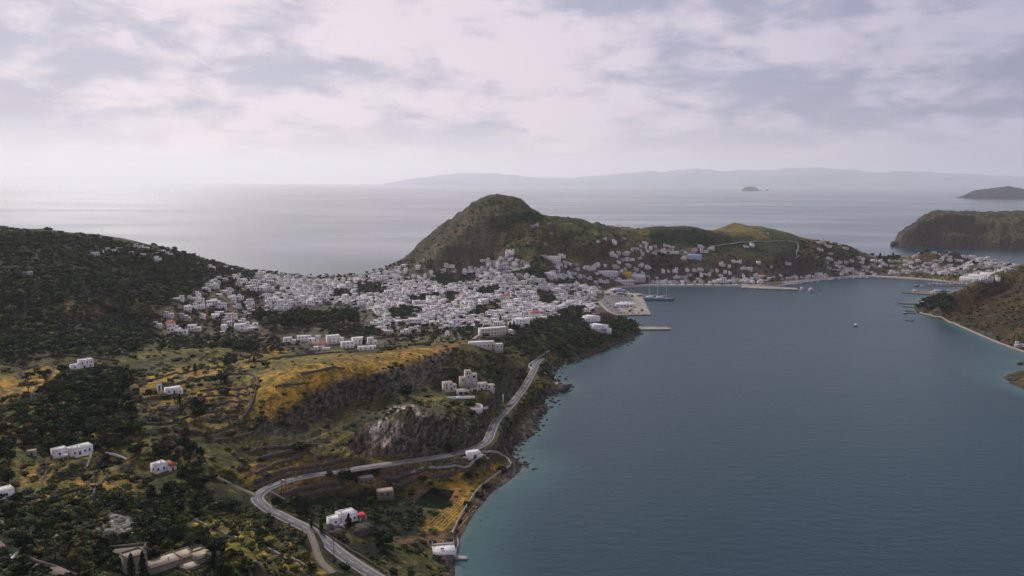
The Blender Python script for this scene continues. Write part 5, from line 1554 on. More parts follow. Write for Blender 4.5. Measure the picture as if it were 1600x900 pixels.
# ------------------------------------------------------------------ quay, pier, moles
def slab(name, pxpts, top, mat, kind='structure', label=None, cat=None):
    P = at_z(*np.array(pxpts, float).T, top)[:, :2]
    if np.sum(P[:, 0] * np.roll(P[:, 1], -1) - np.roll(P[:, 0], -1) * P[:, 1]) < 0:
        P = P[::-1]
    n = len(P)
    me_ = bpy.data.meshes.new(name)
    bm = bmesh.new()
    vt = [bm.verts.new((x, y, top)) for x, y in P]; vb = [bm.verts.new((x, y, -2.5)) for x, y in P]
    ft = bm.faces.new(vt)
    for i in range(n):
        bm.faces.new((vb[i], vb[(i + 1) % n], vt[(i + 1) % n], vt[i]))
    bmesh.ops.triangulate(bm, faces=[ft]) if n > 4 else None
    bm.to_mesh(me_); bm.free(); me_.materials.append(mat)
    o_ = link(bpy.data.objects.new(name, me_))
    return tag(o_, label, cat, kind=kind)


def strip(name, A_, B_, top, mat):
    a = at_z(*np.array(A_, float).T, top); b = at_z(*np.array(B_, float).T, top)
    n = len(a); lo_ = np.array([0, 0, -4.0])
    V_ = np.vstack([a, b, b + lo_])
    F_ = [(i, n + i, n + i + 1, i + 1) for i in range(n - 1)] + [(n + i, 2 * n + i, 2 * n + i + 1, n + i + 1) for i in range(n - 1)]
    return tag(link(bpy.data.objects.new(name, mesh_np(name, V_, np.array(F_, np.int32), mat))), kind='structure')


slab('quay', [(920, 462), (945, 455), (958, 448), (962, 450), (958, 458), (981, 457), (1002, 459), (1017, 491), (962, 492), (948, 486), (935, 474)], 1.7, CONC)
slab('quay_road', [(937, 470), (930, 464), (948, 459), (956, 462), (964, 478), (972, 491), (962, 491), (950, 484)], 1.78, ASPH)
slab('car_park', [(956, 461), (984, 460), (990, 470), (962, 473)], 1.79, ASPH)
strip('waterfront_road', [(960, 447), (1012, 443.4), (1100, 443.4), (1190, 443.4)], [(963, 449), (1010, 446.4), (1100, 446.8), (1190, 447)], 1.6, PAVE)
strip('waterfront_road', [(1185, 445), (1240, 438.5), (1300, 431.5), (1360, 430), (1435, 434), (1530, 443)], [(1186, 449), (1240, 442), (1300, 433.6), (1360, 431.9), (1435, 436.6), (1530, 445)], 1.5, PAVE)
slab('pier', [(985, 509), (1002, 510), (1047, 511), (1048, 514), (1000, 514.5), (986, 517)], 1.5, CONC, None, 'stone pier reaching into the bay from the wooded headland', 'pier')
slab('mole', [(1160, 446), (1200, 447), (1245, 450), (1247, 452.4), (1200, 451), (1158, 449.5)], 1.8, CONC, None, 'long concrete mole in front of the small boat harbour', 'mole')
slab('pontoon', [(1276, 451.2), (1283, 451.2), (1283, 453), (1276, 453)], .8, DMETAL, None, 'dark floating pontoon just right of the second ferry', 'pontoon')
slab('jetty', [(706, 867), (729, 868.5), (730, 873), (706, 872)], .9, PALEW, None, 'small pale stone jetty below the seaside patio', 'jetty')
slab('spit', [(1421, 455), (1440, 453.5), (1470, 453), (1500, 453), (1505, 457), (1470, 461), (1440, 459), (1424, 458)], 1.2, GRAVEL)
slab('pontoon', [(1445, 445.3), (1510, 446), (1510, 447.4), (1445, 446.6)], .6, WOODP, None, 'long thin marina pontoon lined with boats at right', 'pontoon')
slab('jetty', [(1404, 473), (1430, 474.3), (1430, 475.6), (1404, 474.2)], .7, WOODP, None, 'longest wooden jetty left of the right hand hill', 'jetty')
slab('jetty', [(1410, 478), (1427, 479.4), (1427, 480.2), (1410, 478.8)], .7, WOODP, None, 'upper of the three short jetties left of the right hill', 'jetty')
slab('jetty', [(1414, 484.6), (1428, 485.2), (1428, 486.2), (1414, 485.6)], .7, WOODP, None, 'middle of the three short jetties left of the right hill', 'jetty')
slab('jetty', [(1413, 487.8), (1432, 488.5), (1432, 489.6), (1413, 488.9)], .7, WOODP, None, 'lowest of the three short jetties left of the right hill', 'jetty')
slab('jetty', [(1408, 456.6), (1424, 457), (1424, 458), (1408, 457.6)], .6, WOODP, None, 'dark jetty at the tip of the boatyard spit', 'jetty')


def on_flat(px_, py_, z, turn=0.0):
    p_ = Vector(at_z(px_, py_, z))
    return p_, bearing(p_) + R(turn)


p_, rz_ = on_flat(977, 479.5, 1.7, 12)
ch = empty('customs_hall', p_, rz_); tag(ch, 'white customs hall with low faceted roof in the middle of the quay', 'hall')
w8 = [(-13, 0), (-9, -4), (9, -4), (13, 0), (13, 9), (8, 13), (-8, 13), (-13, 9)]
child(MB().prism(w8, 0, 4.2), 'wall', WHITE, ch)
rb = MB(); rb.add([(x * 1.07, (y - 4.5) * 1.07 + 4.5, 4.2) for x, y in w8] + [(x * .5, (y - 4.5) * .5 + 4.5, 6.4) for x, y in w8], [(i, (i + 1) % 8, 8 + (i + 1) % 8, 8 + i) for i in range(8)])
rb.add([(x * .5, (y - 4.5) * .5 + 4.5, 6.4) for x, y in w8] + [(0, 4.5, 7.0)], [(i, (i + 1) % 8, 8) for i in range(8)])
child(rb, 'roof', ROOFW, ch)
for u in (-6.5, -2, 2.5, 7):
    child(MB().box(u, -4.1, .8, u + 1.6, -3.9, 3), 'window', GLASS, ch)
p_, rz_ = on_flat(986, 484.5, 1.7, 0)
dm = empty('kiosk', p_, rz_); tag(dm, 'small round white domed kiosk in front of the customs hall', 'kiosk')
child(MB().lathe([(2.6, 0), (2.6, 2.2)], 12), 'wall', WHITE, dm); child(MB().lathe([(2.8, 2.2), (2.5, 3.0), (1.6, 3.7), (.02, 4.0)], 12), 'dome', ROOFW, dm)
child(MB().box(-.5, -2.68, 0, .5, -2.4, 1.9), 'door', BROWNS, dm)
for px_, py_, w_, lb in ((950, 461, 9, 'row of cream canopies at the landward end of the quay'), (970, 460.5, 15, 'long cream shelter on the back edge of the quay'), (1000, 463, 10, 'pale shelter at the stern of the three-masted yacht')):
    p_, rz_ = on_flat(px_, py_, 1.7, 4)
    k_ = empty('shelter', p_, rz_); tag(k_, lb, 'shelter')
    child(MB().box(-w_ / 2, 0, 2.8, w_ / 2, 4, 3.1), 'roof', CREAM, k_)
    for x in (-w_ / 2 + .2, w_ / 2 - .5):
        child(MB().box(x, .2, 0, x + .3, .5, 2.8), 'post', WHITE, k_)
    child(MB().box(-w_ / 2 + .5, 3.2, 0, w_ / 2 - .5, 3.8, 2.7), 'wall', PINKW, k_)


def light_post(px_, py_, z, h_, lb, zz_=None):
    p_, rz_ = on_flat(px_, py_, z)
    k_ = empty('navigation_light', p_, rz_); tag(k_, lb, 'light post')
    child(MB().tube((0, 0, 0), (0, 0, h_), .22, .14, 8), 'post', DMETAL, k_); child(MB().lathe([(.5, h_), (.5, h_ + .2), (.3, h_ + .3), (.3, h_ + .9), (.02, h_ + 1.1)], 8), 'lamp', DMETAL, k_)
    child(MB().lathe([(.9, 0), (.9, 1.1), (.3, 1.2)], 8), 'base', CONC, k_)


light_post(1044, 512.6, 1.5, 6.0, 'dark navigation light at the tip of the stone pier')
light_post(992, 511, 2.0, 9.5, 'tall dark lamp post at the root of the stone pier')
light_post(1402, 473.4, .7, 3.0, 'stubby dark light at the end of the longest right jetty')
p_, rz_ = on_flat(1474, 456, 1.2, 6)
by = empty('boatyard_shed', p_, rz_); tag(by, 'boatyard shed with bright blue roof on the sandy spit', 'shed')
child(MB().box(-4, 0, 0, 4, 6, 3.2), 'wall', WHITE, by)
child(MB().add([(-4.4, -.4, 3.1), (4.4, -.4, 3.1), (4.4, 6.4, 3.1), (-4.4, 6.4, 3.1), (-4.4, 3, 5.4), (4.4, 3, 5.4)], [(0, 1, 5, 4), (2, 3, 4, 5)]), 'roof', simple_mat('blue_sheet', (.04, .13, .36), .6, .1), by)
child(MB().box(-1.2, -.08, 0, 1.2, .1, 2.6), 'door', DMETAL, by)
for px_, lb in ((1430, 'white cabin at the seaward tip of the boatyard spit'), (1463, 'long white shed left of the blue-roofed boatyard'), (1481, 'small white hut right of the blue-roofed boatyard'), (1458, 'low white hut on the near edge of the boatyard spit')):
    y_ = 459 if px_ == 1458 else 456
    casa('white_hut', lb, 'hut', px_, y_, 3, [(-3.5, 0, 7 if px_ != 1463 else 10, 5, 0, 2.8)], WHITE, ROOFW, [(0, 's', 1, 1, 1, 1), (0, 's', 3.6, 0, 1, 2, 1)], None, z=1.2, parapet=.1, base=1)

# ------------------------------------------------------------------ boats
def hull(L, B, F_, mat_i=0, sheer=.5, n=9, stern=.7):
    mb = MB(); V = []
    for i in range(n):
        s = i / (n - 1)
        x = -L / 2 + L * s
        b = B / 2 * (stern + (1 - stern) * math.sin(min(1, s * 2) * math.pi / 2)) * (1 - max(0, (s - .55) / .45) ** 2.2) + .02
        z = F_ + sheer * max(0, (s - .4) / .6) ** 2
        xo = x + (L * .04 * max(0, (s - .7) / .3))
        V += [(xo, -b, z), (x, -b * .82, -.3), (x, b * .82, -.3), (xo, b, z), (xo, 0, z + .02)]
    F4 = []
    for i in range(n - 1):
        a = i * 5; c = a + 5
        F4 += [(a, a + 1, c + 1, c), (a + 2, a + 3, c + 3, c + 2)]
    mb.add(V, F4, mat_i)
    mb.add(V[:4], [(0, 3, 2, 1)], mat_i)
    return mb, V


def deck(L, B, F_, V, n=9):
    d = MB()
    F4 = []
    for i in range(n - 1):
        a = i * 5; c = a + 5
        F4 += [(a + 4, a, c, c + 4), (a + 3, a + 4, c + 4, c + 3)]
    V2 = [(x, y * .97, z - .06) for x, y, z in V]
    return d.add(V2, F4)


def boat(name, px_, py_, turn, L, B, F_, hm, label, group=None, z=0.0, kind='open', mast=0):
    p_, rz_ = on_flat(px_, py_, z, turn)
    r_ = empty(name, p_, rz_); tag(r_, label, 'boat', group)
    hb, V = hull(L, B, F_)
    child(hb, 'hull', hm, r_); child(deck(L, B, F_, V), 'deck', TEAK if kind != 'open' else CONC, r_)
    if kind in ('cabin', 'ferry'):
        c = MB().box(-L * .32, -B * .36, F_ - .1, L * .18, B * .36, F_ + L * .12, taper=.08)
        child(c, 'cabin', HULLW, r_)
        child(MB().box(-L * .33, -B * .375, F_ + L * .05, L * .185, B * .375, F_ + L * .085), 'window', GLASS, r_)
        if kind == 'ferry':
            child(MB().box(-L * .2, -B * .28, F_ + L * .122, L * .1, B * .28, F_ + L * .21, taper=.15), 'bridge', HULLW, r_)
            child(MB().tube((-L * .1, 0, F_ + L * .2), (-L * .1, 0, F_ + L * .34), .12, .06), 'mast', METAL, r_)
    if kind == 'awning':
        child(MB().box(-L * .3, -B * .4, F_ + 1.7, L * .15, B * .4, F_ + 1.85), 'awning', HULLW, r_)
        for sx in (-.28, .12):
            for sy in (-.36, .34):
                child(MB().box(L * sx, B * sy, F_, L * sx + .1, B * sy + .1, F_ + 1.7), 'post', METAL, r_)
    if mast:
        child(MB().tube((L * .08, 0, F_), (L * .08, 0, F_ + mast), .11, .06), 'mast', METAL, r_)
        child(MB().tube((L * .08, 0, F_ + 1.4), (-L * .32, 0, F_ + 1.5), .13, .1), 'boom', HULLW, r_)
    return r_


# the three-masted yacht
p_, rz_ = on_flat(1028, 468.8, 0, 2)
ya = empty('sailing_yacht', p_, rz_); tag(ya, 'large blue-hulled three-masted sailing yacht moored stern-to at the quay', 'yacht')
LY, BY_, FY = 49.0, 9.0, 2.8
hb, V = hull(LY, BY_, FY, sheer=1.3, n=13, stern=.6)
child(hb, 'hull', HULLB, ya); child(deck(LY, BY_, FY, V, 13), 'deck', TEAK, ya)
child(MB().box(-19, -2.9, FY, -6, 2.9, FY + 2.0, taper=.08), 'deckhouse', HULLW, ya); child(MB().box(-3, -2.7, FY, 9, 2.7, FY + 2.2, taper=.1), 'deckhouse', HULLW, ya)
for a, b_ in ((-18.5, -6.4), (-2.4, 8.4)):
    child(MB().box(a, -2.88, FY + .8, b_, 2.88, FY + 1.4), 'window', GLASS, ya)
child(MB().box(-14, -2.2, FY + 2.05, -8, 2.2, FY + 3.6, taper=.1), 'bridge', HULLW, ya)
for xm in (-13.5, -.5, 13.0):
    m_ = child(MB().tube((xm, 0, FY), (xm, 0, FY + 33), .42, .2, 8), 'mast', METAL, ya)
    child(MB().tube((xm, 0, FY + 4.5), (xm - 10.5, 0, FY + 4.3), .35, .3, 8), 'boom', HULLW, ya)
    for zc_ in (12, 21):
        child(MB().box(xm - .1, -2.6, FY + zc_, xm + .1, 2.6, FY + zc_ + .12), 'crosstree', METAL, m_)
child(MB().tube((23.5, 0, FY + 1.2), (28.5, 0, FY + 2.6), .25, .12), 'bowsprit', METAL, ya)
child(MB().tube((28, 0, FY + 2.5), (13, 0, FY + 32), .06, .06, 4), 'forestay', METAL, ya)

# white and blue motor yacht behind the quay
p_, rz_ = on_flat(968, 457.2, 0, 4)
my_ = empty('motor_yacht', p_, rz_); tag(my_, 'white passenger catamaran with blue window band behind the quay', 'ferry')
hb, V = hull(31, 9, 2.2, sheer=.6)
child(hb, 'hull', HULLW, my_); child(deck(31, 9, 2.2, V), 'deck', CONC, my_)
child(MB().box(-14, -3.9, 2.2, 9, 3.9, 5.0, taper=.04), 'cabin', HULLW, my_); child(MB().box(-13, -3.98, 3.1, 9.1, 3.98, 4.1), 'window', BLUES, my_)
child(MB().box(-10, -3.2, 5.0, 4, 3.2, 7.2, taper=.1), 'upper_deck', HULLW, my_); child(MB().box(-3, -3.25, 5.7, 4.1, 3.25, 6.5), 'window', BLUES, my_)
child(MB().tube((-2, 0, 7.2), (-2, 0, 10), .15, .08), 'mast', METAL, my_)

boat('ferry', 1253, 453.4, 70, 17, 5.4, 1.9, HULLW, 'left one of the two white ferries off the marina mole', kind='ferry')
boat('ferry', 1267, 455.4, 70, 20, 6.2, 2.0, HULLW, 'right larger one of the two white ferries off the mole', kind='ferry')
boat('fishing_boat', 1300, 438.8, 5, 13, 3.6, 1.3, simple_mat('green_hull', (.12, .28, .26), .5, .1), 'pale green caique anchored alone off the marina', kind='cabin', mast=3)
boat('awning_boat', 1337, 509.5, 80, 10.5, 3.8, 1.0, HULLN, 'small boat with white awning alone in the middle bay', kind='awning')
boat('motor_boat', 1397, 474.4, 10, 5, 2, .9, HULLW, 'little white boat off the end of the longest right jetty', kind='open')
boat('fishing_boat', 1414, 490, 50, 6.5, 2.4, 1, HULLN, 'small dark boat tied beside the lowest right jetty', kind='cabin')
boat('barge', 1421, 501.2, -8, 10.5, 2.8, .8, HULLN, 'long dark open boat floating off the right shore wall', kind='open')
boat('fishing_boat', 1432, 447.6, 8, 9, 3, 1.2, HULLN, 'dark working boat at the seaward end of the marina pontoon', kind='cabin', mast=3)
boat('fishing_boat', 1441, 448.4, 8, 9, 3, 1.2, HULLW, 'white working boat beside the dark one off the pontoon', kind='cabin', mast=4)
boat('dinghy', 1085, 460.4, 10, 4.5, 1.8, .7, HULLN, 'tiny dark dinghy right of the three-masted yacht', kind='open')
boat('sail_boat', 1166, 450.8, 4, 15, 3.6, 1.2, HULLW, 'long white sailing boat moored left of the marina mole', kind='cabin', mast=17)
lab = []
bxy = []
for i in range(15):
    bxy.append((1218 + i * 5.6, 447.6 - i * .74, 62))
for i in range(7):
    bxy.append((1290 + i * 11, 436.2 - i * .2, 70))
for i in range(18):
    bxy.append((1372 + i * 8.2, 434.6 + max(0, i - 5) * .82, 75))
for i in range(9):
    bxy.append((1452 + i * 6.6, 444.4 + .05 * i, 80))
for i in range(6):
    bxy.append((1200 + i * 4, 445.6 - i * .3, 60))
br = random.Random(3)
for i, (bx, by_, tn) in enumerate(bxy):
    L_ = br.uniform(7, 12); ms = br.choice([0, 0, 11, 13]) if bx < 1300 else br.choice([0, 0, 0, 8])
    hm = br.choice([HULLW, HULLW, HULLW, HULLN, HULLB])
    lk = ('sailing boat with bare mast' if ms else 'cabin motor boat')
    o_ = boat('sail_boat' if ms else 'motor_boat', bx, by_, tn + br.uniform(-8, 8), L_, L_ * .32, 1.1, hm, 'x', 'small boats moored along the harbour', kind='cabin', mast=ms)
    lab.append((o_, {HULLW: 'white', HULLN: 'dark navy', HULLB: 'blue'}[hm] + ' ' + lk + ' moored', bx, by_))
label_all(lab)

# ------------------------------------------------------------------ cars
def car_parts(c_):
    b_ = MB().box(-2.1, -.85, .35, 2.1, .85, .95, taper=.04)
    cab = MB().box(-1.5, -.78, .95, .9, .78, 1.5, taper=.28)
    ws = [MB().tube((x, y - .1, .34), (x, y + .1, .34), .34, .34, 10) for x in (-1.35, 1.35) for y in (-.78, .78)]
    return b_, cab, ws


CARC = [simple_mat('car_paint_white', (.7, .7, .7), .3, .05), simple_mat('car_paint_silver', (.35, .36, .38), .3, .05), simple_mat('car_paint_dark', (.03, .035, .04), .3, .05), simple_mat('car_paint_red', (.35, .03, .03), .3, .05), simple_mat('car_paint_blue', (.04, .09, .25), .3, .05)]
CN = ['white', 'silver', 'dark', 'red', 'blue']
cpm = []
b_, cab, ws = car_parts(0)
cabm = cab.mesh('cabin', GLASS); wms = [w_.mesh('wheel', DMETAL) for w_ in ws]
for c_ in CARC:
    cpm.append(car_parts(0)[0].mesh('body', c_))
lab = []
spots = [(956 + i * 2.9, 463.2 + .05 * i, 1.8, 88) for i in range(9)] + [(959 + i * 3.0, 467.4, 1.8, 88) for i in range(9)] + [(962 + i * 3.1, 471.4, 1.8, 88) for i in range(8)] + [(966 + i * 4.6, 489.4, 1.8, 90) for i in range(8)] + \
        [(1190 + i * 4.2, 445.2 - i * .55, 1.6, 60) for i in range(12)] + [(1030 + i * 14, 445.4, 1.65, 3) for i in range(10)] + [(941 + i * 4, 466 + i * 4.1, 1.8, 40) for i in range(4)]
for (cx, cy_, z_, tn) in spots:
    if br.random() < .18: continue
    ci = br.choice([0, 0, 0, 1, 1, 2, 3, 4])
    p_, rz_ = on_flat(cx, cy_, z_, tn + br.uniform(-4, 4))
    g_ = 1.5 if cy_ > 449 else 1.56
    p_.z = g_ + .26
    r_ = empty('parked_car', p_, rz_); r_['category'] = 'car'; r_['group'] = 'cars parked around the harbour'
    link(bpy.data.objects.new('body', cpm[ci]), r_); link(bpy.data.objects.new('cabin', cabm), r_)
    for wm_ in wms:
        link(bpy.data.objects.new('wheel', wm_), r_)
    lab.append((r_, f'{CN[ci]} car parked', cx, cy_))
label_all(lab)

# motorcycle and rider on the coast road
i_ = int(np.argmin(np.hypot(*(np.array(proj(mr)) - np.array([[466], [748]])))))
mp = mr[i_]; mt = mr[i_ + 1] - mr[i_ - 1]
ma = math.atan2(mt[1], mt[0])
nrm = np.array([-math.sin(ma), math.cos(ma)])
mc = empty('motorcycle', (mp[0] + nrm[0] * 1.4, mp[1] + nrm[1] * 1.4, mp[2] + .13), ma + math.pi); tag(mc, 'dark motorcycle travelling along the pale road above the terraces', 'motorcycle')
for x in (-.7, .7):
    wq = MB()
    wq.tube((x, -.06, .33), (x, .06, .33), .33, .33, 14)
    child(wq, 'wheel', DMETAL, mc)
child(MB().box(-.55, -.16, .4, .5, .16, .72, taper=.2).box(-.9, -.12, .62, -.1, .12, .8).tube((.7, 0, .33), (.45, 0, 1.05), .05, .05), 'frame', DMETAL, mc)
child(MB().box(-.75, -.16, .8, .05, .16, .9), 'seat', BROWNS, mc)
child(MB().tube((.42, -.38, 1.05), (.42, .38, 1.05), .03, .03), 'handlebar', METAL, mc)


def person(loc, rz):
    J = [(0, 0, .95), (.06, 0, 1.2), (.16, 0, 1.5), (.2, 0, 1.62), (.24, 0, 1.78),  # pelvis, waist, chest, neck, head
         (.18, .2, 1.47), (.34, .27, 1.2), (.5, .3, 1.08), (.18, -.2, 1.47), (.34, -.27, 1.2), (.5, -.3, 1.08),
         (.02, .12, .92), (.42, .2, .78), (.25, .2, .38), (.38, .2, .3), (.02, -.12, .92), (.42, -.2, .78), (.25, -.2, .38), (.38, -.2, .3)]
    E = [(0, 1), (1, 2), (2, 3), (3, 4), (2, 5), (5, 6), (6, 7), (2, 8), (8, 9), (9, 10), (0, 11), (11, 12), (12, 13), (13, 14), (0, 15), (15, 16), (16, 17), (17, 18)]
    Rd = [.16, .14, .17, .06, .12, .075, .055, .045, .075, .055, .045, .1, .075, .055, .05, .1, .075, .055, .05]
    me_ = bpy.data.meshes.new('person'); me_.from_pydata(J, E, [])
    o_ = bpy.data.objects.new('person', me_); COL.objects.link(o_)
    sk = o_.modifiers.new('Skin', 'SKIN'); o_.modifiers.new('Sub', 'SUBSURF').levels = 1
    for v_, r_ in zip(me_.skin_vertices[0].data, Rd):
        v_.radius = (r_, r_)
    me_.skin_vertices[0].data[0].use_root = True
    me_.materials.append(simple_mat('dark_clothes', (.05, .05, .07), .9, .2))
    o_.location = loc; o_.rotation_euler = (0, 0, rz)
    return o_


pr = person((mc.location.x - math.cos(ma + math.pi) * .3, mc.location.y - math.sin(ma + math.pi) * .3, mc.location.z), ma + math.pi)
tag(pr, 'person in dark clothes riding the motorcycle on the coast road', 'person')
hq = child(MB().lathe([(.02, 1.92), (.1, 1.9), (.15, 1.82), (.155, 1.74), (.12, 1.68)][::-1], 10, c=(.24, 0, 0)), 'helmet', HULLW, pr)

# ------------------------------------------------------------------ utility poles
for k_, (x, y, h_, ex, lb) in enumerate(((440, 767, 10, 1, 'left pole of the double utility pole inside the road bend'), (446, 767, 10, 1, 'right pole of the double utility pole inside the road bend'),
                                     (522, 874, 9, 0, 'wooden utility pole beside the lower road near the bottom'), (459, 799, 8, 0, 'wooden utility pole between the hairpin bend and dark trees'),
                                     (545, 735, 8, 0, 'wooden utility pole left of the tree clump by the road'), (646, 719, 8, 0, 'wooden utility pole on the road below the quarry scar'),
                                     (710, 712, 8, 0, 'wooden utility pole left of the white road shed'), (706, 700, 10, 0, 'wooden utility pole on the rocks above the white shed'),
                                     (755, 648, 8, 0, 'wooden utility pole left of the road below the villa'), (783, 618, 8, 0, 'wooden utility pole right of the villa'), (160, 372, 14, 0, 'thin mast on the skyline of the left hill'),
                                     (815, 462, 14, 0, 'tall thin mast in the dense middle of town'))):
    p_ = hit1(x, y)
    u_ = empty('utility_pole', p_, bearing(p_) + .4); tag(u_, lb, 'pole', 'utility poles along the road' if k_ < 10 else None)
    child(MB().tube((0, 0, -1), (0, 0, h_), .17, .11, 7), 'pole', WOODP, u_)
    if k_ < 10:
        child(MB().box(-.9, -.07, h_ - .8, .9, .07, h_ - .6), 'crossarm', WOODP, u_)
        for xx in (-.8, 0, .8):
            child(MB().tube((xx, 0, h_ - .6), (xx, 0, h_ - .35), .06, .04, 6), 'insulator', METAL, u_)
p_ = (hit1(440, 767) + hit1(446, 767)) / 2
tr = empty('transformer', (p_.x, p_.y, p_.z + 5), bearing(p_)); tag(tr, 'grey transformer box hung between the double utility poles', 'transformer')
child(MB().box(-.7, -.35, 0, .7, .35, 1.2), 'tank', METAL, tr)
child(MB().box(-1.1, -.06, -.2, 1.1, .06, 0), 'bracket', DMETAL, tr)

# ------------------------------------------------------------------ foliage
def leaf_mat(name, c1_, c2_, rnd=.5):
    m, t, b, o = material(name)
    pos = t.node('ShaderNodeNewGeometry').outputs['Position']
    oi = t.node('ShaderNodeObjectInfo').outputs['Random']
    n_ = t.noise(pos, .16, 2, .5)
    n2_ = t.noise(pos, .9, 3, .6)
    f = t.math('ADD', t.math('MULTIPLY', t.ramp(n_, .3, .7), .55), t.math('MULTIPLY', n2_, .45))
    f = t.math('ADD', f, t.math('MULTIPLY', t.math('SUBTRACT', oi, .5), rnd))
    t.put(b.inputs['Base Color'], t.mix(t.ramp(f, .1, .95), c1_, c2_))
    b.inputs['Roughness'].default_value = .85
    b.inputs['Specular IOR Level'].default_value = .15
    return m


LEAF = leaf_mat('foliage', (.015, .026, .008), (.062, .085, .022))
LEAFD = leaf_mat('dark_foliage', (.009, .018, .008), (.030, .046, .017))
LEAFO = leaf_mat('olive_foliage', (.045, .05, .026), (.12, .11, .05))
LEAFY = leaf_mat('yellow_green_foliage', (.05, .055, .012), (.17, .16, .035))
BARK = simple_mat('bark', (.085, .06, .045), .9, .3, 2.0, .1)
LM = [LEAF, LEAFD, LEAFO, LEAFY]


def quads(C_, size, r):
    """randomly turned leaf clumps, as crumpled quads"""
    n = len(C_)
    a = r.normal(size=(n, 3)); a /= np.linalg.norm(a, axis=1)[:, None]
    b_ = r.normal(size=(n, 3)); b_ -= (a * b_).sum(1)[:, None] * a; b_ /= np.linalg.norm(b_, axis=1)[:, None]
    s = (size * r.uniform(.6, 1.3, n))[:, None]
    V_ = np.stack([C_ - a * s - b_ * s * .5, C_ + a * s * .7 - b_ * s, C_ + a * s + b_ * s * .6, C_ - a * s * .6 + b_ * s], 1)
    V_ += r.normal(size=V_.shape) * (size * .18)
    F_ = np.arange(n * 4).reshape(n, 4)
    return V_.reshape(-1, 3), F_


ICO = None


def ico(sub):
    bm = bmesh.new(); bmesh.ops.create_icosphere(bm, subdivisions=sub, radius=1.0)
    V_ = np.array([v.co[:] for v in bm.verts]); F_ = np.array([[v.index for v in f.verts] for f in bm.faces])
    bm.free()
    return V_, F_


I1, I2 = ico(1), ico(2)


def crown(kind, n, size, seed):
    """unit crown: height 1, base at 0"""
    r = np.random.default_rng(seed)
    if kind == 'cypress':
        t_ = r.random(n) ** .8
        rad = .13 * np.sin(np.clip(t_ * .92 + .08, 0, 1) * math.pi) ** .6 * (1.15 - .6 * t_)
        an = r.random(n) * 6.283
        Cc = np.stack([np.cos(an) * rad, np.sin(an) * rad, .04 + t_ * .94], 1)
        core = [(0, 0, .5, .09, .09, .45)]
    else:
        lobes = []
        if kind == 'shrub':
            for k_ in range(5):
                an = k_ * 1.3 + r.random(); lobes.append((math.cos(an) * .36, math.sin(an) * .36, r.uniform(.25, .5), r.uniform(.3, .45), r.uniform(.3, .45)))
        elif kind == 'pine':
            for k_ in range(7):
                an = k_ * .9 + r.random(); q_ = r.uniform(.1, .42); lobes.append((math.cos(an) * q_, math.sin(an) * q_, r.uniform(.68, .85), r.uniform(.2, .3), r.uniform(.12, .18)))
        else:
            for k_ in range(9):
                an = k_ * 2.4 + r.random(); q_ = r.uniform(.08, .36); zc_ = r.uniform(.38, .78)
                lobes.append((math.cos(an) * q_, math.sin(an) * q_, zc_, r.uniform(.17, .30), r.uniform(.15, .24)))
        pick = r.integers(len(lobes), size=n)
        d_ = r.normal(size=(n, 3)); d_ /= np.linalg.norm(d_, axis=1)[:, None]
        d_[:, 2] = np.where(d_[:, 2] < -.2, -d_[:, 2] * .4, d_[:, 2])
        Lb = np.array(lobes)[pick]
        q_ = r.uniform(.75, 1.12, n)
        Cc = np.stack([Lb[:, 0] + d_[:, 0] * Lb[:, 3] * q_, Lb[:, 1] + d_[:, 1] * Lb[:, 3] * q_, Lb[:, 2] + d_[:, 2] * Lb[:, 4] * q_], 1)
        core = [(a, b_, c_, e * .82, e * .82, f_ * .82) for a, b_, c_, e, f_ in lobes]
    V_, F_ = quads(Cc, size, r)
    mb = MB(); mb.add(V_, F_)
    for a, b_, c_, e, f_, g in core:
        iv = I1[0] * (1 + r.normal(size=(len(I1[0]), 1)) * .12)
        mb.add(iv * np.array([e, f_, g]) + np.array([a, b_, c_]), I1[1])
    return mb


def trunk(kind, seed):
    r = random.Random(seed); mb = MB()
    if kind == 'cypress':
        return mb.tube((0, 0, -.05), (0, 0, .5), .018, .01, 6)
    h_ = .5 if kind == 'tree' else (.7 if kind == 'pine' else .25)
    mb.tube((0, 0, -.08), (.02, .01, h_ * .6), .038, .028, 7)
    for k_ in range(4):
        an = k_ * 1.6 + r.random(); mb.tube((.02, .01, h_ * .55), (math.cos(an) * .2, math.sin(an) * .2, h_ + .05), .022, .01, 5)
    return mb


KINDS = {'tree': [], 'pine': [], 'cypress': [], 'shrub': []}
for kd, nv, nq, sz in (('tree', 7, 620, .055), ('pine', 3, 420, .05), ('cypress', 3, 260, .028), ('shrub', 5, 260, .085)):
    for k_ in range(nv):
        cm = crown(kd, nq, sz, 10 * k_ + len(kd)); tm_ = trunk(kd, k_)
        KINDS[kd].append((cm, tm_, {}))


def tree_obj(kind, x, y, z, h_, wr, mi, r):
    cm, tm_, cache = KINDS[kind][r.integers(len(KINDS[kind]))]
    if mi not in cache:
        cache[mi] = cm.mesh('crown', LM[mi])
    if 't' not in cache:
        cache['t'] = tm_.mesh('trunk', BARK)
    nm_ = {'tree': 'broadleaf_tree', 'pine': 'pine_tree', 'cypress': 'cypress_tree', 'shrub': 'shrub'}[kind]
    root = empty(nm_, (x, y, z), float(r.random() * 6.28)); root.scale = (h_ * wr, h_ * wr, h_)
    link(bpy.data.objects.new('crown', cache[mi]), root); link(bpy.data.objects.new('trunk' if kind != 'shrub' else 'stem', cache['t']), root)
    root['category'] = 'shrub' if kind == 'shrub' else 'tree'
    return root


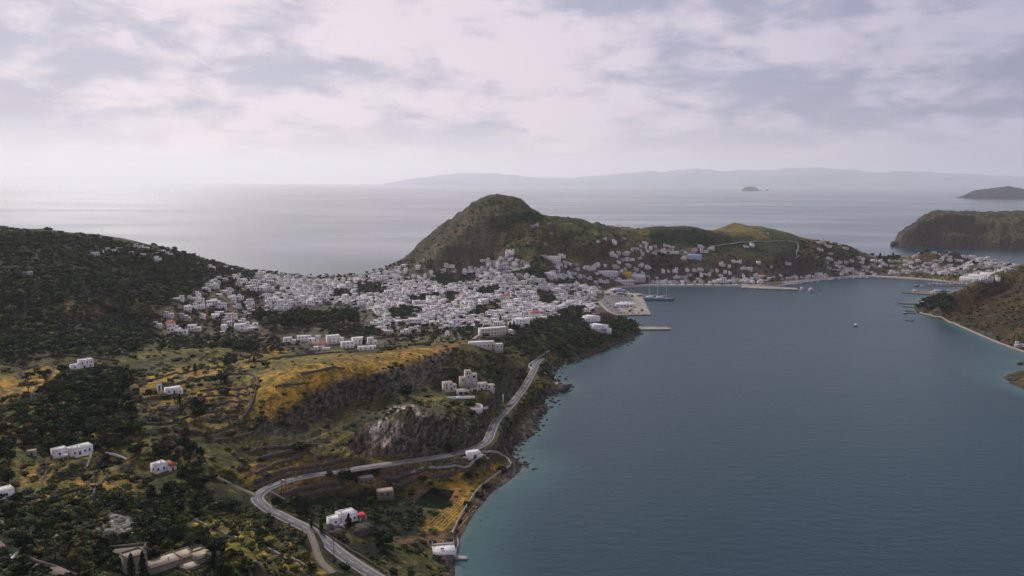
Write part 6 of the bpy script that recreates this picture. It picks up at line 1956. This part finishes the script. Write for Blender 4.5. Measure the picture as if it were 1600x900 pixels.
# (polygon in pixels, spacing m, height lo, hi, probability, leaf material weights, kind)
WOODS = [
    ([(-80, 360), (0, 364), (130, 372), (262, 392), (330, 412), (398, 432), (396, 468), (330, 440), (262, 470), (250, 500), (238, 545), (100, 560), (-80, 570)], 6.6, 3.5, 7.5, .80, (3, 5, 1, 0)),
    ([(-80, 640), (60, 618), (110, 590), (205, 580), (215, 640), (210, 700), (60, 712), (-80, 740)], 6.8, 4, 8.5, .85, (4, 4, 1, 0)),
    ([(205, 705), (300, 690), (330, 740), (320, 775), (225, 775)], 6.0, 4, 7.5, .95, (2, 6, 0, 0)),
    ([(200, 600), (330, 600), (330, 690), (215, 700)], 9, 2.5, 6, .32, (4, 3, 2, 0)),
    ([(-80, 790), (60, 795), (190, 785), (300, 775), (400, 800), (330, 800), (290, 830), (380, 880), (440, 905), (-80, 930)], 5.2, 2.5, 5.5, .95, (6, 4, 1, 1)),
    ([(300, 790), (400, 790), (480, 832), (560, 900), (400, 905), (300, 840)], 6.0, 2.0, 4.6, .38, (6, 3, 1, 2)),
    ([(30, 720), (205, 715), (215, 790), (30, 790)], 8, 2, 4.5, .30, (5, 3, 1, 1)),
    ([(-60, 700), (40, 700), (30, 800), (-60, 800)], 6.5, 3, 6, .7, (5, 4, 1, 0)),
    ([(425, 785), (500, 775), (535, 800), (500, 810), (470, 815), (430, 795)], 5.5, 3, 5.5, .8, (2, 6, 0, 0)),
    ([(545, 792), (600, 775), (650, 790), (668, 830), (590, 820)], 5.5, 2.5, 4.5, .75, (3, 6, 0, 0)),
    ([(560, 820), (700, 832), (718, 850), (712, 905), (560, 905)], 7.5, 2.5, 5.5, .42, (4, 5, 0, 0)),
    ([(535, 735), (600, 733), (605, 757), (545, 765)], 5.0, 4.5, 7.5, .95, (2, 6, 0, 0)),
    ([(540, 760), (580, 762), (585, 790), (540, 790)], 6, 3, 6, .7, (2, 6, 0, 0)),
    ([(918, 480), (965, 478), (975, 505), (925, 505)], 7, 3, 6, .0, (4, 5, 1, 0)),
    ([(765, 520), (850, 500), (935, 488), (985, 500), (999, 522), (945, 542), (890, 560), (850, 545), (822, 568), (790, 560), (770, 545)], 6.0, 3.5, 7.0, .86, (4, 5, 1, 0)),
    ([(690, 572), (790, 560), (822, 585), (790, 612), (700, 600)], 7.0, 2.5, 5.5, .45, (4, 4, 1, 0)),
    ([(835, 600), (850, 570), (880, 565), (870, 600), (840, 640), (800, 680), (790, 660)], 5.0, 2, 4.2, .7, (6, 3, 1, 0)),
    ([(404, 490), (470, 494), (552, 492), (562, 502), (540, 508), (430, 514), (400, 505)], 8.5, 7, 13, .72, (3, 6, 0, 0)),
    ([(500, 506), (585, 512), (590, 528), (520, 530)], 6.5, 4, 7, .8, (3, 5, 0, 0)),
    ([(585, 508), (720, 512), (735, 530), (690, 530), (600, 532)], 8, 3.5, 7, .42, (4, 4, 0, 0)),
    ([(400, 528), (450, 526), (480, 548), (400, 552)], 7, 3.5, 6.5, .6, (4, 4, 0, 0)),
    ([(330, 525), (400, 530), (400, 560), (340, 560)], 9, 5, 9, .6, (4, 4, 1, 0)),
    ([(240, 528), (300, 524), (340, 530), (320, 545), (240, 545)], 7, 3, 6, .6, (4, 4, 1, 0)),
    ([(725, 505), (765, 515), (765, 535), (725, 528)], 6.5, 4, 8, .75, (3, 5, 0, 0)),
    ([(768, 346), (800, 338), (842, 336), (846, 345), (800, 354), (775, 364)], 7.5, 5, 8, .97, (0, 9, 0, 0)),
    ([(775, 372), (880, 365), (950, 372), (950, 400), (905, 405), (860, 412), (790, 395)], 9.5, 3, 6.5, .6, (4, 5, 1, 0)),
    ([(600, 414), (700, 408), (770, 398), (790, 410), (720, 422), (620, 424)], 8, 4, 7, .5, (3, 6, 0, 0)),
    ([(800, 425), (845, 402), (862, 412), (860, 438), (830, 436)], 7, 3, 6, .85, (2, 7, 0, 0)),
    ([(930, 375), (985, 378), (1000, 388), (940, 392)], 8, 3, 6, .6, (3, 6, 0, 0)),
    ([(1008, 404), (1060, 397), (1066, 420), (1012, 426)], 7, 4, 7, .9, (2, 7, 0, 0)),
    ([(1090, 412), (1215, 418), (1215, 440), (1090, 436)], 11, 3, 6, .35, (3, 6, 0, 0)),
    ([(1250, 376), (1330, 386), (1352, 404), (1300, 408), (1255, 404)], 10, 3, 6, .42, (3, 6, 0, 0)),
    ([(1212, 405), (1300, 405), (1350, 406), (1290, 418), (1215, 420)], 8, 3, 7, .65, (2, 7, 0, 0)),
    ([(1355, 402), (1400, 404), (1400, 410), (1355, 410)], 9, 5, 10, .5, (2, 7, 0, 0)),
    ([(1442, 392), (1474, 394), (1470, 401), (1440, 401)], 8, 4, 8, .6, (2, 7, 0, 0)),
    ([(1484, 404), (1560, 408), (1560, 426), (1490, 426)], 14, 4, 8, .3, (2, 7, 0, 0)),
    ([(1400, 428), (1520, 432), (1516, 440), (1410, 435)], 10, 3, 5.5, .4, (4, 4, 1, 0)),
    ([(1425, 465), (1470, 458), (1490, 472), (1470, 490), (1436, 486)], 6, 3.5, 6.5, .7, (3, 6, 0, 0)),
    ([(1480, 480), (1600, 460), (1600, 545), (1500, 510)], 12, 1.5, 3.5, .3, (3, 5, 1, 0)),
    # town gardens
    ([(240, 500), (330, 440), (400, 424), (600, 420), (780, 412), (900, 420), (1000, 390), (1060, 385), (1000, 440), (920, 490), (850, 505), (600, 525), (300, 524)], 13, 3.0, 6.5, .5, (3, 6, 0, 0)),
    ([(1180, 420), (1300, 400), (1480, 398), (1590, 420), (1550, 445), (1190, 445)], 20, 3, 7, .4, (3, 6, 0, 0)),
]
WOODS += [(g, 6.5, 3.5, 7, .75, (3, 6, 0, 0)) for g in GAPS if not (g[0][0] in (928, 1380, 1360, 1008, 505, 765))]
TB = []
hx2 = HOUSE_XY
road_all = np.vstack([mr[:, :2]] + [dense(l_, 2)[:, :2] for l_ in (lane_a, lane_b, lane_c, drive, court)])
hero_xy = np.array([(o.location.x, o.location.y) for o in heroes])
hero_r = np.array([{'stone_villa': 11, 'courtyard': 7, 'pool_terrace': 15, 'hotel': 14, 'long_house': 11, 'white_house': 9}.get(o.name.split('.')[0], 8.0) for o in heroes])
hero_off = np.array([(-math.sin(o.rotation_euler.z) * 3, math.cos(o.rotation_euler.z) * 3) for o in heroes])
FIELDS = [[(926, 484), (962, 484), (964, 506), (928, 507)], [(645, 783), (680, 758), (712, 768), (692, 796), (660, 796)], [(662, 826), (700, 790), (716, 776), (742, 773), (716, 812), (690, 832)], [(800, 425), (800, 425), (801, 426)],
          [(-100, 600), (0, 594), (60, 578), (90, 578), (70, 606), (0, 624), (-100, 634)], [(955, 440), (1010, 440), (1020, 500), (930, 496), (935, 462)], [(18, 878), (40, 876), (80, 888), (100, 900), (40, 900)],
          [(165, 805), (205, 803), (212, 822), (206, 838), (178, 835)]]
for k, (poly, sp, h0, h1, pr_, wts) in enumerate(WOODS):
    lo = min(p[1] for p in poly)
    P, r = spread(sp, 180, 1900, 900 + k)
    z = P[:, 2]
    px, py = proj(P)
    m = in_any(px + r.normal(0, 3, len(P)), py + r.normal(0, 1.5, len(P)), poly) & (r.random(len(P)) < pr_ * (1 + 1.1 * fbm(P[:, 0], P[:, 1], 40, 3, 300 + k)))
    m &= shore_sd(P) > 3.5
    for f_ in FIELDS:
        m &= ~in_any(px, py, f_)
    P = P[m]; px = px[m]; py = py[m]
    if not len(P): continue
    mi = r.choice(4, size=len(P), p=np.array(wts) / sum(wts))
    h_ = h0 + (h1 - h0) * r.random(len(P)) ** 1.4
    TB.append(np.column_stack([P, h_, mi, px, py]))
TB = np.concatenate(TB)


def mind(P, Q, cap):
    out = np.full(len(P), 1e9)
    for i in range(0, len(P), 2000):
        d = ((P[i:i + 2000, None, :2] - Q[None, :, :2]) ** 2).sum(-1)
        out[i:i + 2000] = np.sqrt(d.min(1))
    return out


ok = mind(TB, road_all, 0) > 3.2 + TB[:, 3] * .35
ok &= mind(TB, hx2, 0) > 5.2
ok &= TB[:, 2] > .4
for (hx_, hy_), rr_, (ox, oy) in zip(hero_xy, hero_r, hero_off):
    ok &= np.hypot(TB[:, 0] - hx_ - ox, TB[:, 1] - hy_ - oy) > rr_
    # keep the view of the named buildings open
    dd = np.hypot(hx_, hy_); ux, uy = hx_ / dd, hy_ / dd
    al = (hx_ - TB[:, 0]) * ux + (hy_ - TB[:, 1]) * uy; ac = np.abs((TB[:, 0] - hx_) * uy - (TB[:, 1] - hy_) * ux)
    ok &= ~((al > 0) & (al < 14) & (ac < rr_ * .9) & (TB[:, 3] > al * .35))
TB = TB[ok]
TB = TB[visible(TB[:, :3], 5)]
TB = TB[(TB[:, 5] > -40) & (TB[:, 5] < 1640) & (TB[:, 6] < 935)]
print('trees', len(TB))
tr_ = np.random.default_rng(77)
inf = (TB[:, 5] > 2) & (TB[:, 5] < 1598) & (TB[:, 6] < 895)
score = TB[:, 3] / np.hypot(TB[:, 0], TB[:, 1]) * inf
ordr = np.argsort(-score)
ind = set(ordr[:255].tolist())
lab = []
LC = ['mid-green', 'dark green', 'olive-grey', 'yellow-green']
rest = []
for i in range(len(TB)):
    x, y, z, h_, mi, px_, py_ = TB[i]
    if i in ind:
        kd = 'tree' if tr_.random() < .9 else 'pine'
        wr = tr_.uniform(.85, 1.25)
        o_ = tree_obj(kd, x, y, z - .1, h_, wr, int(mi), tr_)
        o_['group'] = 'trees on the slopes above the bay'
        lab.append((o_, ('tall ' if h_ > 8 else ('large ' if h_ > 5.5 else 'small ')) + LC[int(mi)] + (' tree' if kd == 'tree' else ' umbrella pine'), px_, py_))
    else:
        rest.append(i)
# cypresses and single trees seen in the photo
for px_, py_, h_, kd, mi, wr in ((545, 827, 8.5, 'cypress', 1, 1.1), (281, 632, 7.5, 'cypress', 1, 1.4), (305, 584, 8, 'cypress', 1, 1.5), (397, 566, 5.5, 'cypress', 1, 1.5), (727, 603, 8.0, 'cypress', 1, 1.0), (699, 611, 6.5, 'cypress', 1, 1.2),
                                 (206, 905, 9, 'cypress', 1, 1.0), (224, 905, 9.5, 'cypress', 1, 1.0), (335, 885, 7, 'cypress', 1, 1.1), (14, 893, 4.5, 'tree', 1, 1.3), (36, 899, 4.5, 'tree', 1, 1.4), (66, 903, 4, 'tree', 0, 1.4), (4, 872, 3.5, 'tree', 0, 1.4), (350, 899, 5, 'tree', 0, 1.2), (240, 878, 4.5, 'tree', 1, 1.1), (188, 888, 5, 'tree', 0, 1.3), (165, 880, 5, 'tree', 1, 1.3), (487, 825, 6, 'cypress', 1, 1.3), (502, 832, 5.5, 'cypress', 1, 1.4), (569, 541, 11, 'cypress', 1, 1.2),
                                 (790, 520, 11, 'cypress', 1, 1.1), (797, 519, 12, 'cypress', 1, 1.1), (803, 518, 12, 'cypress', 1, 1.1), (808, 519, 10, 'cypress', 1, 1.1), (784, 522, 10, 'cypress', 1, 1.1), (782, 505, 10, 'cypress', 1, 1.2), (704, 480, 9, 'cypress', 1, 1.4),
                                 (75, 366, 9, 'pine', 2, 1.2), (95, 368, 7, 'tree', 2, 1.2), (120, 369, 5, 'pine', 2, 1.2), (145, 372, 5, 'tree', 0, 1.4), (165, 376, 6, 'tree', 1, 1.3),
                                 (360, 573, 11, 'tree', 2, 1.1), (430, 513, 14, 'tree', 0, 1.1), (455, 512, 16, 'tree', 0, 1.1), (548, 508, 13, 'tree', 0, 1.1), (345, 598, 6.5, 'tree', 1, 1.8), (312, 655, 9, 'tree', 1, 1.0), (308, 640, 8, 'tree', 1, 1.1), (352, 620, 5.5, 'tree', 1, 1.2),
                                 (90, 615, 10, 'tree', 3, 1.2), (45, 615, 7.5, 'pine', 2, 1.3), (125, 612, 10, 'tree', 0, 1.5), (48, 590, 4, 'tree', 1, 1.3), (40, 593, 3.5, 'tree', 1, 1.2), (62, 588, 4.5, 'tree', 1, 1.3), (73, 587, 4.5, 'tree', 1, 1.3), (100, 582, 6, 'tree', 1, 1.2),
                                 (632, 616, 7.5, 'shrub', 1, 1.0), (600, 858, 9, 'tree', 1, 1.0), (470, 703, 5.5, 'shrub', 1, 1.2), (705, 705, 5.5, 'tree', 1, 1.5), (732, 745, 3.4, 'shrub', 1, 1.2), (749, 724, 3.2, 'shrub', 1, 1.3), (515, 747, 5, 'tree', 2, .9),
                                 (735, 634, 4, 'shrub', 1, 1.3), (737, 647, 3.2, 'shrub', 1, 1.3), (660, 750, 3, 'shrub', 1, 1.2), (992, 516, 7, 'tree', 1, .9), (760, 762, 3, 'shrub', 1, 1.3), (750, 775, 3, 'shrub', 1, 1.3), (731, 790, 3, 'shrub', 1, 1.2), (785, 735, 3, 'shrub', 1, 1.4),
                                 (962, 484, 5, 'pine', 1, 1.2), (988, 465, 4, 'tree', 1, 1.1), (978, 463, 4, 'tree', 1, 1.1), (1003, 487, 3.5, 'tree', 1, 1.1), (984, 488, 3.5, 'tree', 1, 1.3), (1375, 404, 12, 'cypress', 1, 1.8), (1395, 405, 14, 'cypress', 1, 1.8), (966, 354, 8, 'pine', 1, 1.2),
                                 (1448, 394, 9, 'tree', 1, 1.5), (1522, 418, 12, 'pine', 1, 1.0), (1577, 416, 7, 'tree', 1, 1.2), (548, 432, 7, 'tree', 1, 1.2), (605, 425, 7, 'tree', 1, 1.2), (596, 427, 6, 'tree', 1, 1.2)):
    q_ = hit(px_, py_)[0]
    if 955 < px_ < 1010 and 460 < py_ < 490:
        q_ = at_z(px_, py_, 1.7)
    o_ = tree_obj(kd, q_[0], q_[1], q_[2] - .1, h_, wr, mi, tr_)
    o_['group'] = {'cypress': 'slender dark cypresses', 'shrub': 'bushes dotted over the slopes'}.get(kd, 'trees on the slopes above the bay')
    lab.append((o_, {'cypress': 'slender dark cypress', 'pine': LC[mi] + ' umbrella pine', 'tree': 'big ' + LC[mi] + ' tree', 'shrub': 'round dark bush'}[kd], px_, py_))

# low-detail crowns for the woods behind
low = []
for k_ in range(6):
    r = np.random.default_rng(50 + k_)
    low.append(crown('tree', 120, .095, 60 + k_).arrays())
for k_ in range(3):
    low.append(crown('pine', 100, .085, 70 + k_).arrays())


def merge(name, rows, bank, mats, r, wr=(.9, 1.35)):
    Vs, F4s, F3s, m4, m3 = [], [], [], [], []
    off = 0
    for (x, y, z, h_, mi) in rows:
        V_, F4, F3, _ = bank[int(r.integers(len(bank)))]
        a = r.random() * 6.283; w_ = h_ * r.uniform(*wr)
        c_, s_ = math.cos(a) * w_, math.sin(a) * w_
        Vs.append(np.column_stack([V_[:, 0] * c_ - V_[:, 1] * s_ + x, V_[:, 0] * s_ + V_[:, 1] * c_ + y, V_[:, 2] * h_ + z - .25]).astype(np.float32))
        F4s.append(F4 + off); F3s.append(F3 + off); m4.append(np.full(len(F4), mi)); m3.append(np.full(len(F3), mi)); off += len(V_)
    Fl = [np.concatenate(F4s)] + ([np.concatenate(F3s)] if len(F3s) and len(F3s[0]) else [])
    return link(bpy.data.objects.new(name, mesh_np(name, np.concatenate(Vs), Fl, mats, np.concatenate(m4 + m3))))


wo_ = merge('woodland', [TB[i, :5] for i in rest], low, LM, tr_)
tag(wo_, 'dark evergreen woodland and garden trees covering the slopes and town gaps', 'woodland', kind='stuff')

# ------------------------------------------------------------------ scrub and bushes
SCR = [
    ([(-80, 560), (420, 545), (420, 760), (330, 790), (-80, 800)], 5.0, 1.2, 3.0, .30, (4, 3, 4, 3)),
    ([(-80, 760), (330, 770), (480, 830), (600, 920), (-80, 930)], 3.4, 1.0, 2.6, .62, (6, 2, 3, 4)),
    ([(380, 640), (700, 600), (700, 700), (560, 720), (400, 735)], 5.0, .9, 2.2, .32, (5, 4, 3, 1)),
    ([(425, 640), (480, 612), (570, 582), (660, 556), (740, 548), (700, 600), (560, 636), (440, 678)], 4.6, 1, 2.4, .34, (5, 5, 2, 1)),
    ([(690, 540), (790, 560), (830, 590), (800, 650), (700, 705), (660, 700), (690, 620)], 4.2, 1, 2.6, .5, (6, 4, 1, 1)),
    ([(430, 780), (720, 730), (790, 725), (720, 830), (712, 905), (560, 905)], 4.2, .9, 2.2, .30, (5, 5, 1, 1)),
    ([(780, 700), (830, 640), (880, 570), (1000, 510), (985, 500), (850, 545), (780, 640)], 4.0, 1, 2.6, .55, (6, 4, 1, 1)),
    ([(400, 540), (720, 530), (720, 545), (560, 590), (400, 640)], 9, .7, 1.6, .18, (4, 4, 3, 1)),
    ([(560, 540), (720, 515), (740, 532), (600, 548)], 5, 1, 3, .5, (5, 4, 1, 1)),
    ([(610, 418), (780, 300), (1000, 350), (1000, 400), (800, 410)], 6.5, 1, 2.8, .38, (5, 5, 2, 0)),
    ([(1000, 350), (1350, 385), (1340, 410), (1000, 415)], 7.5, 1, 2.6, .26, (5, 5, 2, 0)),
    ([(1430, 490), (1480, 455), (1640, 400), (1640, 560), (1500, 515)], 5.0, .8, 2.2, .5, (4, 4, 3, 0)),
    ([(0, 350), (400, 420), (400, 540), (0, 560)], 6, 1.5, 3, .4, (5, 5, 1, 0)),
    ([(1390, 330), (1640, 330), (1640, 395), (1390, 392)], 13, 1.5, 3.5, .3, (5, 5, 2, 0)),
]
SB = []
for k, (poly, sp, h0, h1, pr_, wts) in enumerate(SCR):
    P, r = spread(sp, 180, 1750 if k != 13 else 2600, 1400 + k)
    px, py = proj(P)
    m = in_any(px, py, poly) & (r.random(len(P)) < pr_ * (1 + 2.0 * fbm(P[:, 0], P[:, 1], 22, 3, 500 + k))) & (shore_sd(P) > 2.5)
    for f_ in FIELDS:
        m &= ~in_any(px, py, f_)
    P = P[m]
    mi = r.choice(4, size=len(P), p=np.array(wts) / sum(wts))
    SB.append(np.column_stack([P, h0 + (h1 - h0) * r.random(len(P)) ** 1.6, mi, px[m], py[m]]))
SB = np.concatenate(SB)
ok = (mind(SB, road_all, 0) > 4.8) & (mind(SB, hx2, 0) > 5.0)
for (hx_, hy_), rr_, (ox, oy) in zip(hero_xy, hero_r, hero_off):
    ok &= np.hypot(SB[:, 0] - hx_ - ox, SB[:, 1] - hy_ - oy) > rr_ * .8
SB = SB[ok]; SB = SB[visible(SB[:, :3], 1.5)]
SB = SB[(SB[:, 5] > -40) & (SB[:, 5] < 1640) & (SB[:, 6] < 935)]
print('bushes', len(SB))
inf = (SB[:, 5] > 2) & (SB[:, 5] < 1598) & (SB[:, 6] < 895)
sc_ = SB[:, 3] / np.hypot(SB[:, 0], SB[:, 1]) * inf
od = np.argsort(-sc_)
indb = set(od[:180].tolist())
for i in indb:
    x, y, z, h_, mi, px_, py_ = SB[i]
    o_ = tree_obj('shrub', x, y, z - .1, h_, 1.2, int(mi), tr_)
    o_['group'] = 'bushes dotted over the slopes'
    lab.append((o_, ('broad ' if h_ > 2.4 else 'low ') + LC[int(mi)] + ' bush', px_, py_))
label_all(lab)
bank = [crown('shrub', 36, .19, 80 + k_).arrays() for k_ in range(5)]
so = merge('scrub', [SB[i, :5] for i in range(len(SB)) if i not in indb], bank, LM, tr_, (1.1, 1.7))
tag(so, 'low mediterranean scrub scattered over the hillsides', 'scrub', kind='stuff')

# ------------------------------------------------------------------ rocks
def rock_mesh(name, mat, n, rad, r, flat_=.7, sub=I2):
    mb = MB()
    for k_ in range(n):
        iv = sub[0].copy()
        d = 1 + .35 * fbm(iv[:, 0] * 3 + k_ * 7 + r.random() * 50, iv[:, 1] * 3 + iv[:, 2] * 2, 1.0, 3, 5)
        s = rad * (r.uniform(.5, 1) if rad < 15 else .9)
        off = r.normal(size=3) * rad * (.8 if n > 1 else 0); off[2] *= .25
        mb.add(iv * d[:, None] * np.array([s, s * r.uniform(.6, 1), s * flat_]) + off, sub[1])
    return mb


ROCKM = simple_mat('dark_rock', (.075, .062, .055), .95, .5, .6, .15)
ROCKG = simple_mat('pale_rock', (.27, .24, .20), .95, .5, .6, .15)
ROCKR = simple_mat('red_brown_rock', (.10, .065, .055), .95, .5, .4, .15)
rr2 = np.random.default_rng(9)
for px_, py_, rad, n, mt_, lb in ((184, 813, 2.6, 5, ROCKG, 'pale rock outcrop, topmost of those in the lower left'), (203, 822, 2.2, 5, ROCKG, 'pale rock outcrop right of the topmost one, lower left'), (206, 834, 2.8, 6, ROCKG, 'long pale rock outcrop above the walled courtyard'),
                                  (160, 836, 3.0, 3, ROCKG, 'rounded pale outcrop left of the long one, lower left'), (155, 815, 2.2, 3, ROCKG, 'small pale outcrop beside the broken pale wall'), (80, 843, 2.2, 4, ROCKG, 'low pale slabs above the gravel yard'),
                                  (258, 803, 2, 4, ROCKG, 'small pale outcrop alone in the dark scrub'), (874, 607, 6.0, 4, ROCKM, 'grey headland rock at the tip of the small point'), (883, 603, 3.4, 3, ROCKM, 'dark boulder seaward of the grey headland rock'),
                                  (944, 500, 17.0, 1, ROCKR, 'dome of red-brown rock behind the quay'), (560, 830, 5, 5, ROCKM, 'dark crag right under the red-awning house'), (520, 832, 5, 5, ROCKM, 'grey crag under the left of the red-awning house'),
                                  (262, 640, 5, 5, ROCKM, 'dark rocky knoll below the chapel'), (592, 551, 3.0, 3, ROCKM, 'small dark rock on the golden ridge line'), (484, 550, 6, 5, ROCKM, 'dark crag left behind the golden ridge'),
                                  (1596, 569, 3.5, 3, ROCKM, 'upper dark rock at the right edge of the photo'), (1586, 594, 5.0, 5, ROCKM, 'lower dark rock spur at the right edge of the photo'), (1580, 580, 1.0, 1, ROCKM, 'tiny dark rock in the water near the right edge'),
                                  (1404, 379, 16, 3, ROCKM, 'dark crag at the tip of the far right headland')):
    q_ = hit(px_, py_)[0]
    r_ = empty('rock_outcrop' if n > 1 else 'boulder', q_, float(rr2.random() * 6)); tag(r_, lb, 'rock')
    nn = 1
    for k_ in range(n):
        mb = rock_mesh('rock', mt_, 1, rad, rr2)
        o_ = child(mb, 'rock', mt_, r_)
        if n > 1:
            a = k_ / n * 6.28
            o_.location = (math.cos(a) * rad * .8, math.sin(a) * rad * .6, rr2.uniform(-.35, .15) * rad)
# shore boulders
rb = MB()
Ls = dense(np.column_stack([front, np.zeros(len(front))]), 3.2)
spx, spy = proj(Ls)
for (x, y, z), a, b_ in zip(Ls, spx, spy):
    if ((a < 1005 and b_ > 500) or (a > 1425 and b_ > 488)) and 0 < a < 1640 and b_ < 905:
        cliff = b_ < 735 and a < 1005
        for k_ in range(3 if cliff else 1):
            if rr2.random() < (.8 if cliff else .45):
                s = rr2.uniform(.5, 2.0) if cliff else rr2.uniform(.3, .9)
                iv = I1[0] * (1 + rr2.normal(size=(len(I1[0]), 1)) * .16)
                ox, oy = rr2.normal(0, 3.2, 2)
                gz = max(float(ground(x + ox, y + oy)), -.3)
                rb.add(iv * np.array([s, s * .8, s * .7]) + np.array([x + ox, y + oy, gz]), I1[1])
o_ = rb.obj('shore_rocks', ROCKM); tag(o_, 'dark boulders and rubble strewn along the waterline', 'rocks', kind='stuff')
# cut straw lying in rows
st = MB()
for k_ in range(9):
    a = np.array([661 + k_ * 6.2, 826 + k_ * .8]); b_ = np.array([712 + k_ * 4.2, 783 + k_ * 1.0])
    pts_ = hit(*np.array([a + (b_ - a) * f for f in np.linspace(0, 1, 14)]).T)
    for i in range(13):
        if rr2.random() < .25: continue
        p0, p1 = pts_[i], pts_[i] + (pts_[i + 1] - pts_[i]) * .9
        st.tube(p0 + (0, 0, .05), p1 + (0, 0, .05), .3, .26, 5)
o_ = st.obj('straw', simple_mat('straw', (.50, .36, .10), .95, .3, 1.0, .1)); tag(o_, 'cut straw lying in parallel rows on the seaside field', 'straw', kind='stuff')
# crop rows
cr = []
for k_ in range(11):
    a = np.array([648 + k_ * 4.3, 789 + k_ * .6]); b_ = np.array([676 + k_ * 3.1, 763 + k_ * .5])
    pts_ = hit(*np.array([a + (b_ - a) * f for f in np.linspace(0, 1, 13)]).T)
    cr += [(p[0], p[1], p[2], .9, 1) for p in pts_]
for k_ in range(7):
    a = np.array([92 + k_ * 5.0, 752 - k_ * 1.4]); b_ = np.array([112 + k_ * 4.0, 726 + k_ * .3])
    pts_ = hit(*np.array([a + (b_ - a) * f for f in np.linspace(0, 1, 8)]).T)
    cr += [(p[0], p[1], p[2], 1.0, 0) for p in pts_]
    a = np.array([142 + k_ * 5.0, 735 - k_ * 1.0]); b_ = np.array([160 + k_ * 4.2, 718 + k_ * 1.0])
    pts_ = hit(*np.array([a + (b_ - a) * f for f in np.linspace(0, 1, 8)]).T)
    cr += [(p[0], p[1], p[2], .9, 1) for p in pts_]
so = merge('crops', cr, bank, LM, tr_, (1.3, 1.9)); tag(so, 'green vegetable crops planted in rows on the plots', 'crops', kind='stuff')
